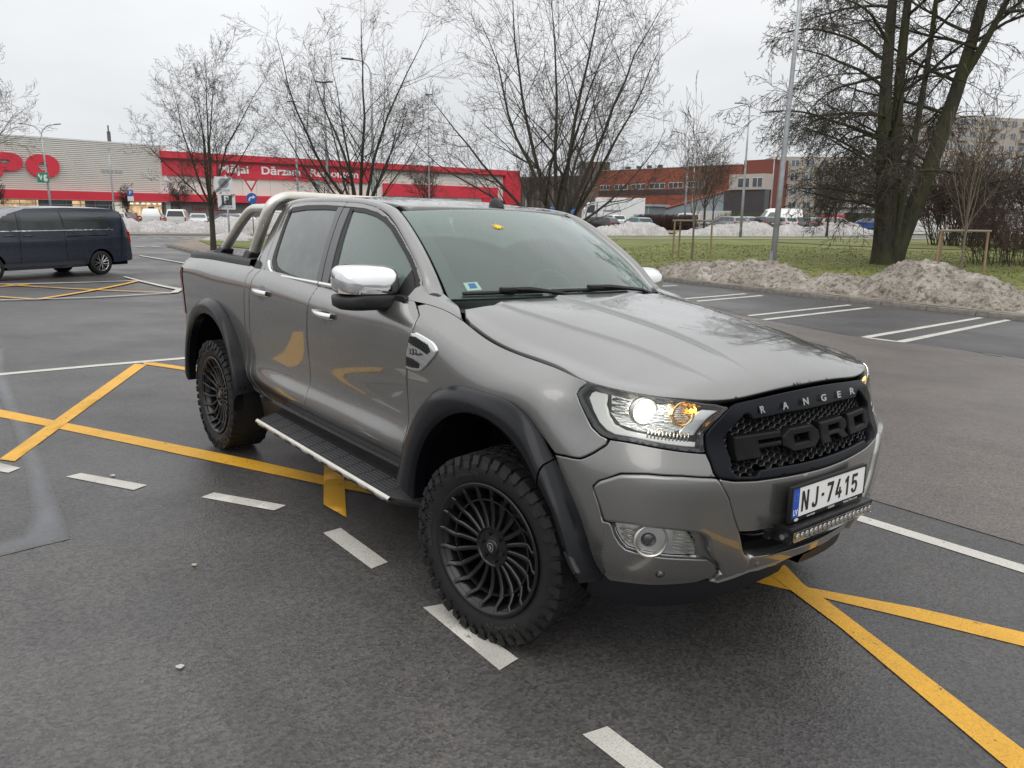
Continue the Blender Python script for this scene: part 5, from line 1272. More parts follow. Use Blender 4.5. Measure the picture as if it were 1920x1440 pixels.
# the second box junction beside the van
for a, b, m_, w_ in (((-15.6, -1.6), (-15.75, .8), WHT, .13), ((-15.75, .8), (-16.35, 2.55), WHT, .13), ((-16.35, 2.55), (-17.3, 2.95), WHT, .16), ((-17.3, 2.95), (-20.85, 2.92), WHT, .14), ((-20.85, 2.92), (-20.7, -3.0), WHT, .13), ((-15.7, -.21), (-20.7, 2.85), YEL, .13), ((-20.6, -.2), (-16.37, 2.45), YEL, .12), ((-20.6, .3), (-18.5, -2.0), YEL, .12), ((-17.4, -1.2), (-15.8, -.34), YEL, .12),
                   ((-30.0, 5.28), (-22.5, 6.2), WHT, .12), ((-22.3, 2.9), (-13.5, 3.1), WHT, .10), ((-58.6, 12.4), (-46, 14.6), WHT, .15)):
    d = np.array(b) - a; d = d / np.linalg.norm(d); n_ = np.array([-d[1], d[0]]) * w_ / 2
    mark([tuple(a + n_), tuple(b + n_), tuple(b - n_), tuple(a - n_)], m_, .03, grid=.8)
for i in range(9):
    y0 = 8.6 + i * .80; x0 = -50.2 + i * .16; mark([(x0, y0), (x0 + .1, y0 + .42), (x0 + .75, y0 + .40), (x0 + .65, y0)], WHT, .03, grid=.3)
    if i < 6:
        y0 = 6.3 + i * .62; x0 = -37.3 + i * .12; mark([(x0, y0), (x0 + .06, y0 + .34), (x0 + .55, y0 + .34), (x0 + .49, y0)], WHT, .03, grid=.3)
# small litter on the tarmac
for cx_, cy_, r_q, cl_, lb_ in ((-.50, -2.04, .013, (.42, .42, .41), 'small white splash of paint on the dark asphalt near the bottom edge'), (-1.35, -1.72, .012, (.34, .37, .26), 'tiny pale dried leaf on the asphalt left of the front wheel'), (-2.95, -1.72, .014, (.42, .30, .22), 'tiny reddish scrap lying below the leftmost full white dash')):
    rs_ = np.random.RandomState(int(abs(cx_) * 100)); pq_ = [(cx_ + r_q * rs_.uniform(.5, 1.3) * math.cos(a) * 1.5, cy_ + r_q * rs_.uniform(.5, 1.3) * math.sin(a)) for a in np.linspace(0, 2 * math.pi, 11, endpoint=False)]
    o_ = sheet('litter_scrap', pq_, .010, mat('litter_%d' % int(cl_[0] * 100), cl_, .7), .05, kind=None); o_['label'] = lb_; o_['category'] = 'litter'
# kerbs made of separate stones, lawn, path, road
KER = mat('kerb_concrete', (.22, .20, .175), .8, build=lambda n, b: (n.links.new(mixc(n, mapr(n, noise(n, 6, 6, .7), .35, .7, 0, 1), (.24, .22, .195), (.10, .088, .072)), b.inputs['Base Color']), n.links.new(bumpn(n, noise(n, 60, 3), .4, .004), b.inputs['Normal'])))
def kerb(pts, name='kerb', w_=.15, hh=.12, ln=1.0, group=None):
    K = ob(name, None, kind='structure'); pts = [np.array(p, float) for p in pts]; me = {}
    for a, b in zip(pts[:-1], pts[1:]):
        L = np.linalg.norm(b - a); n_ = max(1, round(L / ln)); d = (b - a) / L; ang = math.atan2(d[1], d[0]); l_ = L / n_
        key = round(l_, 2)
        if key not in me:
            mb = MB(); mb.bbox(-l_ / 2 + .004, l_ / 2 - .004, -w_ / 2, w_ / 2, -.12, hh, .018); q = mb.build('kerb_stone', KER, None, auto=40); me[key] = q.data; bpy.data.objects.remove(q)
        for i in range(n_):
            c_ = a + d * l_ * (i + .5); z0 = h1(*c_); sl = math.atan2(h1(*(c_ + d * .4)) - h1(*(c_ - d * .4)), .8)
            o = ob('kerb_stone', me[key], K, loc=(c_[0], c_[1], z0 + random.uniform(-.006, .006))); o.rotation_euler = (0, -sl, ang + random.uniform(-.004, .004))
    return K
kerb([(14, 16.45), (-3.5, 16.42), (-8.9, 16.44), (-14.3, 16.55)], group='k')
kerb([(-25.8, 8.2), (-30, 7.55), (-33.2, 7.85), (-37.3, 8.38)], ln=1.2); kerb([(-37.3, 8.38), (-37.9, 8.75), (-40.5, 9.9), (-44.8, 11.9), (-50.2, 14.7)], ln=1.2)
def grassm(n, b):
    tcn = _n(n, 'ShaderNodeTexCoord'); co = tcn.outputs['Object']
    a = noise(n, .35, 6, .65, vec=co); c = rampn(n, a, [(.30, (.085, .115, .024)), (.48, (.145, .165, .036)), (.62, (.22, .21, .065)), (.75, (.20, .155, .080))])
    f = noise(n, 9, 5, .8, vec=co); c = mixc(n, mapr(n, f, .35, .65, 0, .5), c, (.07, .085, .02)); n.links.new(c, b.inputs['Base Color'])
    n.links.new(bumpn(n, f, .8, .05), b.inputs['Normal'])
GRASS = mat('winter_lawn', (.1, .12, .03), .9, build=grassm)
lawn = [(14, 16.55), (-8.9, 16.55), (-14.3, 16.65), (-22, 17), (-30, 18.2), (-42, 24), (-48, 36), (-41.2, 54.7), (-32.0, 75.4), (-27.6, 90), (-14, 125), (30, 125), (40, 60)]
sheet('lawn', lawn, .10, GRASS, 1.6)
SLUSH = mat('gritty_slush_verge', (.30, .25, .20), .9, build=lambda n, b: (n.links.new(rampn(n, noise(n, 4, 8, .75), [(.3, (.10, .085, .065)), (.5, (.24, .195, .15)), (.7, (.42, .37, .32))]), b.inputs['Base Color']), n.links.new(bumpn(n, noise(n, 30, 5, .7), .7, .02), b.inputs['Normal'])))
sheet('verge', [(14, 16.53), (14, 17.3), (-3.7, 17.35), (-8.9, 17.6), (-14.5, 17.5), (-14.4, 16.62), (-8.9, 16.52)], .125, SLUSH, .5)
PATHM = mat('path_asphalt', (.26, .245, .22), .85)
pd = np.array([.343, .939]); pn = np.array([.939, -.343])
def band(name, p0, s0, s1, off, w_, dz, m_, grid=2.5):
    p0 = np.array(p0); a = p0 + pd * s0 + pn * off; b = p0 + pd * s1 + pn * off
    return sheet(name, [tuple(a), tuple(b), tuple(b + pn * w_), tuple(a + pn * w_)], dz, m_, grid)
band('footpath', (-42.15, 54.5), -25, 75, 8.2, 2.0, .13, PATHM)
band('footpath', (-42.15, 54.5), -28, 75, .5, .5, .16, mat('pale_kerb_line', (.38, .36, .33), .8))
band('road', (-42.15, 54.5), -60, 75, -8.0, 8.3, .05, mat('old_road_asphalt', (.19, .165, .14), .85))
band('far_kerb', (-42.15, 54.5), -60, 75, -8.4, .35, .17, mat('brown_kerb', (.12, .085, .055), .9), 2.0)
band('far_verge', (-42.15, 54.5), -60, 75, -12.4, 4.0, .15, mat('sandy_verge', (.32, .26, .19), .9, build=lambda n, b: n.links.new(rampn(n, noise(n, .5, 6, .7), [(.35, (.12, .13, .05)), (.5, (.28, .24, .17)), (.65, (.40, .35, .29))]), b.inputs['Base Color'])))
sheet('worn_track', [(-28, 44.4), (-20, 42.6), (-10, 45.6), (0, 52), (0, 53.2), (-10, 46.6), (-20, 43.6), (-28, 45.3)], .13, mat('bare_soil', (.11, .085, .055), .95), 1.2)
sheet('island_paving', [(-37.8, 8.7), (-40.5, 9.95), (-44.8, 11.95), (-50.2, 14.8), (-47, 18), (-36, 16), (-26, 12), (-25.8, 8.3), (-30, 7.65), (-33.2, 7.95), (-37.2, 8.5)], .12, mat('sand_brown_paving', (.23, .19, .15), .85, build=lambda n, b: n.links.new(mixc(n, mapr(n, noise(n, 1.2, 6, .7), .35, .65, 0, 1), (.26, .215, .17), (.15, .12, .095)), b.inputs['Base Color'])), 1.0)
sheet('island_lawn', [(-38.8, 10.6), (-41.6, 11.2), (-44.5, 12.8), (-46.8, 15), (-43.3, 16.4), (-30, 12.6), (-29, 10.4), (-33.5, 9.9), (-36, 9.9)], .15, GRASS, 1.0)
# yellow painted kerb of the far car park
band('yellow_kerb', (-42.15, 54.5), -12, 26, -25.5, .5, .60, mat('yellow_kerb_paint', (.62, .38, .08), .7), 2.5)
# grass blades near enough to read, as one mass
def blades(name, poly, n_, hmin, hmax, seed):
    rs = np.random.RandomState(seed); P = np.array(poly, float); lo, hi = P.min(0), P.max(0); V = []; F = []
    pts = rs.uniform(lo, hi, (n_ * 3, 2)); pts = pts[pip(P, pts)][:n_]
    z = H(pts[:, 0], pts[:, 1]) + .10
    for (x, y), zz_ in zip(pts, z):
        a = rs.uniform(0, 6.28); w_ = rs.uniform(.02, .05); hh = rs.uniform(hmin, hmax); lx, ly = rs.normal(0, .04, 2); b = len(V)
        V += [(x - w_ * math.cos(a), y - w_ * math.sin(a), zz_), (x + w_ * math.cos(a), y + w_ * math.sin(a), zz_), (x + lx, y + ly, zz_ + hh)]; F.append((b, b + 1, b + 2))
    ob(name, new_mesh(name, V, F, mat('grass_blade', (.12, .135, .035), .8, build=lambda n, b: n.links.new(rampn(n, noise(n, .6, 5, .7), [(.35, (.10, .14, .025)), (.5, (.19, .21, .045)), (.66, (.32, .29, .12))]), b.inputs['Base Color']))), kind='stuff', label='short pale green winter grass of the lawn behind the snow heaps', cat='grass')
blades('lawn_grass', [(10, 18.5), (-15, 18.5), (-22, 19), (-30, 38), (-6, 42), (14, 30)], 26000, .015, .05, 3)
# ---------------------------------------------------------------- snow heaps
def snowm(dirty):
    def f(n, b):
        tcn = _n(n, 'ShaderNodeTexCoord'); co = tcn.outputs['Object']
        a = noise(n, 1.4, 8, .72, vec=co); f2 = noise(n, 7, 7, .75, vec=co)
        c = rampn(n, a, [(.30, (.12, .098, .075)), (.44, (.29, .245, .195)), (.56, (.44, .39, .325)), (.72, (.68, .65, .61))]) if dirty else rampn(n, a, [(.28, (.26, .24, .215)), (.45, (.45, .43, .41)), (.6, (.56, .55, .54))])
        c = mixc(n, mapr(n, noise(n, 26, 5, .8, vec=co), .44, .66, 0, .55), c, (.74, .70, .64) if dirty else (.7, .69, .68))
        c = mixc(n, mapr(n, f2, .48, .62, 0, .9 if dirty else .6), c, (.10, .082, .062) if dirty else (.20, .17, .14)); n.links.new(c, b.inputs['Base Color'])
        n.links.new(bumpn(n, noise(n, 22, 6, .75, vec=co), 1., .08), b.inputs['Normal'])
    return f
DSNOW = mat('dirty_old_snow', (.4, .36, .3), .9, build=snowm(True)); WSNOW = mat('ploughed_snow', (.7, .7, .7), .9, build=snowm(False))
from mathutils import noise as mn
def heap(bumps, label, m_=DSNOW, res=.10, lump=.10, base=.1, seed=0, name='snow_heap', group=None, crag=0.):
    """bumps: (x, y, height, rx, ry, angle)"""
    xs = [b[0] for b in bumps]; ys = [b[1] for b in bumps]; rr_ = max(max(b[3], b[4]) for b in bumps) * 1.45
    gx = np.arange(min(xs) - rr_, max(xs) + rr_, res); gy = np.arange(min(ys) - rr_, max(ys) + rr_, res); V = []; F = []; idx = {}
    for i, x in enumerate(gx):
        for j, y in enumerate(gy):
            s_ = 0.; qm = 9.
            for (bx_, by_, hh, rx, ry, an) in bumps:
                dx, dy = x - bx_, y - by_; u = (dx * math.cos(an) + dy * math.sin(an)) / rx; v = (-dx * math.sin(an) + dy * math.cos(an)) / ry
                u += .22 * mn.noise((x * 1.1, y * 1.1, seed)); v += .22 * mn.noise((x * 1.1, y * 1.1, seed + 9))
                q = u * u + v * v; qm = min(qm, q)
                if q < 1: s_ = max(s_, hh * (1 - q)**.75) + .15 * min(s_, hh * (1 - q)**.75)
            if s_ <= .0:
                if qm < 1.9: idx[i, j] = len(V); V.append((x, y, h1(x, y) + base - .25))
                continue
            k_ = min(1, s_ / .25)
            z = s_ + k_ * lump * (mn.fractal((x * 2.6, y * 2.6, seed + 3.), .6, 2.1, 5) + .6 * abs(mn.noise((x * 6, y * 6, seed))) + .45 * mn.noise((x * 14, y * 14, seed))) + crag * k_ * abs(mn.noise((x * 3.3, y * 3.3, seed + 5)))
            if z < -.05: z = -.05
            idx[i, j] = len(V); V.append((x + .3 * res * mn.noise((x * 9, y * 9, 1)), y + .3 * res * mn.noise((x * 9, y * 9, 4)), h1(x, y) + base - .02 + max(z, 0)))
    for (i, j) in list(idx):
        if (i + 1, j) in idx and (i, j + 1) in idx and (i + 1, j + 1) in idx: F.append((idx[i, j], idx[i + 1, j], idx[i + 1, j + 1], idx[i, j + 1]))
    me = new_mesh(name, V, F, m_, True)
    return ob(name, me, label=label, cat='snow heap', group=group)
heap([(-12.9, 17.95, .50, 1.6, 1.2, 0), (-11.4, 18.15, .62, 1.7, 1.3, 0), (-10.5, 17.8, .46, 1.5, 1.1, .1), (-14.2, 17.9, .35, 1.1, .9, 0), (-9.7, 17.4, .28, .9, .7, 0)], 'long brown snow heap on the verge behind the bonnet, left of the nearest lamp post', res=.07)
heap([(-8.55, 17.75, .50, 1.0, .95, 0), (-7.5, 17.9, .42, 1.1, 1.1, 0), (-6.5, 18.05, .90, 1.6, 1.35, 0), (-5.5, 17.95, .68, 1.5, 1.2, -.1), (-4.7, 17.8, .50, 1.1, 1.0, 0), (-9.2, 17.3, .25, .8, .6, 0)], 'largest dirty snow heap, on the verge in front of the two-stemmed old tree', res=.07, seed=4)
heap([(-9.95, 17.0, .18, .5, .3, 0), (-9.4, 17.1, .12, .4, .28, 0)], 'thin patch of grey snow crust at the foot of the nearest lamp post', res=.05, lump=.05, seed=8)
heap([(-3.75, 17.3, .10, .6, .35, 0)], 'small flat scrap of white snow at the right end of the verge', WSNOW, res=.05, lump=.03, seed=9)
for i, (bs_, lb) in enumerate((([(-65.6, 12.6, 1.2, 3.0, 2.0, .3), (-64.5, 15.5, .9, 2.6, 1.8, .3)], 'white ploughed snow heap beside the dark blue van, before the white panel van'),
        ([(-62.6, 17.6, .9, 2.2, 1.7, .3), (-61.8, 20.3, 1.35, 2.7, 2.0, .3), (-60.6, 23.6, 1.7, 3.2, 2.2, .3), (-59.6, 27.2, 1.6, 3.2, 2.0, .3), (-58, 31, 1.3, 3, 2, .3)], 'long white snow bank along the road behind the zone-end signs'),
        ([(-46.9, 49.5, .9, 2.6, 1.8, 1.2), (-46.2, 52.0, 1.25, 2.7, 1.9, 1.2)], 'white snow heap in front of the teal hatchback'),
        ([(-42.3, 59.2, 1.1, 2.8, 1.7, 1.2), (-41.2, 62.4, 1.35, 3.0, 1.8, 1.2), (-43.2, 56.6, .6, 2.2, 1.3, 1.2)], 'white snow bank behind the left staked sapling'),
        ([(-39.5, 65.8, 1.2, 2.0, 1.6, 1.2), (-38.6, 68.3, .9, 2.2, 1.4, 1.2)], 'white snow heap before the silver hatchbacks, right of the one-armed lamp'),
        ([(-37.9, 70.9, 1.25, 2.4, 1.6, 1.2), (-37.0, 73.6, .7, 1.8, 1.2, 1.2)], 'white snow heap right of the nearest lamp post, before the dark red car'),
        ([(-35.3, 77.4, 1.0, 2.4, 1.4, 1.2), (-34.0, 81.0, 1.7, 3.0, 1.8, 1.2), (-32.4, 84.6, 1.6, 3.0, 1.8, 1.2)], 'tall white snow bank left of the old two-stemmed tree'),
        ([(-29.5, 93.5, 1.1, 3.0, 1.6, 1.2), (-27.6, 98.5, .9, 3.0, 1.6, 1.2)], 'white snow bank seen between and right of the two old trunks'))):
    heap([(a, b, c * .82, d, e, f) for a, b, c, d, e, f in bs_], lb, WSNOW, .22, .15, .1, 20 + i, crag=.22)
heap([(-43.9, 14.0, .35, 1.5, .9, .5), (-41.3, 12.6, .22, 1.6, .8, .4), (-45.1, 14.6, .2, 1.2, .7, .4)], 'low patchy snow on the small grass island at the foot of the zone-sign tree', WSNOW, .12, .12, .15, 40)
# ================================================================ BUILDINGS
def frame(p0, p1):
    """wall coordinates: s along the wall, d out of it towards the camera, z up"""
    p0 = np.array(p0, float); d = np.array(p1, float) - p0; L = np.linalg.norm(d); d /= L; n_ = np.array([d[1], -d[0]])
    if n_ @ (CAM[:2] - p0) < 0: n_ = -n_
    return lambda s, dd, z: (p0[0] + d[0] * s + n_[0] * dd, p0[1] + d[1] * s + n_[1] * dd, z)
def wbox(mb, W, s0, s1, d0, d1, z0, z1): return mb.hexa([W(s0, d0, z0), W(s1, d0, z0), W(s1, d1, z0), W(s0, d1, z0), W(s0, d0, z1), W(s1, d0, z1), W(s1, d1, z1), W(s0, d1, z1)])
def wpart(name, W, m_, root, *boxes, **k):
    mb = MB()
    for b in boxes: wbox(mb, W, *b)
    return mb.build(name, m_, root, **k)
def wtext(txt, W, s, d, z, size, m_, root, name='sign_lettering', sx=1., bold=.02, depth=.12, align='LEFT'):
    me = text_mesh(txt, size, depth, m_, bold * size, align, sx)
    a = np.array(W(0, 0, 0)); b = np.array(W(1, 0, 0)); dr = b - a; c_ = np.array(W(s, d, z)); nn = np.array(W(0, 1, 0)) - a
    X = -dr if np.cross(dr, [0, 0, 1.]) @ nn < 0 else dr
    o = ob(name, me, root); M_ = Matrix.Identity(4)
    for i in range(3): M_[i][0] = X[i]; M_[i][1] = (0, 0, 1)[i]; M_[i][2] = nn[i]; M_[i][3] = c_[i]
    o.matrix_basis = M_; return o
CREAM = mat('cream_cladding', (.56, .545, .49), .6, build=lambda n, b: n.links.new(mixc(n, mapr(n, noise(n, .25, 5, .6), .35, .7, 0, .5), (.72, .705, .64), (.58, .57, .52)), b.inputs['Base Color']))
CREAM2 = mat('cream_cladding_shadow_gap', (.42, .41, .38), .7)
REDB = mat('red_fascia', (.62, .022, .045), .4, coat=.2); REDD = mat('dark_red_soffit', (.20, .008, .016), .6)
SHOPG = mat('shop_window_glass', (.045, .06, .065), .08, 0, .8); FRAMEW = mat('grey_window_frame', (.45, .46, .46), .5)
A0, A1, B1 = (-125.24, -.53), (-129.41, 33.8), (-128.78, 105.48)
WA, WB = frame(A0, A1), frame(A1, B1)
store = ob('hardware_store', None, loc=(-127, 40, 0), label='long cream and red hardware store with giant red letters across the background', cat='store'); SI = Matrix.Translation((127, -40, 0))
def sfix(o): o.matrix_parent_inverse = SI; return o
sfix(wpart('wall', WA, CREAM, store, (-75, 35.2, -20, 0, 0, 11.45)))
# corrugated horizontal ribs of the tall block
for i in range(26):
    z0 = 4.35 + i * .272
    sfix(wpart('cladding_board', WA, CREAM, store, (-75, 35.15, .002, .10, z0, z0 + .165)))
sfix(wpart('cladding_gap', WA, CREAM2, store, (-75, 35.1, .001, .004, 4.3, 11.4)))
sfix(wpart('corner_post', WA, mat('white_steel', (.70, .70, .69), .5), store, (35.2, 35.9, -.3, .35, 0, 11.6)))
sfix(wpart('roof_edge', WA, mat('white_steel'), store, (-75, 35.2, -.2, .14, 11.4, 11.62)))
sfix(wpart('canopy_fascia', WA, REDB, store, (-75, 35.9, .0, 1.6, 3.08, 4.25)))
sfix(wpart('canopy_soffit', WA, mat('pale_soffit', (.45, .44, .42), .7), store, (-75, 35.9, .0, 1.58, 3.02, 3.08)))
sfix(wpart('shopfront', WA, SHOPG, store, (-75, 35.2, .02, .06, .2, 3.0)))
for i in range(26):
    s_ = -20 + i * 1.95
    sfix(wpart('window_mullion', WA, FRAMEW, store, (s_ - .05, s_ + .05, .06, .16, 0, 3.0)))
sfix(wpart('window_transom', WA, FRAMEW, store, (-20, 35, .06, .12, 2.35, 2.45)))
LITW = mat('lit_shop_interior', (.5, .4, .25), .6, emit=(1., .66, .34), es=.55, build=lambda n, b: n.links.new(mapr(n, noise(n, .8, 5, .8), .35, .7, .05, .9), b.inputs['Emission Strength']))
for s0, s1, e_ in ((12.4, 15.6, 1), (15.6, 17.4, 1), (21.8, 23.5, 1), (27.9, 34.6, 1)):
    sfix(wpart('lit_window', WA, LITW, store, (s0, s1, .061, .075, .5, 2.95)))
sfix(wpart('entrance_panel', WA, mat('lit_shop_interior_white', (.6, .58, .5), .6, emit=(1., .93, .75), es=.35), store, (27.3, 29.2, .08, .10, .3, 2.9)))
for q in range(8): sfix(wpart('ceiling_light', WA, mat('lit_ceiling_tube', (1, 1, .9), .3, emit=(1, .97, .86), es=2.2), store, (28.2 + q * .85, 28.6 + q * .85, .08, .12, 2.72, 2.80)))
def big_letter(ch, s0, z0, w_, h_):
    t = [i / 40 * 2 * math.pi for i in range(40)]
    if ch == 'O':
        out = [(.5 + .5 * np.sign(math.cos(a)) * abs(math.cos(a))**.85, .5 + .5 * np.sign(math.sin(a)) * abs(math.sin(a))**.85) for a in t]; inn_ = [(.50 + .145 * math.cos(a), .48 + .17 * math.sin(a)) for a in t]
    elif ch == 'P':
        out = [(0, 0), (.36, 0), (.36, .22), (.62, .22), (.82, .26), (.95, .38), (1.0, .58), (.97, .78), (.86, .92), (.66, 1), (0, 1)]; inn_ = [(.33, .52), (.33, .70), (.52, .70), (.60, .66), (.62, .61), (.60, .56), (.52, .52)]
    elif ch == 'D':
        out = [(0, 0), (.55, 0), (.82, .1), (.97, .3), (1, .5), (.97, .7), (.82, .9), (.55, 1), (0, 1)]; inn_ = [(.33, .28), (.33, .72), (.5, .72), (.62, .62), (.64, .5), (.62, .38), (.5, .28)]
    else:
        out = [(0, 0), (1, 0), (1, .26), (.38, .26), (.38, .39), (.9, .39), (.9, .61), (.38, .61), (.38, .74), (1, .74), (1, 1), (0, 1)]; inn_ = None
    loops = [out] + ([inn_] if inn_ else []); pts = [p for L in loops for p in L]; ed = []; b0 = 0
    for L in loops: ed += [(b0 + i, b0 + (i + 1) % len(L)) for i in range(len(L))]; b0 += len(L)
    vo, _, fo, _, _, _ = delaunay_2d_cdt([Vector(p) for p in pts], ed, [], 0, 1e-7); vo = [tuple(v) for v in vo]; n_ = len(vo); F = []
    for f in fo:
        c_ = np.array([vo[i] for i in f]).mean(0)[None]
        if pip(out, c_)[0] and not (inn_ and pip(inn_, c_)[0]): F.append(tuple(f))
    V = [WA(s0 + u * w_, .55, z0 + v * h_) for u, v in vo] + [WA(s0 + u * w_, .2, z0 + v * h_) for u, v in vo]
    for a, b in ed: F.append((a, b, n_ + b, n_ + a))
    return sfix(MB().add(V, F).build('giant_red_letter', REDB, store))
for ch, s0, w_ in (('D', 3.2, 3.7), ('E', 7.5, 3.1), ('P', 11.9, 4.1), ('O', 16.35, 4.15)): big_letter(ch, s0, 6.12 if ch == 'P' else 6.1, w_, 3.1)
sfix(wtext('Tirdzniecibas', WA, 25.2, .14, 7.35, .62, mat('grey_sign_letter', (.45, .45, .44), .6), store, depth=.05)) if False else None
for q in range(5): sfix(wpart('wall_number', WA, mat('grey_sign_letter', (.36, .36, .35), .6), store, (26.2 + q * .62, 26.62 + q * .62, .11, .16, 7.15, 7.55)))
sfix(wpart('roof_mast', WA, mat('dark_steel', (.08, .08, .085), .6), store, (28.55, 28.95, -3, -2.6, 11.4, 13.3), (28.67, 28.83, -2.9, -2.75, 13.3, 14.2)))
# right wing
sfix(wpart('wall', WB, CREAM, store, (0, 71.8, -20, 0, 0, 10.6)))
sfix(wpart('roof_fascia', WB, REDB, store, (.3, 71.9, .0, .9, 9.75, 10.75)))
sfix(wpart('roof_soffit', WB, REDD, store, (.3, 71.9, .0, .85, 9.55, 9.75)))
sfix(wpart('red_sign_band', WB, REDB, store, (.5, 36.7, .02, .40, 7.12, 9.55)))
for q in range(9): sfix(wpart('band_joint', WB, REDD, store, (.5 + q * 4.4, .54 + q * 4.4, .401, .41, 7.12, 9.55)))
for q in range(3): sfix(wpart('cladding_joint', WB, CREAM2, store, (36.7, 68, .005, .02, 7.6 + q * .65, 7.64 + q * .65)))
for q in range(18): sfix(wpart('cladding_joint', WB, CREAM2, store, (1 + q * 2.4, 1.04 + q * 2.4, .005, .02, 4.3, 7.1)))
LETW = mat('white_sign_letter', (.80, .78, .76), .5)
def wt(t, s0, s1, z, sz):
    o = sfix(wtext(t, WB, s0, .42, z, sz, LETW, store, bold=.025)); w_ = max(v.co.x for v in o.data.vertices) - min(v.co.x for v in o.data.vertices); k_ = (s1 - s0) / w_; o.data.transform(Matrix.Diagonal((k_, 1, 1, 1)))
    return o
wt('M\u0101jai', 9.15, 13.95, 8.42, 1.75); wt('D\u0101rzam', 16.15, 23.0, 8.42, 1.75); wt('Remontam', 24.9, 34.1, 8.42, 1.75)
sfix(wpart('canopy_fascia', WB, REDB, store, (.3, 36.5, .0, 1.6, 3.15, 4.30)))
sfix(wpart('grey_ground_floor', WB, mat('grey_brown_wall', (.20, .19, .18), .7), store, (.3, 36.5, .0, .10, 0, 3.15)))
sfix(wpart('red_sign_band', WB, REDB, store, (39.4, 66.3, .02, .5, 5.0, 7.2)))
sfix(wpart('red_corner_column', WB, REDB, store, (68.0, 71.95, .0, 1.0, 0, 9.75)))
sfix(wpart('red_door_surround', WB, REDB, store, (62.5, 66.3, .02, .4, 0, 5.0)))
wt('B\u016bvei', 50.5, 55.2, 6.05, 1.75)
INKD = mat('dark_sign_letter', (.03, .03, .03), .6); REDL = mat('dark_red_sign_letter', (.28, .02, .03), .6)
sfix(wtext('8-21', WB, 1.45, .11, 2.62, .72, INKD, store, bold=.03, depth=.03)); sfix(wtext('9-20', WB, 1.45, .11, 1.85, .72, INKD, store, bold=.03, depth=.03))
sfix(wtext('Laipni l\u016bdzam', WB, 4.6, .11, 2.1, .95, REDL, store, bold=.02, depth=.03))
sfix(wpart('sign_bar', WB, INKD, store, (.95, 1.10, .1, .13, 1.6, 2.95)))
# ---- brown-red factory
def wins(root, W, rects, d=.0, fr=mat('white_window_frame', (.62, .62, .60), .5), gl=SHOPG, inv=None, bars=2):
    for s0, s1, z0, z1 in rects:
        w_ = wpart('window', W, fr, root, (s0, s1, d + .01, d + .06, z0, z1)); w_.matrix_parent_inverse = inv
        for q in range(bars):
            a = s0 + (s1 - s0) * q / bars; b = s0 + (s1 - s0) * (q + 1) / bars
            p_ = wpart('pane', W, gl, w_, (a + .07, b - .07, d + .061, d + .07, z0 + .08, z1 - .08))
RB = (-130.68, 131.54), (-84.67, 132.42); WR = frame(*RB)
fac = ob('factory_building', None, loc=(-108, 132, 0), label='brick-red industrial hall with a dark band under its window row', cat='factory'); FI = Matrix.Translation((108, -132, 0))
def ff_(o): o.matrix_parent_inverse = FI; return o
BRR = mat('brick_red_panels', (.25, .070, .038), .8, build=lambda n, b: n.links.new(mixc(n, mapr(n, noise(n, .12, 5, .6), .35, .7, 0, 1), (.28, .082, .045), (.19, .052, .032)), b.inputs['Base Color']))
ff_(wpart('wall', WR, BRR, fac, (0, 39, -12, 0, 0, 11.9))); ff_(wpart('wall', WR, mat('darker_red_wall', (.17, .05, .034), .8), fac, (39, 45.3, -6, -.4, 0, 12.7)))
ff_(wpart('roof_edge', WR, mat('pale_roof_edge', (.35, .33, .31), .7), fac, (0, 39, -.2, .1, 11.9, 12.05)))
ff_(wpart('dark_band', WR, mat('dark_brown_band', (.055, .035, .034), .8), fac, (.5, 31, .0, .05, 6.35, 7.45)))
wins(fac, WR, [(1.0, 3.9, 7.6, 8.75), (5.4, 9.4, 7.6, 8.75), (10.5, 14.7, 7.65, 8.8), (15.7, 20.0, 7.65, 8.85), (21.0, 24.8, 7.7, 8.9), (26.0, 30.3, 7.8, 8.95)], inv=FI, bars=3)
for q in range(7): ff_(wpart('panel_joint', WR, mat('dark_brown_band'), fac, (5 + q * 5.2, 5.06 + q * 5.2, .0, .02, 0, 6.3)))
for q in range(4): ff_(wpart('roof_vent', WR, mat('dark_steel'), fac, (6 + q * 3.1, 6.6 + q * 3.1, -4, -3, 11.9, 12.9)))
for q in range(3): ff_(wpart('antenna_panel', WR, mat('white_steel'), fac, (43.2 + q * .9, 43.5 + q * .9, -4, -3.7, 12.7, 16.5 + (q == 1) * 1.5)))
ff_(wpart('white_annex', WR, mat('annex_render', (.42, .38, .33), .8), fac, (38.2, 46, .0, 3.0, 7.0, 9.9)))
wins(fac, WR, [(40.2, 42.8, 7.4, 9.2), (43.4, 45.6, 7.4, 9.2)], 3.0, inv=FI)
ff_(wpart('glazed_entrance', WR, mat('dark_entrance_glazing', (.05, .052, .055), .2, 0, .6), fac, (37, 46, 1.0, 2.6, 1.8, 6.9)))
mb = MB(); mb.hexa([WR(22, 2.2, 1.0), WR(39, 2.2, 1.0), WR(39, .5, 1.0), WR(22, .5, 1.0), WR(22, 2.2, 3.2), WR(39, 2.2, 7.1), WR(39, .5, 7.1), WR(22, .5, 3.2)]); ff_(mb.build('sloping_glass_hall', mat('pale_glazing', (.26, .31, .33), .3, 0, .6), fac))
mb = MB(); mb.hexa([WR(21.5, 2.5, 3.2), WR(39.5, 2.5, 7.2), WR(39.5, .3, 7.2), WR(21.5, .3, 3.2), WR(21.5, 2.5, 3.5), WR(39.5, 2.5, 7.6), WR(39.5, .3, 7.6), WR(21.5, .3, 3.5)]); ff_(mb.build('sloping_roof_edge', mat('dull_red_edge', (.36, .12, .10), .7), fac))
ff_(wpart('white_base_wall', WR, mat('white_render', (.52, .51, .49), .8), fac, (30, 39, 2.6, 3.0, .5, 3.0)))
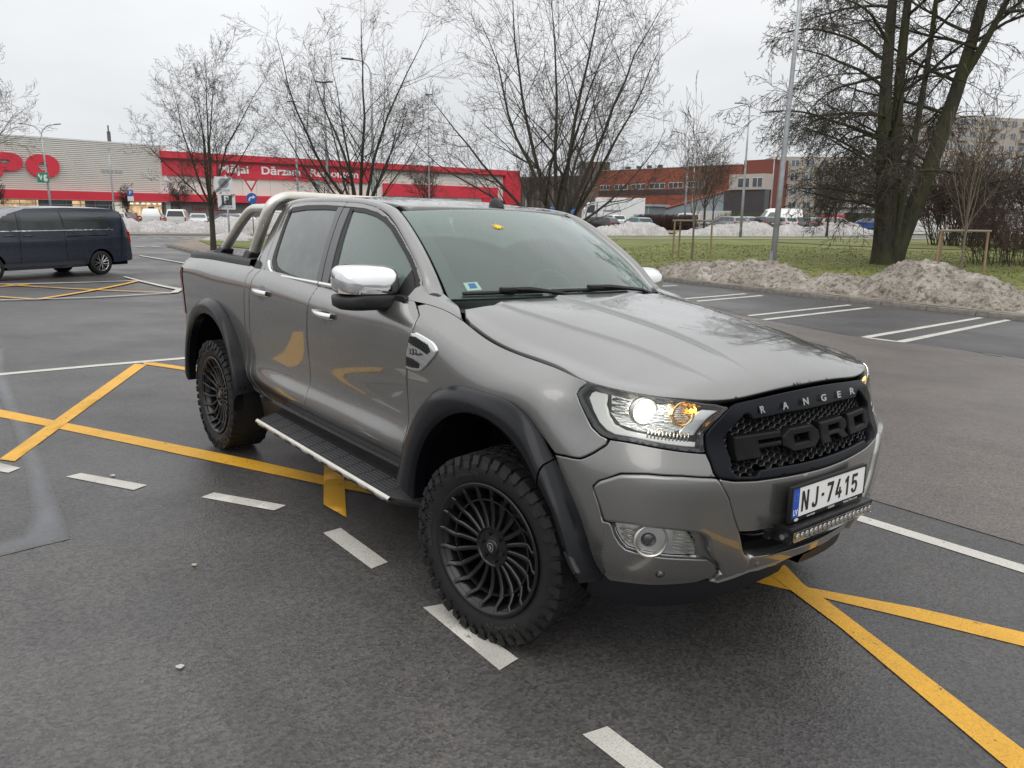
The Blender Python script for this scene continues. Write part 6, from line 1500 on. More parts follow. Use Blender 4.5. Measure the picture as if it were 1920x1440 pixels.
can = ob('loading_canopy', None, loc=WR(22, 12, 0), label='low grey corrugated shed with a flat roof in front of the red factory', cat='shed'); CI = Matrix.Translation(WR(22, 12, 0)).inverted()
for nm, m_, b in (('roof', mat('grey_sheet', (.32, .35, .36), .6), (15.5, 28, 8, 14, 3.7, 4.1)), ('wall', mat('grey_sheet_wall', (.19, .21, .22), .7), (16, 27.6, 9, 13.6, 0, 3.7))):
    o = wpart(nm, WR, m_, can, b); o.matrix_parent_inverse = CI
for q in range(6): o = wpart('wall_post', WR, mat('grey_sheet'), can, (16.2 + q * 2.2, 16.35 + q * 2.2, 13.6, 13.75, 0, 3.7)); o.matrix_parent_inverse = CI
# ---- dark ribbed hall between the store and the factory
WD = frame((-163.12, 134.57), (-128, 139)); dk = ob('ribbed_hall', None, loc=(-145, 137, 0), label='dark brown ribbed hall between the red store corner and the factory', cat='hall'); DI = Matrix.Translation((145, -137, 0))
o = wpart('wall', WD, mat('dark_brown_ribs', (.085, .065, .052), .85), dk, (-6, 33, -20, 0, 0, 11.6)); o.matrix_parent_inverse = DI
for q in range(22): o = wpart('wall_rib', WD, mat('rib_brown', (.12, .095, .08), .8), dk, (-5 + q * 1.7, -4.4 + q * 1.7, .0, .3, 0, 11.4)); o.matrix_parent_inverse = DI
o = wpart('stair_tower', WD, mat('tower_brown', (.16, .12, .095), .85), dk, (23, 30, .0, 3, 0, 14.4)); o.matrix_parent_inverse = DI
# ---- apartment blocks
def block(p0, L, zt, floors, colr, lb, bay=3.2, dirn=(.62, .78), dep=12):
    p0 = np.array(p0, float); W = frame(p0, p0 + np.array(dirn) * L); r_ = ob('apartment_block', None, loc=(p0[0], p0[1], 0), label=lb, cat='apartment block'); I_ = Matrix.Translation((p0[0], p0[1], 0)).inverted()
    o = wpart('wall', W, mat('panel_' + lb[:6].strip(), colr, .85, build=lambda n, b: n.links.new(mixc(n, mapr(n, noise(n, .3, 5, .6), .35, .7, 0, .7), colr, tuple(x * .72 for x in colr)), b.inputs['Base Color'])), r_, (0, L, -dep, 0, 0, zt)); o.matrix_parent_inverse = I_
    fh = zt / floors; nb = int(L / bay)
    wf_ = mat('flat_window_frame', (.50, .49, .46), .6); gl_ = mat('flat_window_glass', (.10, .12, .14), .15, 0, .7); litg = mat('lit_flat_window', (.6, .3, .1), .5, emit=(1., .48, .16), es=.8)
    for f_ in range(1, floors):
        for q in range(nb):
            s0 = .8 + q * bay; z0 = f_ * fh + .85
            g_3 = litg if (f_ * 7 + q * 13) % 41 == 3 else gl_
            w_ = wpart('window', W, wf_, r_, (s0, s0 + bay * .56, .01, .06, z0, z0 + fh * .5)); w_.matrix_parent_inverse = I_
            wpart('pane', W, g_3, w_, (s0 + .1, s0 + bay * .26, .061, .07, z0 + .08, z0 + fh * .5 - .08), (s0 + bay * .30, s0 + bay * .56 - .1, .061, .07, z0 + .08, z0 + fh * .5 - .08))
        if True:
            for q in range(0, nb, 3):
                o = wpart('balcony', W, mat('balcony_front', (.36, .33, .29), .8), r_, (.4 + q * bay, .4 + q * bay + bay * .9, .1, 1.1, f_ * fh, f_ * fh + 1.0)); o.matrix_parent_inverse = I_
    return r_
block((-101, 157), 62, 15.2, 5, (.40, .365, .31), 'beige five-storey apartment block right of the red factory, behind bare branches', dirn=(.70, .714))
block((-90, 205), 46, 27.5, 9, (.44, .385, .33), 'tall pinkish-beige apartment block behind the old two-stemmed tree', dirn=(.42, .907))
block((-66, 262), 60, 25.0, 9, (.36, .34, .31), 'grey-beige tower block at the far right edge behind the thicket', dirn=(.45, .893))
sh0 = frame((-58, 108), (-38, 122)); bb = ob('shop_pavilion', None, loc=(-50, 114, 0), label='low white shop pavilion with a snow-covered roof behind the parked cars', cat='shop'); BI = Matrix.Translation((50, -114, 0))
for nm, m_, b in (('wall', mat('white_render'), (0, 24, -8, 0, 0, 3.4)), ('roof', mat('snowy_roof', (.66, .65, .64), .9), (-.6, 24.6, -8.5, .8, 3.4, 3.9)), ('shop_window', SHOPG, (1, 12, .01, .06, .6, 2.6))):
    o = wpart(nm, sh0, m_, bb, b); o.matrix_parent_inverse = BI
# red and white banner
WX = frame((-44.6, 80.2), (-43.1, 82.6)); sg = ob('banner_sign', None, loc=WX(0, 0, 0), label='red and white sale banner standing behind the parked cars', cat='banner'); XI = Matrix.Translation(WX(0, 0, 0)).inverted()
for q in range(2):
    o = wpart('panel', WX, mat('banner_red', (.62, .03, .05), .6), sg, (q * 1.45, q * 1.45 + 1.38, 0, .06, 1.25, 2.1)); o.matrix_parent_inverse = XI
    o = wtext(('LIETOTI', 'AUTO')[q], WX, q * 1.45 + .12, .08, 1.68, .30, WHITEP, sg, depth=.02); o.matrix_parent_inverse = XI
o = wpart('post', WX, mat('dark_steel'), sg, (0, .06, 0, .06, 0, 1.3), (2.75, 2.81, 0, .06, 0, 1.3)); o.matrix_parent_inverse = XI
# ================================================================ OTHER VEHICLES
CARGLASS = mat('dark_car_glass', (.025, .03, .032), .06, 0, .9)
CARTYRE = mat('far_tyre', (.02, .02, .02), .8); CARRIM = mat('far_alloy', (.42, .42, .43), .35, .7)
CARLAMP = mat('far_tail_lamp', (.42, .012, .015), .2, coat=.8); CARPLATE = mat('far_plate', (.62, .62, .6), .5); CHEAD = mat('far_head_lamp', (.6, .62, .63), .12, .6)
KINDS = {   # side outline of the lower body, of the cabin, windows, wheel positions, half width, belt height
 'hatch': dict(low=[(-2.0, .28), (-2.02, .62), (-1.93, .92), (-1.85, .98), (1.0, .96), (1.65, .84), (1.95, .68), (2.02, .42), (1.95, .25)], cab=[(-1.88, .95), (-1.70, 1.38), (-1.35, 1.47), (-.2, 1.50), (.25, 1.44), (1.05, .94)],
               win=[[(-1.62, 1.0), (-1.48, 1.34), (-1.0, 1.41), (-.55, 1.42), (-.55, 1.0)], [(-.47, 1.0), (-.47, 1.42), (.15, 1.38), (.80, .98)]], wh=(-1.22, 1.28), w=.86, belt=.96),
 'wagon': dict(low=[(-2.3, .30), (-2.33, .65), (-2.28, .95), (-2.2, 1.0), (1.0, .97), (1.75, .86), (2.15, .70), (2.25, .45), (2.18, .26)], cab=[(-2.24, .97), (-2.0, 1.36), (-1.75, 1.47), (-.3, 1.50), (.25, 1.44), (1.1, .95)],
               win=[[(-2.0, 1.02), (-1.85, 1.32), (-1.35, 1.40), (-1.35, 1.0)], [(-1.28, 1.0), (-1.28, 1.41), (-.52, 1.42), (-.52, 1.0)], [(-.45, 1.0), (-.45, 1.42), (.18, 1.38), (.85, .99)]], wh=(-1.35, 1.38), w=.90, belt=.97),
 'saloon': dict(low=[(-2.25, .30), (-2.3, .60), (-2.25, .92), (-2.15, 1.0), (-1.5, 1.02), (1.05, .96), (1.8, .84), (2.15, .68), (2.25, .42), (2.18, .26)], cab=[(-1.75, 1.0), (-1.05, 1.40), (-.5, 1.45), (0, 1.44), (.35, 1.38), (1.1, .95)],
               win=[[(-1.35, 1.03), (-.98, 1.33), (-.5, 1.38), (-.5, 1.0)], [(-.42, 1.0), (-.42, 1.38), (.25, 1.34), (.85, .99)]], wh=(-1.35, 1.38), w=.89, belt=.98),
 'caddy': dict(low=[(-2.15, .32), (-2.2, .62), (-2.18, 1.12), (1.1, 1.10), (1.75, .98), (2.1, .76), (2.18, .45), (2.1, .28)], cab=[(-2.18, 1.08), (-2.10, 1.70), (-1.98, 1.82), (-.2, 1.84), (.3, 1.76), (1.2, 1.06)],
               win=[[(-1.95, 1.15), (-1.90, 1.62), (-1.15, 1.64), (-1.15, 1.15)], [(-1.05, 1.15), (-1.05, 1.64), (-.25, 1.66), (-.25, 1.15)], [(-.15, 1.15), (-.15, 1.66), (.25, 1.62), (.95, 1.13)]], wh=(-1.35, 1.35), w=.90, belt=1.10),
 'panelvan': dict(low=[(-2.15, .32), (-2.2, .62), (-2.2, 1.15), (1.1, 1.12), (1.75, .98), (2.1, .76), (2.18, .45), (2.1, .28)], cab=[(-2.2, 1.1), (-2.14, 1.72), (-2.0, 1.86), (-.2, 1.88), (.3, 1.78), (1.2, 1.08)],
               win=[[(-.15, 1.17), (-.15, 1.66), (.25, 1.62), (.95, 1.15)]], wh=(-1.35, 1.35), w=.90, belt=1.12),
 'bigvan': dict(low=[(-2.9, .38), (-2.95, .8), (-2.93, 1.3), (1.7, 1.28), (2.4, 1.1), (2.8, .85), (2.85, .5), (2.8, .32)], cab=[(-2.93, 1.25), (-2.86, 2.35), (-2.7, 2.48), (.8, 2.5), (1.2, 2.35), (1.9, 1.25)],
               win=[[(.5, 1.4), (.5, 2.05), (1.05, 2.02), (1.6, 1.35)]], wh=(-1.7, 1.9), w=1.0, belt=1.28)}
def arched(low, wh, r_):
    """cut the wheel arches out of the bottom edge"""
    low = [tuple(p) for p in low]; bot = [low[-1]]
    for cx in sorted(wh, reverse=True):
        zb = .27
        for k_ in range(9):
            a = math.pi * k_ / 8; bot.append((cx + r_ * math.cos(a), max(zb, .32 + r_ * math.sin(a) * .98)))
    return low + bot[1:]
def make_car(kind, colr, x, y, ang, label, cat='car', group=None, far=False, extra=None, sc_=1.):
    K = KINDS[kind]; W_ = K['w']; belt = K['belt']; z0 = h1(x, y)
    root = ob('parked_' + ('van' if 'van' in kind or kind == 'caddy' else 'car'), None, loc=(x, y, z0 + .02), label=label, cat=cat, group=group, rot=(0, 0, ang)); root.scale = (sc_,) * 3
    PM = mat('car_paint_%02x%02x%02x' % tuple(int(255 * c) for c in colr), colr, .35, .15, .5, .8, .08)
    def tap(z): return W_ - max(0, z - belt) * .30 - .03 * max(0, (.45 - z)) / .2
    lo = arched(K['low'], K['wh'], .36)
    # lower body: loft of the outline across the width so that the edges roll over
    cxm = (min(p[0] for p in lo) + max(p[0] for p in lo)) / 2
    C_ = []
    for d, k_ in ((-1, .955), (-.97, .985), (-.86, 1), (.86, 1), (.97, .985), (1, .955)):
        C_.append([(cxm + (px_ - cxm) * (k_ if abs(px_ - cxm) > 1.5 else 1), d * W_ * (1 if z < belt - .1 else .985), z - (1 - k_) * (.6 if z > .8 else 0)) for px_, z in lo])
    V, F = loft(C_, True); n_ = len(lo); tri = lambda off, rev: None
    vo, _, fo, _, _, _ = delaunay_2d_cdt([Vector(p) for p in lo], [(i, (i + 1) % n_) for i in range(n_)], [], 1, 1e-6)
    idx = [int(np.argmin([(v[0] - p[0])**2 + (v[1] - p[1])**2 for p in lo])) for v in vo]
    for f in fo: F.append(tuple(idx[i] for i in f)); F.append(tuple(5 * n_ + idx[i] for i in f)[::-1])
    b = MB().add(V, F).build('body', PM, root, auto=40)
    cab = K['cab']; C_ = []
    for d, k_ in ((-1, .97), (-.93, 1), (.93, 1), (1, .97)):
        C_.append([(px_, d * (tap(z)), belt + (z - belt) * k_) for px_, z in cab])
    V, F = loft(C_, True); m_ = len(cab); F += [tuple(range(m_)), tuple(range(3 * m_, 4 * m_))[::-1]]
    MB().add(V, F).build('roof', PM, root, auto=40)
    for w in K['win']:
        for s in (-1, 1): MB().add([(u, s * (tap(v) + .006), v) for u, v in w], [tuple(range(len(w)))]).build('side_window', CARGLASS, root)
    # windscreen and rear window as proud panes
    def pane(a, b, nm, k0=.12, k1=.88, ww=.86, out=.012):
        a = np.array(a); b = np.array(b); nn = np.array([b[1] - a[1], -(b[0] - a[0])]); nn = nn / np.linalg.norm(nn) * out
        if (nn[0] > 0) != (a[0] > 0): nn = -nn
        p0 = a + (b - a) * k0 + nn; p1 = a + (b - a) * k1 + nn
        MB().add([(p0[0], -tap(p0[1]) * ww, p0[1]), (p0[0], tap(p0[1]) * ww, p0[1]), (p1[0], tap(p1[1]) * ww, p1[1]), (p1[0], -tap(p1[1]) * ww, p1[1])], [(0, 1, 2, 3)]).build(nm, CARGLASS, root)
    pane(cab[-1], cab[-2], 'windscreen')
    if kind != 'panelvan' and kind != 'bigvan': pane(cab[0], cab[1], 'rear_window', .12, .95)
    xr = min(p[0] for p in lo); xf = max(p[0] for p in lo)
    for s in (-1, 1):
        zt_ = belt - .04
        if kind in ('caddy', 'panelvan', 'bigvan'): MB().bbox(xr - .012, xr + .10, s * (W_ - .10), s * (W_ - .005), .74, 1.08, .01).build('tail_lamp', CARLAMP, root)
        else: MB().bbox(xr - .02, xr + .22, s * (W_ - .24), s * (W_ + .004), zt_ - .20, zt_ - .03, .012).build('tail_lamp', CARLAMP, root)
        MB().bbox(xf - .22, xf - .03, s * (W_ - .34), s * (W_ - .03), .58, .74, .02).build('headlight', CHEAD, root)
        MB().bbox(.62, .82, s * (W_ + .02), s * (W_ + .20), belt + .0, belt + .13, .03).build('wing_mirror', PM, root)
    MB().box(xr - .018, xr + .02, -.26, .26, .70 if belt < 1.05 else .80, .81 if belt < 1.05 else .91).build('number_plate', CARPLATE, root)
    MB().bbox(xr - .06, xr + .14, -W_ + .04, W_ - .04, .30, .56, .03).build('rear_bumper', PM if sum(colr) < 1.6 else mat('grey_bumper', (.16, .16, .16), .6), root)
    MB().bbox(xf - .16, xf + .04, -W_ + .06, W_ - .06, .26, .5, .04).build('front_bumper', PM, root)
    MB().box(xr + .1, xf - .1, -W_ + .05, W_ - .05, .2, .5).build('underbody', VOID, root)
    for cx in K['wh']:
        for s in (-1, 1):
            wh_ = ob('wheel', None, root, loc=(cx, s * (W_ - .11), .31))
            q = MB().lathe([(.19, -.10), (.30, -.10), (.315, -.06), (.315, .06), (.30, .10), (.19, .10)], 20).build('tyre', CARTYRE, wh_, smooth=True)
            mb = MB(); mb.lathe([(.0, s * .07), (.20, s * .085)], 14)
            for i in range(5):
                a = i * 2 * math.pi / 5; mb.tube([(.04 * math.cos(a), s * .10, .04 * math.sin(a)), (.185 * math.cos(a), s * .10, .185 * math.sin(a))], .028, 4)
            mb.build('rim', CARRIM, wh_)
    if extra: extra(root, PM, W_)
    return root
SILV, WHI, BLK, GRY, TEAL, DRED, DBLU = (.46, .47, .48), (.70, .70, .68), (.018, .018, .020), (.14, .145, .15), (.03, .22, .25), (.16, .02, .03), (.02, .06, .22)
ra = math.atan2(.939, .343)           # along the road
out_ = math.atan2(.343, -.939)        # nose away from the camera
def roofbox(root, PM, W_): MB().bbox(-.6, .3, -.3, .3, 1.88, 2.05, .05).build('roof_rack_box', BLACKP, root)
gL, gR = 'cars parked in front of the store', 'cars parked beyond the road on the right'
av = math.atan2(.3, -.95)
make_car('panelvan', WHI, -82.8, 19.9, av, 'white panel van with closed rear doors and a dark roof box behind the blue van', 'van', gL, extra=roofbox)
make_car('caddy', (.66, .65, .60), -77.9, 21.0, av - .10, 'cream white minibus with a large dark rear window, second van from the left', 'van', gL)
make_car('hatch', SILV, -84, 17.0, av, 'silver hatchback half hidden by the rear of the dark blue van', 'car', gL)
make_car('saloon', (.55, .56, .57), -85.5, 25.3, av + math.pi, 'silver saloon facing the road just right of the cream minibus', 'car', gL)
make_car('wagon', GRY, -97, 27.0, av, 'dark grey estate car in the row behind the silver saloon', 'car', gL)
make_car('saloon', (.20, .24, .29), -84.6, 28.2, av + .5, 'blue-grey saloon turned slightly in front of the welcome lettering', 'car', gL)
make_car('saloon', WHI, -91, 31.8, av + .6, 'white saloon behind the blue-grey one, left of the zone signs', 'car', gL)
make_car('caddy', (.68, .68, .66), -83, 33.4, av + .45, 'white people carrier behind the snow bank, right of the zone signs', 'van', gL)
make_car('hatch', GRY, -82.5, 38.2, av, 'dark grey hatchback seen through the sport bar hoops', 'car', gL)
make_car('hatch', DRED, -92, 20.0, av, 'dark red hatchback in the back row near the store entrance', 'car', gL)
make_car('hatch', SILV, -95, 23.6, av, 'pale silver hatchback in the back row under the store sign bar', 'car', gL)
ab = math.atan2(.50, -.86)
make_car('saloon', SILV, -57.6, 53.6, ab + .5, 'pale silver saloon beside the blue truck cab, partly behind the windscreen', 'car', gR)
make_car('wagon', BLK, -57.0, 57.2, ab + .75, 'black estate car with red tail lamps left of the teal hatchback', 'car', gR)
make_car('hatch', WHI, -62.0, 64.6, ab + .3, 'white hatchback squeezed between the black estate and the teal hatchback', 'car', gR)
make_car('hatch', TEAL, -54.2, 60.3, ab + .25, 'teal blue hatchback beside the brown hedge', 'car', gR)
make_car('wagon', (.22, .24, .25), -50.3, 70.7, ab + .3, 'grey-green estate car behind the snow bank, leftmost of the right-hand row', 'car', gR)
make_car('hatch', (.25, .26, .28), -50.5, 73.4, ab + .45, 'mid grey hatchback squeezed behind the dark estate car', 'car', gR)
make_car('wagon', (.03, .032, .04), -49.0, 75.0, ab + .2, 'dark charcoal estate car between two silver cars', 'car', gR)
make_car('hatch', SILV, -47.4, 76.4, ab + .3, 'silver hatchback just left of the nearest lamp post', 'car', gR)
make_car('wagon', (.13, .135, .14), -47.0, 80.4, ab + .3, 'grey estate car just right of the nearest lamp post', 'car', gR)
make_car('hatch', (.10, .025, .035), -44.6, 80.6, ab + .1, 'dark red people carrier between the grey estate and the sandy silver hatchback', 'car', gR)
make_car('hatch', (.40, .38, .34), -42.3, 80.2, ab + math.pi + .9, 'sandy silver hatchback facing the camera behind the snow', 'car', gR)
make_car('saloon', DBLU, -42.8, 86.6, ab + 1.1, 'dark blue saloon behind the sandy silver hatchback', 'car', gR)
make_car('bigvan', WHI, -53.0, 84.5, ab + 1.4, 'large white delivery van with a high roof behind the silver hatchbacks', 'van', gR)
make_car('hatch', (.05, .16, .16), -60, 83, ab + 1.3, 'dark green hatchback roof visible above the right-hand row', 'car', gR)
make_car('caddy', (.5, .5, .5), -60.5, 75.5, ab + 1.3, 'light grey people carrier in the back row behind the hedge', 'van', gR)
make_car('hatch', BLK, -33.0, 95.0, ab, 'black hatchback seen between the two stems of the old tree', 'car', gR)
make_car('saloon', SILV, -36.5, 90.5, ab + 1.2, 'silver saloon behind the tall snow bank left of the old tree', 'car', gR)
make_car('saloon', SILV, -58.0, 50.8, ab + .6, 'silver saloon seen through the windscreen of the pickup', 'car', gR)
# ---- white box truck with a cab and the blue-covered trailer beside it
bt = ob('box_truck', None, loc=(-71, 73.5, h1(-71, 73.5)), label='white box truck with its cab to the left behind the black estate car', cat='truck', rot=(0, 0, math.atan2(-.80, -.60)))
MB().bbox(-4.6, 1.6, -1.2, 1.2, .95, 3.7, .05).build('cargo_box', mat('truck_white', (.72, .72, .71), .5), bt)
mb = MB(); mb.prism([(1.75, .55), (1.75, 3.2), (2.6, 3.1), (3.35, 2.0), (3.5, .55)], -1.15, 1.15, lambda u, v, d: (u, d, v)); mb.build('cab', mat('truck_white'), bt)
mb = MB(); mb.prism([(2.0, 1.75), (2.0, 2.75), (2.6, 2.7), (3.05, 1.95), (3.1, 1.75)], -1.165, 1.165, lambda u, v, d: (u, d, v)); mb.build('cab_window', CARGLASS, bt)
MB().box(-4.5, 3.3, -.9, .9, .55, .95).build('chassis', BLACKM, bt)
for cx in (-3.4, 2.6):
    for s in (-1, 1): mb = MB(); mb.cyl((cx, s * .85, .48), (cx, s * 1.15, .48), .48, 18); mb.build('wheel', CARTYRE, bt)
MB().box(-1.5, .9, -1.212, -1.205, 1.9, 2.15).build('grey_print', mat('grey_truck_print', (.30, .32, .34), .6), bt); MB().box(-1.5, .9, 1.205, 1.212, 1.9, 2.15).build('grey_print', mat('grey_truck_print'), bt)
tp = ob('covered_trailer', None, loc=(-68, 62.5, h1(-68, 62.5)), label='trailer under a bright blue tarpaulin left of the white box truck', cat='trailer', rot=(0, 0, 2.2))
MB().bbox(-3.2, 3.2, -1.1, 1.1, .75, 2.3, .12).build('tarpaulin', mat('blue_tarpaulin', (.03, .16, .50), .55), tp); MB().box(-3.2, 3.2, -.9, .9, .5, .75).build('chassis', BLACKM, tp)
for s in (-1, 1): mb = MB(); mb.cyl((0, s * .85, .38), (0, s * 1.1, .38), .38, 16); mb.build('wheel', CARTYRE, tp)

# ---- the long dark blue passenger van on the left
VP = mat('midnight_blue_paint', (.014, .018, .038), .30, .25, .5, 1., .06, build=lambda n, b: (n.links.new(mapr(n, noise(n, 3, 6, .65), .4, .75, .24, .5), b.inputs['Roughness']),))
vx, vy = -21.4, .55; va = math.atan2(-.795, -.606) + math.pi; 
va = math.atan2(.90, -.43)             # rear points to the right of the picture
vx, vy = -24.0, 2.0
van = ob('passenger_van', None, loc=(vx, vy, 0), label='long dark blue passenger van with tinted windows driving out of the picture on the left', cat='van')
dv = np.array([math.cos(va), math.sin(va)]); pnv = np.array([dv[1], -dv[0]])
if pnv @ (CAM[:2] - np.array([vx, vy])) < 0: pnv = -pnv
# local x points to the rear of the van, local -y to the camera
van.rotation_euler = (0, 0, va)
zv = h1(vx, vy); van.location = (vx, vy, zv + .015); 
VW = .96
def vy_(x, z):
    """half width of the van body"""
    w = VW - .07 * _ss(1.02, 1.75, z) - .10 * _ss(1.55, 1.92, z) - .035 * (1 - _ss(.25, .55, z)) + .012 * math.exp(-((z - .98) / .10)**2)
    w -= .05 * _ss(.95, 1.25, x) + .05 * _ss(-3.6, -4.2, x)
    return w
vo_ = [(-4.15, .35), (-4.2, .75), (-3.95, .98), (-3.2, 1.12), (-2.4, 1.72), (-1.9, 1.86), (-.8, 1.90), (.2, 1.895), (.75, 1.87), (.98, 1.80), (1.06, 1.55), (1.16, 1.20), (1.20, .95), (1.225, .70), (1.23, .45), (1.18, .36), (.62, .33)]
for k_ in range(13): a = math.pi * k_ / 12; vo_.append((.16 + .405 * math.cos(a), max(.27, .34 + .405 * math.sin(a))))
vo_.append((-.5, .25)); vo_.append((-2.6, .25))
for k_ in range(9): a = math.pi * k_ / 8; vo_.append((-3.04 + .40 * math.cos(a), max(.27, .34 + .40 * math.sin(a))))
def vpanel(poly, nm, m_, off=0., par=van, grid=.12, both=True, th=.03):
    L = densify(poly, .06); P = np.array(L); lo, hi = P.min(0), P.max(0); gx, gy = np.meshgrid(np.arange(lo[0] + grid / 2, hi[0], grid), np.arange(lo[1] + grid / 2, hi[1], grid * .6)); G_ = np.stack([gx.ravel(), gy.ravel()], 1)
    if len(G_): G_ = G_[pip(P, G_)]
    vo, _, fo, _, _, _ = delaunay_2d_cdt([Vector(p) for p in (np.vstack([L, G_]) if len(G_) else L)], [(i, (i + 1) % len(L)) for i in range(len(L))], [], 0, 1e-6)
    vo = np.array([tuple(v) for v in vo])
    for s in ((-1, 1) if both else (-1,)):
        mb = MB()
        V = [(u, s * (vy_(u, v) + off), v) for u, v in vo]; F = [tuple(f) for f in fo if pip(P, vo[list(f)].mean(0)[None])[0]]
        mb.add(V, F)
        n_ = len(L); A = [(u, s * (vy_(u, v) + off), v) for u, v in L] + [(u, s * (vy_(u, v) + off - th), v) for u, v in L]; mb.add(A, [(i, (i + 1) % n_, n_ + (i + 1) % n_, n_ + i) for i in range(n_)])
        o_ = mb.build(nm, m_, par, auto=35)
    return o_
vpanel(vo_, 'body_side', VP)
n_ = len(vo_); top_ = [p for p in vo_[:17]]
mb = MB(); C_ = []
for d in np.linspace(-1, 1, 13): C_.append([(x + (0.05 if x > .9 else -.06 if x < -2 else 0) * (1 - d * d), d * vy_(x, z) * .998, z + .045 * (1 - d * d) * _ss(1.4, 1.85, z)) for x, z in top_])
V, F = loft(C_); mb.add(V, F); mb.build('body_shell', VP, van, smooth=True)
MB().box(-4.0, 1.1, -.85, .85, .25, .5).build('underbody', VOID, van)
vpanel([(-2.14, 1.30), (-2.10, 1.74), (-1.0, 1.755), (-.93, 1.30)], 'window', CARGLASS, .004, th=.004); vpanel([(-.87, 1.30), (-.93, 1.755), (-.35, 1.745), (.20, 1.70), (.42, 1.62), (.56, 1.45), (.60, 1.31)], 'window', CARGLASS, .004, th=.004)
vpanel([(-3.05, 1.28), (-2.55, 1.66), (-2.24, 1.72), (-2.22, 1.29)], 'window', CARGLASS, .004, th=.004)
vpanel([(-3.0, 1.262), (-3.0, 1.282), (.62, 1.30), (.62, 1.280)], 'chrome_strip', CHROME, .010, th=.012)
vpanel([(-2.235, .40), (-2.245, .40), (-2.20, 1.76), (-2.19, 1.76)], 'door_seam', VOID, .002, th=.002); vpanel([(-.90, .42), (-.91, .42), (-.96, 1.80), (-.95, 1.80)], 'door_seam', VOID, .002, th=.002)
vpanel([(-.88, 1.10), (-.88, 1.125), (.40, 1.135), (.40, 1.112)], 'sliding_rail', VOID, .003, th=.003)
vpanel([(.80, .45), (.81, .45), (.99, 1.74), (.98, 1.74)], 'hatch_seam', VOID, .002, th=.002)
vpanel([(-3.9, .33), (-3.9, .42), (-.45, .42), (-.38, .33)], 'sill', mat('grimy_sill', (.045, .043, .042), .7), .004, th=.01)
for x0 in (-2.10, -2.62):
    for s in (-1, 1): MB().tube([(x0, s * (VW + .0), 1.145), (x0 + .06, s * (VW + .035), 1.155), (x0 + .20, s * (VW + .035), 1.155), (x0 + .26, s * (VW + .0), 1.145)], .016, 6).build('door_handle', VP, van, smooth=True)
for s in (-1, 1):
    mb = MB(); mb.prism(round_poly([(1.03, .90), (1.205, .90), (1.17, 1.22), (1.03, 1.22)], .03), s * (VW - .10), s * (VW - .028), lambda u, v, d: (u + .012, d, v)); mb.build('tail_lamp', RED, van, auto=30)
mb = MB(); mb.bbox(.90, 1.27, -VW + .05, VW - .05, .36, .62, .06); mb.build('rear_bumper', VP, van, auto=50)
mb = MB(); mb.prism([(1.04, 1.30), (.965, 1.74), (.955, 1.74), (1.03, 1.30)], -.72, .72, lambda u, v, d: (u + .055, d, v)); mb.build('rear_window', CARGLASS, van)
for cx in (.16, -3.04):
    for s in (-1, 1):
        w_ = ob('wheel', None, van, loc=(cx, s * (VW - .125), .335))
        MB().lathe([(.235, -.11), (.32, -.115), (.345, -.085), (.35, -.04), (.35, .04), (.345, .085), (.32, .115), (.235, .11)], 48).build('tyre', RUBBER, w_, smooth=True)
        MB().lathe([(.0, 0.02 * s), (.22, .02 * s)], 32).build('barrel', VOID, w_)
        mb = MB(); mb.lathe([(.232, s * .04), (.240, s * .098), (.228, s * .102), (.222, s * .04)], 48); mb.build('rim', mat('alloy_lip', (.5, .5, .5), .25, .9), w_, smooth=True)
        for i in range(7):
            a = i * 2 * math.pi / 7 + .45; mb = MB()
            for q in (-.10, .10):
                p0 = np.array([.045 * math.cos(a), s * .092, .045 * math.sin(a)]); p1 = np.array([.228 * math.cos(a + q * 1.9), s * .098, .228 * math.sin(a + q * 1.9)]); mb.tube([p0, p1], [.012, .010], 5)
            mb.build('spoke', mat('alloy_lip'), w_)
        mb = MB(); mb.cyl((0, s * .05, 0), (0, s * .104, 0), .048, 20); mb.build('hub_cap', mat('alloy_lip'), w_, auto=30)
M_ = van.matrix_world
# ================================================================ TREES, all bare
def bark(c0, c1, moss=0.):
    def f(n, b):
        tcn = _n(n, 'ShaderNodeTexCoord'); co = tcn.outputs['Object']
        a = noise(n, 7, 7, .7, vec=co, stretch=(1, 1, .25)); c = mixc(n, mapr(n, a, .35, .65, 0, 1), c0, c1)
        if moss: c = mixc(n, mapr(n, noise(n, .9, 5, .6, vec=co), .42, .62, 0, moss), c, (.062, .070, .022))
        n.links.new(c, b.inputs['Base Color']); n.links.new(bumpn(n, noise(n, 22, 6, .8, vec=co, stretch=(1, 1, .22)), 1., .03), b.inputs['Normal'])
    return f
BARK = mat('dark_bark', (.05, .04, .03), .9, build=bark((.060, .050, .040), (.024, .020, .016), .35)); OBARK = mat('old_mossy_bark', (.05, .04, .03), .9, build=bark((.060, .052, .040), (.020, .017, .013), .75))
YBARK = mat('pale_young_bark', (.2, .16, .12), .85, build=bark((.24, .20, .15), (.15, .12, .09), .4)); TWIG = mat('thin_twigs', (.060, .046, .036), .9); PTWIG = mat('pale_twigs', (.17, .14, .105), .9)
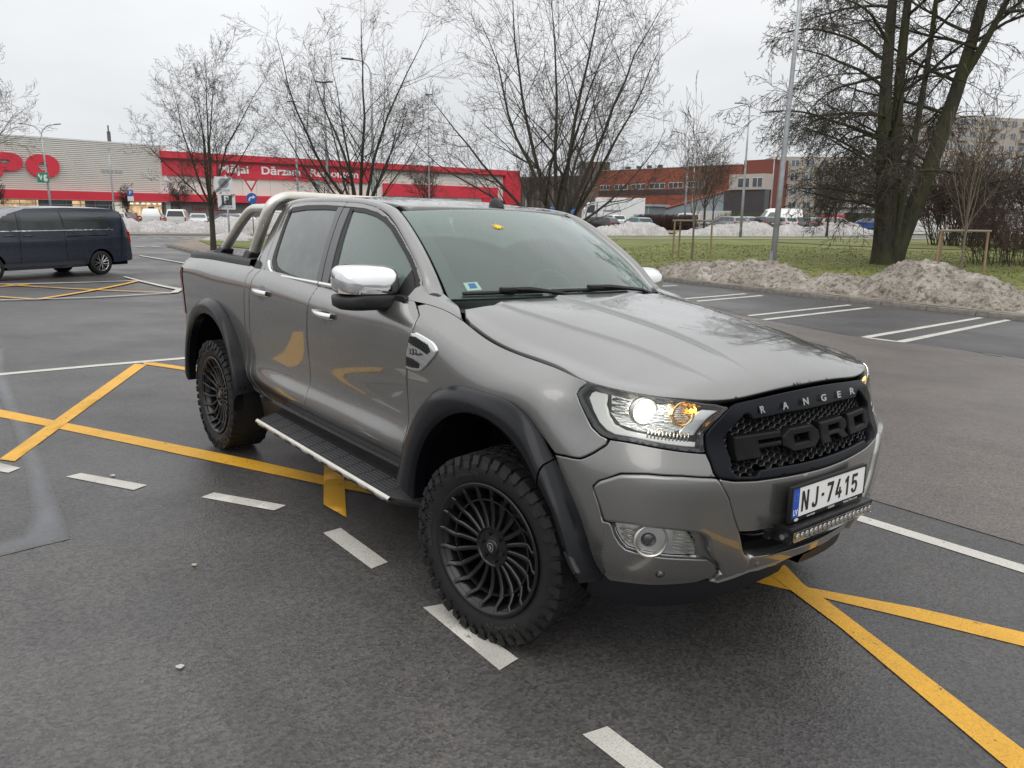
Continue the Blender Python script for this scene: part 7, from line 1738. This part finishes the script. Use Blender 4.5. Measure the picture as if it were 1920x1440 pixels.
class TB:
    def __init__(s): s.V = []; s.F = []; s.n = 0
    def tube(s, P, Rr, n):
        P = np.asarray(P); Rr = np.asarray(Rr); D = np.gradient(P, axis=0); D /= np.linalg.norm(D, axis=1)[:, None] + 1e-9
        ref = np.array([0, 0, 1.]) if abs(D[0, 2]) < .9 else np.array([1., 0, 0])
        A = np.cross(D, ref); A /= np.linalg.norm(A, axis=1)[:, None] + 1e-9; B = np.cross(D, A); t = np.arange(n) * 2 * math.pi / n
        V = P[:, None] + Rr[:, None, None] * (A[:, None] * np.cos(t)[None, :, None] + B[:, None] * np.sin(t)[None, :, None])
        m_ = len(P); s.V.append(V.reshape(-1, 3)); i, j = np.meshgrid(np.arange(m_ - 1), np.arange(n), indexing='ij'); a = s.n + i * n + j; b = s.n + i * n + (j + 1) % n
        s.F.append(np.stack([a, b, b + n, a + n], -1).reshape(-1, 4)); s.n += m_ * n
    def build(s, name, m_, parent):
        V = np.vstack(s.V); F = np.vstack(s.F); me = bpy.data.meshes.new(name); me.vertices.add(len(V)); me.vertices.foreach_set('co', V.astype(np.float32).ravel())
        me.loops.add(F.size); me.loops.foreach_set('vertex_index', F.astype(np.int32).ravel()); me.polygons.add(len(F)); me.polygons.foreach_set('loop_start', np.arange(0, F.size, 4, dtype=np.int32)); me.polygons.foreach_set('loop_total', np.full(len(F), 4, np.int32))
        me.update(calc_edges=True); me.polygons.foreach_set('use_smooth', np.ones(len(F), bool)); me.materials.append(m_); return ob(name, me, parent)
def grow(rs, tb, p, d, L, r, lvl, cfg, maxl):
    """one branch and, recursively, everything that grows on it"""
    ns = cfg['seg'][lvl]; P = [np.array(p)]; d = np.array(d, float); d /= np.linalg.norm(d); ds = [d]
    for i in range(ns):
        t = (i + 1) / ns
        d = d + rs.normal(0, cfg['wob'][lvl], 3) + np.array([0, 0, cfg['up'][lvl] * (1 if not cfg.get('droop') else (1 - cfg['droop'][lvl] * t))]) / ns
        d /= np.linalg.norm(d); P.append(P[-1] + d * L / ns); ds.append(d)
    P = np.array(P); rr = r * (1 - np.linspace(0, 1, ns + 1) * cfg['taper'][lvl]); tb[min(lvl, len(tb) - 1)].tube(P, np.maximum(rr, cfg['rmin']), (9, 7, 5, 4, 3, 3, 3)[lvl])
    if lvl >= maxl: return
    nc = cfg['n'][lvl]; nc = int(nc) + (rs.rand() < nc % 1)
    for k_ in range(nc):
        t = cfg['t0'][lvl] + (1 - cfg['t0'][lvl]) * (k_ + rs.rand()) / nc; t = min(t, .99); i = min(int(t * ns), ns - 1); f = t * ns - i
        q = P[i] + (P[i + 1] - P[i]) * f; dd = ds[i + 1]; ax = rs.normal(0, 1, 3); ax -= dd * (ax @ dd); ax /= np.linalg.norm(ax) + 1e-9
        an = R(cfg['ang'][lvl] + rs.normal(0, 9)); nd = dd * math.cos(an) + ax * math.sin(an)
        if cfg.get('flat'): nd[2] *= cfg['flat']
        grow(rs, tb, q, nd, L * cfg['lr'][lvl] * (1.15 - .55 * t) * rs.uniform(.75, 1.2), max(cfg['rmin'], r * (1 - t * cfg['taper'][lvl]) * cfg['rr'][lvl]), lvl + 1, cfg, maxl)
VASE = dict(seg=[6, 7, 6, 5, 4, 3, 2], wob=[.05, .07, .09, .12, .14, .16, .2], up=[.25, .5, .5, .45, .35, .3, .2], taper=[.55, .85, .85, .8, .7, .6, .5], n=[7, 9, 7, 5.2, 3.6, 2, 0], t0=[.4, .15, .12, .1, .1, .1, 0], ang=[38, 34, 36, 38, 40, 42, 40], lr=[.8, .52, .50, .50, .5, .5, .5], rr=[.6, .48, .5, .55, .6, .7, .7], rmin=.0032)
def tree(name, x, y, stems, label, cfg, maxl=5, seed=1, tm=BARK, tw=TWIG, group=None, cat='tree', z=None):
    root = ob(name, None, loc=(x, y, h1(x, y) + (.1 if z is None else z)), label=label, cat=cat, group=group); rs = np.random.RandomState(seed); tb = [TB(), TB(), TB()]
    for (p, d, L, r_) in stems: grow(rs, tb, p, d, L, r_, 0, cfg, maxl)
    tb[0].build('trunk', tm, root); 
    if tb[1].V: tb[1].build('main_branches', tm, root)
    if tb[2].V: tb[2].build('twigs', tw, root)
    return root
def ring_stems(n, L, r_, spread, seed, z=0., jit=.3):
    rs = np.random.RandomState(seed); out = []
    for i in range(n):
        a = i * 2 * math.pi / n + rs.normal(0, .25); s_ = spread * rs.uniform(1 - jit, 1 + jit); out.append(((.12 * math.cos(a), .12 * math.sin(a), z), (math.cos(a) * s_, math.sin(a) * s_, 1), L * rs.uniform(.85, 1.1), r_ * rs.uniform(.75, 1.15)))
    return out
import copy as _cp
V1 = _cp.deepcopy(VASE); V1.update(n=[0, 0, 0, 0, 0, 0, 0]); 
def vase(name, x, y, label, trunk_h, r_, n_l, L, spread, seed, maxl=4, scale_up=0., tm=BARK, group=None, cfg_mod=None, lift=.1):
    """short trunk that opens into a fan of ascending limbs"""
    cfg = dict(seg=[9, 6, 4, 3, 3, 3], wob=[.075, .10, .12, .15, .18, .2], up=[.26, .26, .22, .15, .1, .1], taper=[.90, .88, .85, .8, .7, .5], n=[9, 6, 4.0, 2.2, 0, 0], t0=[.16, .14, .12, .1, .1, 0], ang=[42, 42, 44, 44, 44, 40], lr=[.46, .52, .50, .5, .5, .5], rr=[.42, .46, .5, .55, .7, .7], rmin=.0036)
    if cfg_mod: cfg.update(cfg_mod)
    root = ob(name, None, loc=(x, y, h1(x, y) + lift), label=label, cat='tree', group=group); rs = np.random.RandomState(seed); tb = [TB(), TB(), TB()]
    t0_ = TB(); P = np.array([(0, 0, -.3), (.01, 0, 0), (.02, .01, trunk_h * .35), (.0, .02, trunk_h * .7), (0, 0, trunk_h)]); t0_.tube(P, np.array([1.5, 1.25, 1.0, .95, .9]) * r_, 12); t0_.build('trunk', tm, root)
    for i in range(n_l):
        a = i * 2.4 + rs.normal(0, .2); k_ = (i + .5) / n_l; s_ = spread * (k_**.75) * rs.uniform(.85, 1.15)
        z0 = trunk_h * rs.uniform(.62, 1.0) if k_ > .35 else trunk_h
        grow(rs, tb, (0, 0, z0 - .05), (math.cos(a) * s_, math.sin(a) * s_, 1), L * (1.08 - .40 * k_) * rs.uniform(.88, 1.08), r_ * (.52 - .22 * k_), 0, cfg, maxl)
    tb[0].build('limbs', tm, root); tb[1].build('branches', tm, root); tb[2].build('twigs', TWIG, root); return root
gT = 'bare vase-shaped trees along the car park'
vase('bare_tree', -30.8, 8.35, 'bare tree on the small island behind the zone-end signs, leftmost whole tree', 1.9, .11, 10, 5.6, 1.0, 11, group=gT)
vase('bare_tree', -27.3, 13.2, 'bare multi-stemmed tree rising behind the cab roof, middle of the three', 1.2, .165, 12, 7.9, 1.25, 23, group=gT)
vase('bare_tree', -17.75, 15.6, 'largest bare spreading tree behind the windscreen, right of the three', 1.3, .175, 15, 7.9, 1.55, 37, group=gT, cfg_mod=dict(n=[10, 6, 4.2, 2.2, 0, 0]))
vase('bare_tree', -34.2, .2, 'bare tree at the left edge whose twigs reach in over the store', 1.9, .11, 10, 4.8, .85, 41, group=gT)
for x, y, hh, sd_, lb in ((-88, 7.2, 4.2, 51, 'young bare tree in front of the giant letter O, beside the left lamp mast'), (-95, 20.5, 3.6, 52, 'thin young bare tree before the dark shop windows'), (-84, 23.0, 4.6, 53, 'thin young tree beside the store corner post'), (-66, 41.5, 6.2, 54, 'slim bare tree in front of the red sign band with the word at its right'), (-62, 52, 6.5, 55, 'slim bare tree left of the red store corner column')):
    vase('young_tree', x, y, lb, hh * .4, .07, 7, hh * .72, .5, sd_, maxl=3, cfg_mod=dict(rmin=.010, n=[9, 6, 4, 2, 0, 0]), group='thin young trees in the far car parks')
for x, y, hh, sd_, lb in ((-44.3, 58.7, 8.6, 61, 'tall narrow bare tree behind the left staked sapling'), (-38.5, 72.0, 6.8, 62, 'bare tree just left of the nearest lamp post, before the beige flats'), (-36.5, 67.0, 5.2, 63, 'small bare tree standing between the silver hatchbacks'), (-74, 100, 11, 64, 'bare tree rising above the red factory roof line'), (-55, 98, 8, 65, 'bare tree in front of the white annex of the factory'), (-30, 88, 7, 66, 'bare tree behind the tall snow bank'), (-60, 120, 9, 67, 'bare tree before the beige apartment block')):
    vase('background_tree', x, y, lb, hh * .3, .11, 9, hh * .66, .55, sd_, maxl=4, cfg_mod=dict(rmin=.009, n=[8, 5, 3.0, 1.2, 0, 0]), group='bare trees in the background on the right')
# ---- the old two-stemmed tree on the right: upright cluster and a leaning trunk, arching and drooping branches
bx_, by_ = -12.95, 30.1
big = ob('old_tree', None, loc=(bx_, by_, h1(bx_, by_) + .05), label='big old dark tree with two thick stems and drooping twigs, filling the upper right', cat='tree')
rs = np.random.RandomState(5); tb = [TB(), TB(), TB(), TB()]
rt = np.array([.7730, .6344, 0]) * 1.0      # to the right of the picture
rt = np.array([math.sin(R(140.615)), -math.cos(R(140.615)), 0]); fw = np.array([math.cos(R(140.615)), math.sin(R(140.615)), 0])
def stem(pts, rad, nm='t'):
    P = np.array(crom([rt * a + fw * b + np.array([0, 0, c]) for a, b, c in pts], 6)); tb[0].tube(P, np.interp(np.linspace(0, 1, len(P)), np.linspace(0, 1, len(rad)), rad), 14); return P
S = [stem([(-.48, 0, -.3), (-.52, 0, 1), (-.68, 0, 3.0), (-.86, .1, 5.0), (-1.0, .2, 8), (-1.1, .2, 12), (-1.2, .3, 16)], [.46, .36, .31, .27, .22, .14, .05]),
     stem([(-.12, .1, -.3), (-.14, .1, 1.0), (-.24, .1, 3.0), (-.34, .2, 5.2), (-.42, .3, 8.5), (-.40, .3, 12), (-.4, .5, 16)], [.40, .30, .26, .22, .18, .11, .04]),
     stem([(-.02, -.05, .0), (.0, -.1, 1.8), (.06, -.2, 3.2), (.22, -.2, 5.0), (.35, -.3, 8), (.35, -.4, 12), (.35, -.4, 15)], [.22, .17, .15, .13, .10, .07, .03]),
     stem([(.05, .2, -.2), (.28, .2, .8), (.85, .2, 2.8), (1.38, .2, 4.8), (1.98, .3, 7.2), (2.45, .4, 9.5), (3.0, .5, 13), (3.4, .5, 16)], [.48, .37, .33, .30, .26, .20, .12, .05]),
     stem([(1.98, .3, 7.2), (2.5, .0, 8.4), (3.3, -.2, 10.5), (4.2, -.4, 13.5)], [.17, .14, .10, .04])]
DR = dict(seg=[9, 8, 6, 5, 3], wob=[.07, .10, .13, .16, .2], up=[.30, -.75, -.55, -.3, 0], taper=[.80, .85, .85, .8, .6], n=[10, 6.5, 4.0, 2.0, 0], t0=[.18, .12, .1, .1, 0], ang=[42, 46, 42, 42, 40], lr=[.50, .50, .46, .5, .5], rr=[.50, .52, .55, .6, .7], rmin=.007)
for si, P in enumerate(S):
    L_ = len(P)
    for k_ in range((22, 11, 8, 17, 7)[si]):
        t = .20 + .78 * (k_ + rs.rand()) / (22, 11, 8, 17, 7)[si]; i = int(t * (L_ - 1)); a = rs.uniform(0, 6.28)
        dirn = np.array([math.cos(a), math.sin(a), rs.uniform(.1, .8)])
        if si == 0 and dirn @ rt > .2: dirn[:2] -= 2 * (dirn[:2] @ rt[:2]) * rt[:2] * .8
        zz_ = P[i][2]; lgt = np.interp(zz_, [1.5, 4, 8, 12, 16], [2.6, 4.8, 5.4, 4.2, 2.5]) * rs.uniform(.75, 1.15)
        if zz_ < 2.2: continue
        cfg = dict(DR); cfg['up'] = [rs.uniform(-.9, .25), -.75, -.55, -.3, 0]
        grow(rs, [tb[1], tb[1], tb[2], tb[3]], P[i], dirn, lgt, np.interp(zz_, [2, 8, 16], [.075, .075, .04]), 0, cfg, 4)
tb[0].build('trunk', OBARK, big); tb[1].build('limbs', OBARK, big); tb[2].build('branches', BARK, big); tb[3].build('twigs', TWIG, big)
# another old stem cut by the right edge
tree('old_tree', -5.4, 39.0, [((0, 0, -.2), (-.05, 0, 1), 9, .34)], 'dark old trunk cut off by the right edge of the picture', dict(DR, n=[10, 6, 4, 2, 0], up=[.1, -.6, -.5, -.3, 0], t0=[.3, .12, .1, .1, 0], lr=[.45, .5, .46, .5, .5]), 4, 77, OBARK)
# bushes and hedges
def shrub(name, x, y, w_, hh, label, seed, n_=60, tw=TWIG, rmin=.006, ry=None, maxl=3, cat='bush'):
    rs = np.random.RandomState(seed); root = ob(name, None, loc=(x, y, h1(x, y) + .1), label=label, cat=cat); tb = [TB(), TB()]
    cfg = dict(seg=[5, 4, 3, 2], wob=[.10, .13, .16, .2], up=[.35, .3, .2, 0], taper=[.75, .75, .7, .5], n=[6, 4, 2.5, 0], t0=[.15, .1, .1, 0], ang=[30, 34, 38, 40], lr=[.5, .5, .5, .5], rr=[.6, .65, .7, .7], rmin=rmin)
    for i in range(n_):
        a = rs.uniform(0, 6.28); q = math.sqrt(rs.rand()); dx, dy = q * w_ * math.cos(a), q * (ry or w_) * math.sin(a)
        c_ = dx * rt * 1.0 + dy * fw; grow(rs, tb, (c_[0], c_[1], 0), (c_[0] * .35 / w_ + rs.normal(0, .18), c_[1] * .35 / w_ + rs.normal(0, .18), 1), hh * rs.uniform(.7, 1.1), rmin * 2.2, 0, cfg, maxl)
    tb[0].build('stems', BARK, root); tb[1].build('twigs', tw, root); return root
BTW = mat('reddish_twigs', (.085, .055, .042), .9)
shrub('bare_thicket', -9.3, 33.6, 2.1, 2.0, 'dense bare thicket between the old tree and the right staked sapling', 81, 90, BTW, .006)
shrub('bare_thicket', -5.2, 37.5, 2.4, 2.3, 'bare reddish thicket behind the right staked sapling, towards the picture edge', 82, 90, BTW, .007)
shrub('bare_thicket', -3.0, 43, 3.0, 2.6, 'dull brown thicket at the far right edge of the lawn', 83, 80, BTW, .009)
shrub('bare_thicket', -12, 56, 4.5, 5.0, 'tall brown thicket behind the two old stems', 84, 110, BTW, .014)
shrub('bare_thicket', -19, 52, 1.8, 4.8, 'narrow dark thicket just left of the old stems', 85, 60, BTW, .014)
HT = mat('hedge_twigs', (.075, .040, .034), .9)
def hedge(p0, p1, w_, hh, label, seed, n_, mt=HT):
    rs = np.random.RandomState(seed); p0 = np.array(p0, float); p1 = np.array(p1, float); root = ob('clipped_hedge', None, loc=(p0[0], p0[1], h1(*p0)), label=label, cat='hedge'); tb = TB(); d = p1 - p0
    nn = np.array([d[1], -d[0]]); nn /= np.linalg.norm(nn)
    for i in range(n_):
        c_ = d * rs.rand() + nn * rs.uniform(-w_, w_); P = [np.array([c_[0], c_[1], rs.uniform(0, hh * .4)])]; q = rs.normal(0, .25, 3); q[2] = 1
        for k_ in range(3): q = q + rs.normal(0, .35, 3); q[2] = abs(q[2]); q /= np.linalg.norm(q); P.append(P[-1] + q * hh * .26)
        P = np.array(P); P[:, 2] = np.minimum(P[:, 2], hh * (1 + .03 * rs.randn())); tb.tube(P, np.array([.022, .018, .014, .012]), 3)
    tb.build('twigs', mt, root); return root
hedge((-55.4, 61.7), (-51.4, 66.4), .9, 1.75, 'clipped dark brown hedge right of the teal hatchback', 91, 2600)
hedge((-70, 96), (-52, 112), 1.6, 2.2, 'rough olive hedge bank below the factory annex', 92, 1600, mat('olive_twigs', (.10, .095, .045), .9))
# dark conifers
def conifer(x, y, hh, w_, label, seed):
    rs = np.random.RandomState(seed); root = ob('conifer', None, loc=(x, y, h1(x, y)), label=label, cat='conifer'); t = TB(); t.tube(np.array([(0, 0, 0), (0, 0, hh * .9)]), np.array([.14, .04]), 8); t.build('trunk', BARK, root)
    V = []; F = []
    for i in range(9000):
        z = rs.rand()**.8 * hh; rr_ = w_ * (1 - z / hh)**.7 * (.75 + .25 * math.sin(z * 5 + rs.rand() * 2)) * rs.uniform(.5, 1.06); a = rs.uniform(0, 6.28); c_ = np.array([rr_ * math.cos(a), rr_ * math.sin(a), z]); s_ = rs.uniform(.07, .17)
        q = rs.normal(0, 1, 3); q /= np.linalg.norm(q); q2 = np.cross(q, rs.normal(0, 1, 3)); q2 /= np.linalg.norm(q2); b = len(V); V += [c_ - q * s_, c_ + q * s_, c_ + q2 * s_ * 1.3]; F.append((b, b + 1, b + 2))
    ob('needles', new_mesh('needles', V, F, mat('dark_needles', (.020, .026, .012), .9)), root)
conifer(-9.5, 50.5, 6.4, 2.3, 'dark green conifer behind the right staked sapling', 95); conifer(-13.4, 50, 4.8, 1.6, 'smaller dark conifer between the leaning old stem and the taller conifer', 96)
# ================================================================ LAMPS, SIGNS, STAKES
GALV = mat('galvanised_steel', (.36, .38, .39), .42, .55, build=lambda n, b: n.links.new(mixc(n, mapr(n, noise(n, 5, 5, .6), .35, .7, 0, 1), (.40, .42, .43), (.28, .30, .31)), b.inputs['Base Color']))
DKST = mat('dark_lamp_head', (.06, .06, .065), .5, .3)
def lamp(x, y, hh, label, arms, r0=.085, r1=.045, lean=(0, 0), zb=0., cat='lamp post', base=True, group='lamp posts'):
    root = ob('street_lamp', None, loc=(x, y, h1(x, y) + zb), label=label, cat=cat, group=group); lx, ly = lean; top = np.array([lx * hh, ly * hh, hh])
    MB().tube([np.array([0, 0, -.3]), top * .35, top * .7, top * .97], [r0, r0 * .85, r1 * 1.15, r1], 14).build('pole', GALV, root, smooth=True)
    if base:
        mb = MB(); mb.cyl((0, 0, 0), (0, 0, .05), r0 * 1.9, 14)
        for i in range(4): a = i * math.pi / 2 + .5; mb.cyl((r0 * 1.5 * math.cos(a), r0 * 1.5 * math.sin(a), .04), (r0 * 1.5 * math.cos(a), r0 * 1.5 * math.sin(a), .10), .014, 6)
        mb.build('base_flange', GALV, root, auto=40); MB().bbox(-.05, .05, -r0 - .012, -r0 + .03, .6, .95, .01).build('service_door', GALV, root)
    for side, ln, rise in arms:
        v = rt * side; P = [top * .96, top * .985 + v * ln * .10 + np.array([0, 0, .15]), top + v * ln * .35 + np.array([0, 0, .15 + rise * .5]), top + v * ln * .75 + np.array([0, 0, .15 + rise * .9])]
        MB().tube(crom(P, 4), r1 * .6, 8).build('arm', GALV, root, smooth=True)
        e_ = P[-1]; h_ = MB().bbox(-.32, .32, -.11, .11, -.035, .035, .02).build('lamp_head', DKST, root, auto=40); h_.location = tuple(e_ + v * .25 + np.array([0, 0, .02])); h_.rotation_euler = (0, -math.atan2(rise * .4, ln) * 1 , math.atan2(v[1], v[0]))
    return root
lamp(-11.15, 18.45, 9.2, 'nearest lamp post, thick grey pole in front of the old tree', [(-1, 1.2, .1)], .095, .055, lean=tuple((rt * .022)[:2]), zb=.10)
lamp(-87.9, 11.9, 9.2, 'lamp mast with two curved arms in front of the giant letter O', [(-1, 1.9, .45), (1, 1.9, .45)], .13, .07, lean=tuple((rt * -.02)[:2]))
lamp(-114, 23.5, 9.4, 'thin mast with a small square head against the ribbed cream wall', [(0.3, .3, 0)], .12, .07)
lamp(-52.4, 66.0, 9.6, 'double-arm lamp mast behind the left staked sapling', [(-1, 1.6, .5), (1, 1.6, .5)], .12, .07)
lamp(-37.2, 54.4, 10.6, 'tall lamp post with one short arm to the left between factory and flats', [(-1, .9, .05)], .12, .06)
lamp(-36.6, 19.2, 9.3, 'lamp post with a long arm to the left behind the cab roof', [(-1, 1.3, .25)], .10, .06)
lamp(-45.6, 20.9, 9.5, 'slimmer lamp mast standing inside the middle bare tree crown', [(-.4, .5, .1), (.4, .5, .1)], .10, .06)
lamp(-54.4, 22.8, 9.4, 'thin mast left of the middle bare tree', [(-.3, .4, .05)], .09, .05)
lamp(-92, 77, 8.5, 'lamp mast with two arms before the red store corner', [(-1, 1.6, .4), (1, 1.6, .4)], .12, .07)
lamp(-75, 96, 9.0, 'short lamp post against the factory wall', [(-1, .9, .1)], .10, .06)
lamp(-62, 97, 9.6, 'lamp post standing left of the white factory annex', [(-1, .9, .1)], .10, .06)
lamp(-60, 38.2, 12.0, 'very thin mast rising above the store roof between two trees', [(.2, .2, .05)], .07, .04)
# ---- signs
def text_on(txt, root, size, m_, loc, bold=.0, sx=1., depth=.003):
    o = ob('sign_text', text_mesh(txt, size, depth, m_, bold, sx=sx), root, loc=loc); o.rotation_euler = (R(90), 0, 0); return o
def face(root, x, y):
    a = math.atan2(CAM[1] - y, CAM[0] - x); root.rotation_euler = (0, 0, a + math.pi / 2)
SGREY = mat('sign_back_grey', (.30, .32, .33), .5, .4); SWH = mat('sign_white', (.62, .63, .63), .5); SDG = mat('sign_dark_grey', (.045, .055, .06), .5); SBL = mat('sign_blue', (.012, .095, .33), .45); SRED = mat('sign_red', (.50, .02, .03), .45); SGN = mat('sign_green', (.01, .22, .13), .5)
def P2(mb, poly, y0=0., y1=-.004): return mb.prism(poly, y0, y1, lambda u, v, d: (u, d, v))
def disc(r_, n=32, cx=0, cz=0): return [(cx + r_ * math.cos(i * 2 * math.pi / n), cz + r_ * math.sin(i * 2 * math.pi / n)) for i in range(n)]
x, y = -23.75, 6.48
zs = ob('zone_end_sign', None, loc=(x, y, h1(x, y)), label='grey post with two white end-of-zone plates, the lower one with a crossed-out P', cat='road sign'); face(zs, x, y); hz = -h1(x, y)
MB().tube([(.06, .03, 0), (.05, .03, 2.85 + hz)], .032, 10).build('post', GALV, zs, smooth=True)
for zc_, dx_, kind_ in ((2.545 + hz, -.03, 'no'), (2.01 + hz, .03, 'P')):
    pl_ = ob('plate', None, zs, loc=(dx_, 0, zc_)); P2(MB(), round_poly([(-.27, -.25), (.27, -.25), (.27, .25), (-.27, .25)], .03), 0, -.008).build('board', SWH, pl_)
    if kind_ == 'no':
        P2(MB(), disc(.165, cz=.05), -.009, -.011).build('ring', SGREY, pl_); P2(MB(), disc(.125, cz=.05), -.0115, -.013).build('disc', mat('sign_mid_grey', (.20, .22, .23), .5), pl_)
        P2(MB(), [(-.10, .13), (-.08, .15), (.10, -.03), (.08, -.05)], -.0135, -.015).build('bar', SGREY, pl_)
    else:
        P2(MB(), [(-.15, -.12), (.17, -.12), (.17, .20), (-.15, .20)], -.009, -.011).build('parking_field', SDG, pl_); text_on('P', pl_, .34, SWH, (.0, -.013, .045), .008)
    text_on('ZONA', pl_, .105, mat('sign_text_grey', (.16, .18, .19), .5), (.03, -.010, -.185), .001)
    mb = MB()
    for q in (-.045, 0, .045): P2(mb, [(-.25 + q, -.235), (-.237 + q, -.245), (.23 + q, .235), (.217 + q, .245)], -.016, -.018)
    mb.build('cancel_stripes', INK, pl_)
x, y = -46.8, 16.3
ys = ob('give_way_sign', None, loc=(x, y, h1(x, y)), label='red-edged give way triangle over a blue round arrow sign beyond the island', cat='road sign'); face(ys, x, y)
MB().tube([(0, .03, 0), (0, .03, 3.6)], .035, 8).build('post', GALV, ys, smooth=True)
P2(MB(), round_poly([(-.43, 3.68), (.43, 3.68), (0, 2.90)], .04), 0, -.01).build('triangle', SRED, ys); P2(MB(), round_poly([(-.27, 3.58), (.27, 3.58), (0, 3.09)], .03), -.011, -.015).build('triangle_field', SWH, ys)
P2(MB(), disc(.33, cz=2.52), 0, -.01).build('blue_disc', SBL, ys); mb = MB(); P2(mb, [(-.2, 2.36), (-.12, 2.36), (-.10, 2.50), (.05, 2.56), (.05, 2.48), (.22, 2.60), (.05, 2.72), (.05, 2.64), (-.12, 2.60), (-.2, 2.48)], -.012, -.016); mb.build('white_arrow', SWH, ys)
x, y = -50.5, 22.5
s9 = ob('give_way_sign', None, loc=(x, y, h1(x, y)), label='grey back of a give way sign just above the sport bar', cat='road sign'); face(s9, x, y); MB().tube([(0, .03, 0), (0, .03, 3.9)], .035, 8).build('post', GALV, s9, smooth=True)
P2(MB(), round_poly([(-.42, 3.95), (.42, 3.95), (.12, 3.30), (-.12, 3.30)], .05), 0, -.01).build('triangle_back', SGREY, s9)
x, y = -92, 20.3
ps = ob('parking_sign', None, loc=(x, y, h1(x, y)), label='small blue P sign with a white plate below in front of the store entrance', cat='road sign'); face(ps, x, y); MB().tube([(0, .03, 0), (0, .03, 4.2)], .035, 8).build('post', GALV, ps, smooth=True)
P2(MB(), [(-.30, 3.25), (.30, 3.25), (.30, 3.85), (-.30, 3.85)], 0, -.01).build('blue_board', SBL, ps); text_on('P', ps, .5, SWH, (0, -.013, 3.56), .01); P2(MB(), [(-.30, 2.7), (.30, 2.7), (.30, 3.2), (-.30, 3.2)], 0, -.01).build('lower_plate', SWH, ps)
x, y = -87.4, 11.4
gs = ob('green_board', None, loc=(x, y, h1(x, y)), label='square green and white board fixed to the left two-armed lamp mast', cat='sign'); face(gs, x, y)
P2(MB(), [(-.5, 4.25), (.5, 4.25), (.5, 5.2), (-.5, 5.2)], 0, -.03).build('board', SGN, gs)
mb = MB(); P2(mb, [(-.4, 4.8), (-.3, 4.78), (-.22, 4.5), (-.14, 4.5), (-.05, 4.85), (-.12, 5.0), (-.2, 4.75), (-.3, 5.1), (-.42, 5.0)], -.031, -.04); P2(mb, [(.05, 4.4), (.3, 4.35), (.4, 4.6), (.2, 4.72), (.38, 4.9), (.2, 5.05), (.05, 4.9)], -.031, -.04); mb.build('white_symbols', SWH, gs)
MB().box(-.06, .06, .0, .35, 4.6, 4.75).build('bracket', DKST, gs)
# ---- staked saplings
WOODS = mat('stake_wood', (.30, .21, .12), .8, build=lambda n, b: n.links.new(mixc(n, mapr(n, noise(n, 9, 6, .7, stretch=(1, 1, .15)), .35, .65, 0, 1), (.33, .23, .13), (.20, .145, .095)), b.inputs['Base Color'])); WOODG = mat('weathered_wood', (.24, .20, .16), .85)
def sapling(x, y, hh, w_, fh, label, seed, lbl2, r_=.045, turn=.3):
    c_, s_ = math.cos(turn), math.sin(turn); fr_ = ob('tree_stakes', None, loc=(x, y, h1(x, y) + .1), label=lbl2, cat='tree support')
    pos = [rt * (-w_) + fw * -.05, rt * (-w_ * .55) + fw * .55, rt * w_ + fw * .1]
    for p in pos: MB().tube([p + np.array([0, 0, -.2]), p * .96 + np.array([0, 0, fh])], .040, 10).build('stake', WOODS, fr_, auto=50)
    a, b, c2 = (p * .98 + np.array([0, 0, fh + .02]) for p in pos)
    for p, q in ((a, c2), (a, b), (b, c2)):
        e_ = (q - p) / np.linalg.norm(q - p) * .08; MB().tube([p - e_, q + e_], .042, 10).build('rail', WOODG, fr_, auto=50)
    MB().tube([a + np.array([0, 0, -.14]), rt * -.05 + np.array([0, 0, fh - .17]), c2 + np.array([0, 0, -.14])], .012, 5).build('tie_strap', BLACKP, fr_)
    vase('sapling', x, y, label, fh * 1.25, r_, 9, hh - fh, .42, seed, maxl=2, tm=YBARK, group='staked saplings', cfg_mod=dict(rmin=.006, n=[6, 4, 2, 0, 0, 0], up=[.4, .5, .4, .3, .2, .2]))
sapling(-9.3, 27.5, 5.9, .92, 1.55, 'pale young sapling standing in the right-hand wooden frame', 101, 'three weathered round stakes with rails at the far right of the lawn')
sapling(-19.2, 24.9, 5.6, .85, 1.60, 'mossy young sapling standing in the left-hand wooden frame', 102, 'three yellowish round stakes with a brown rail, left on the lawn')
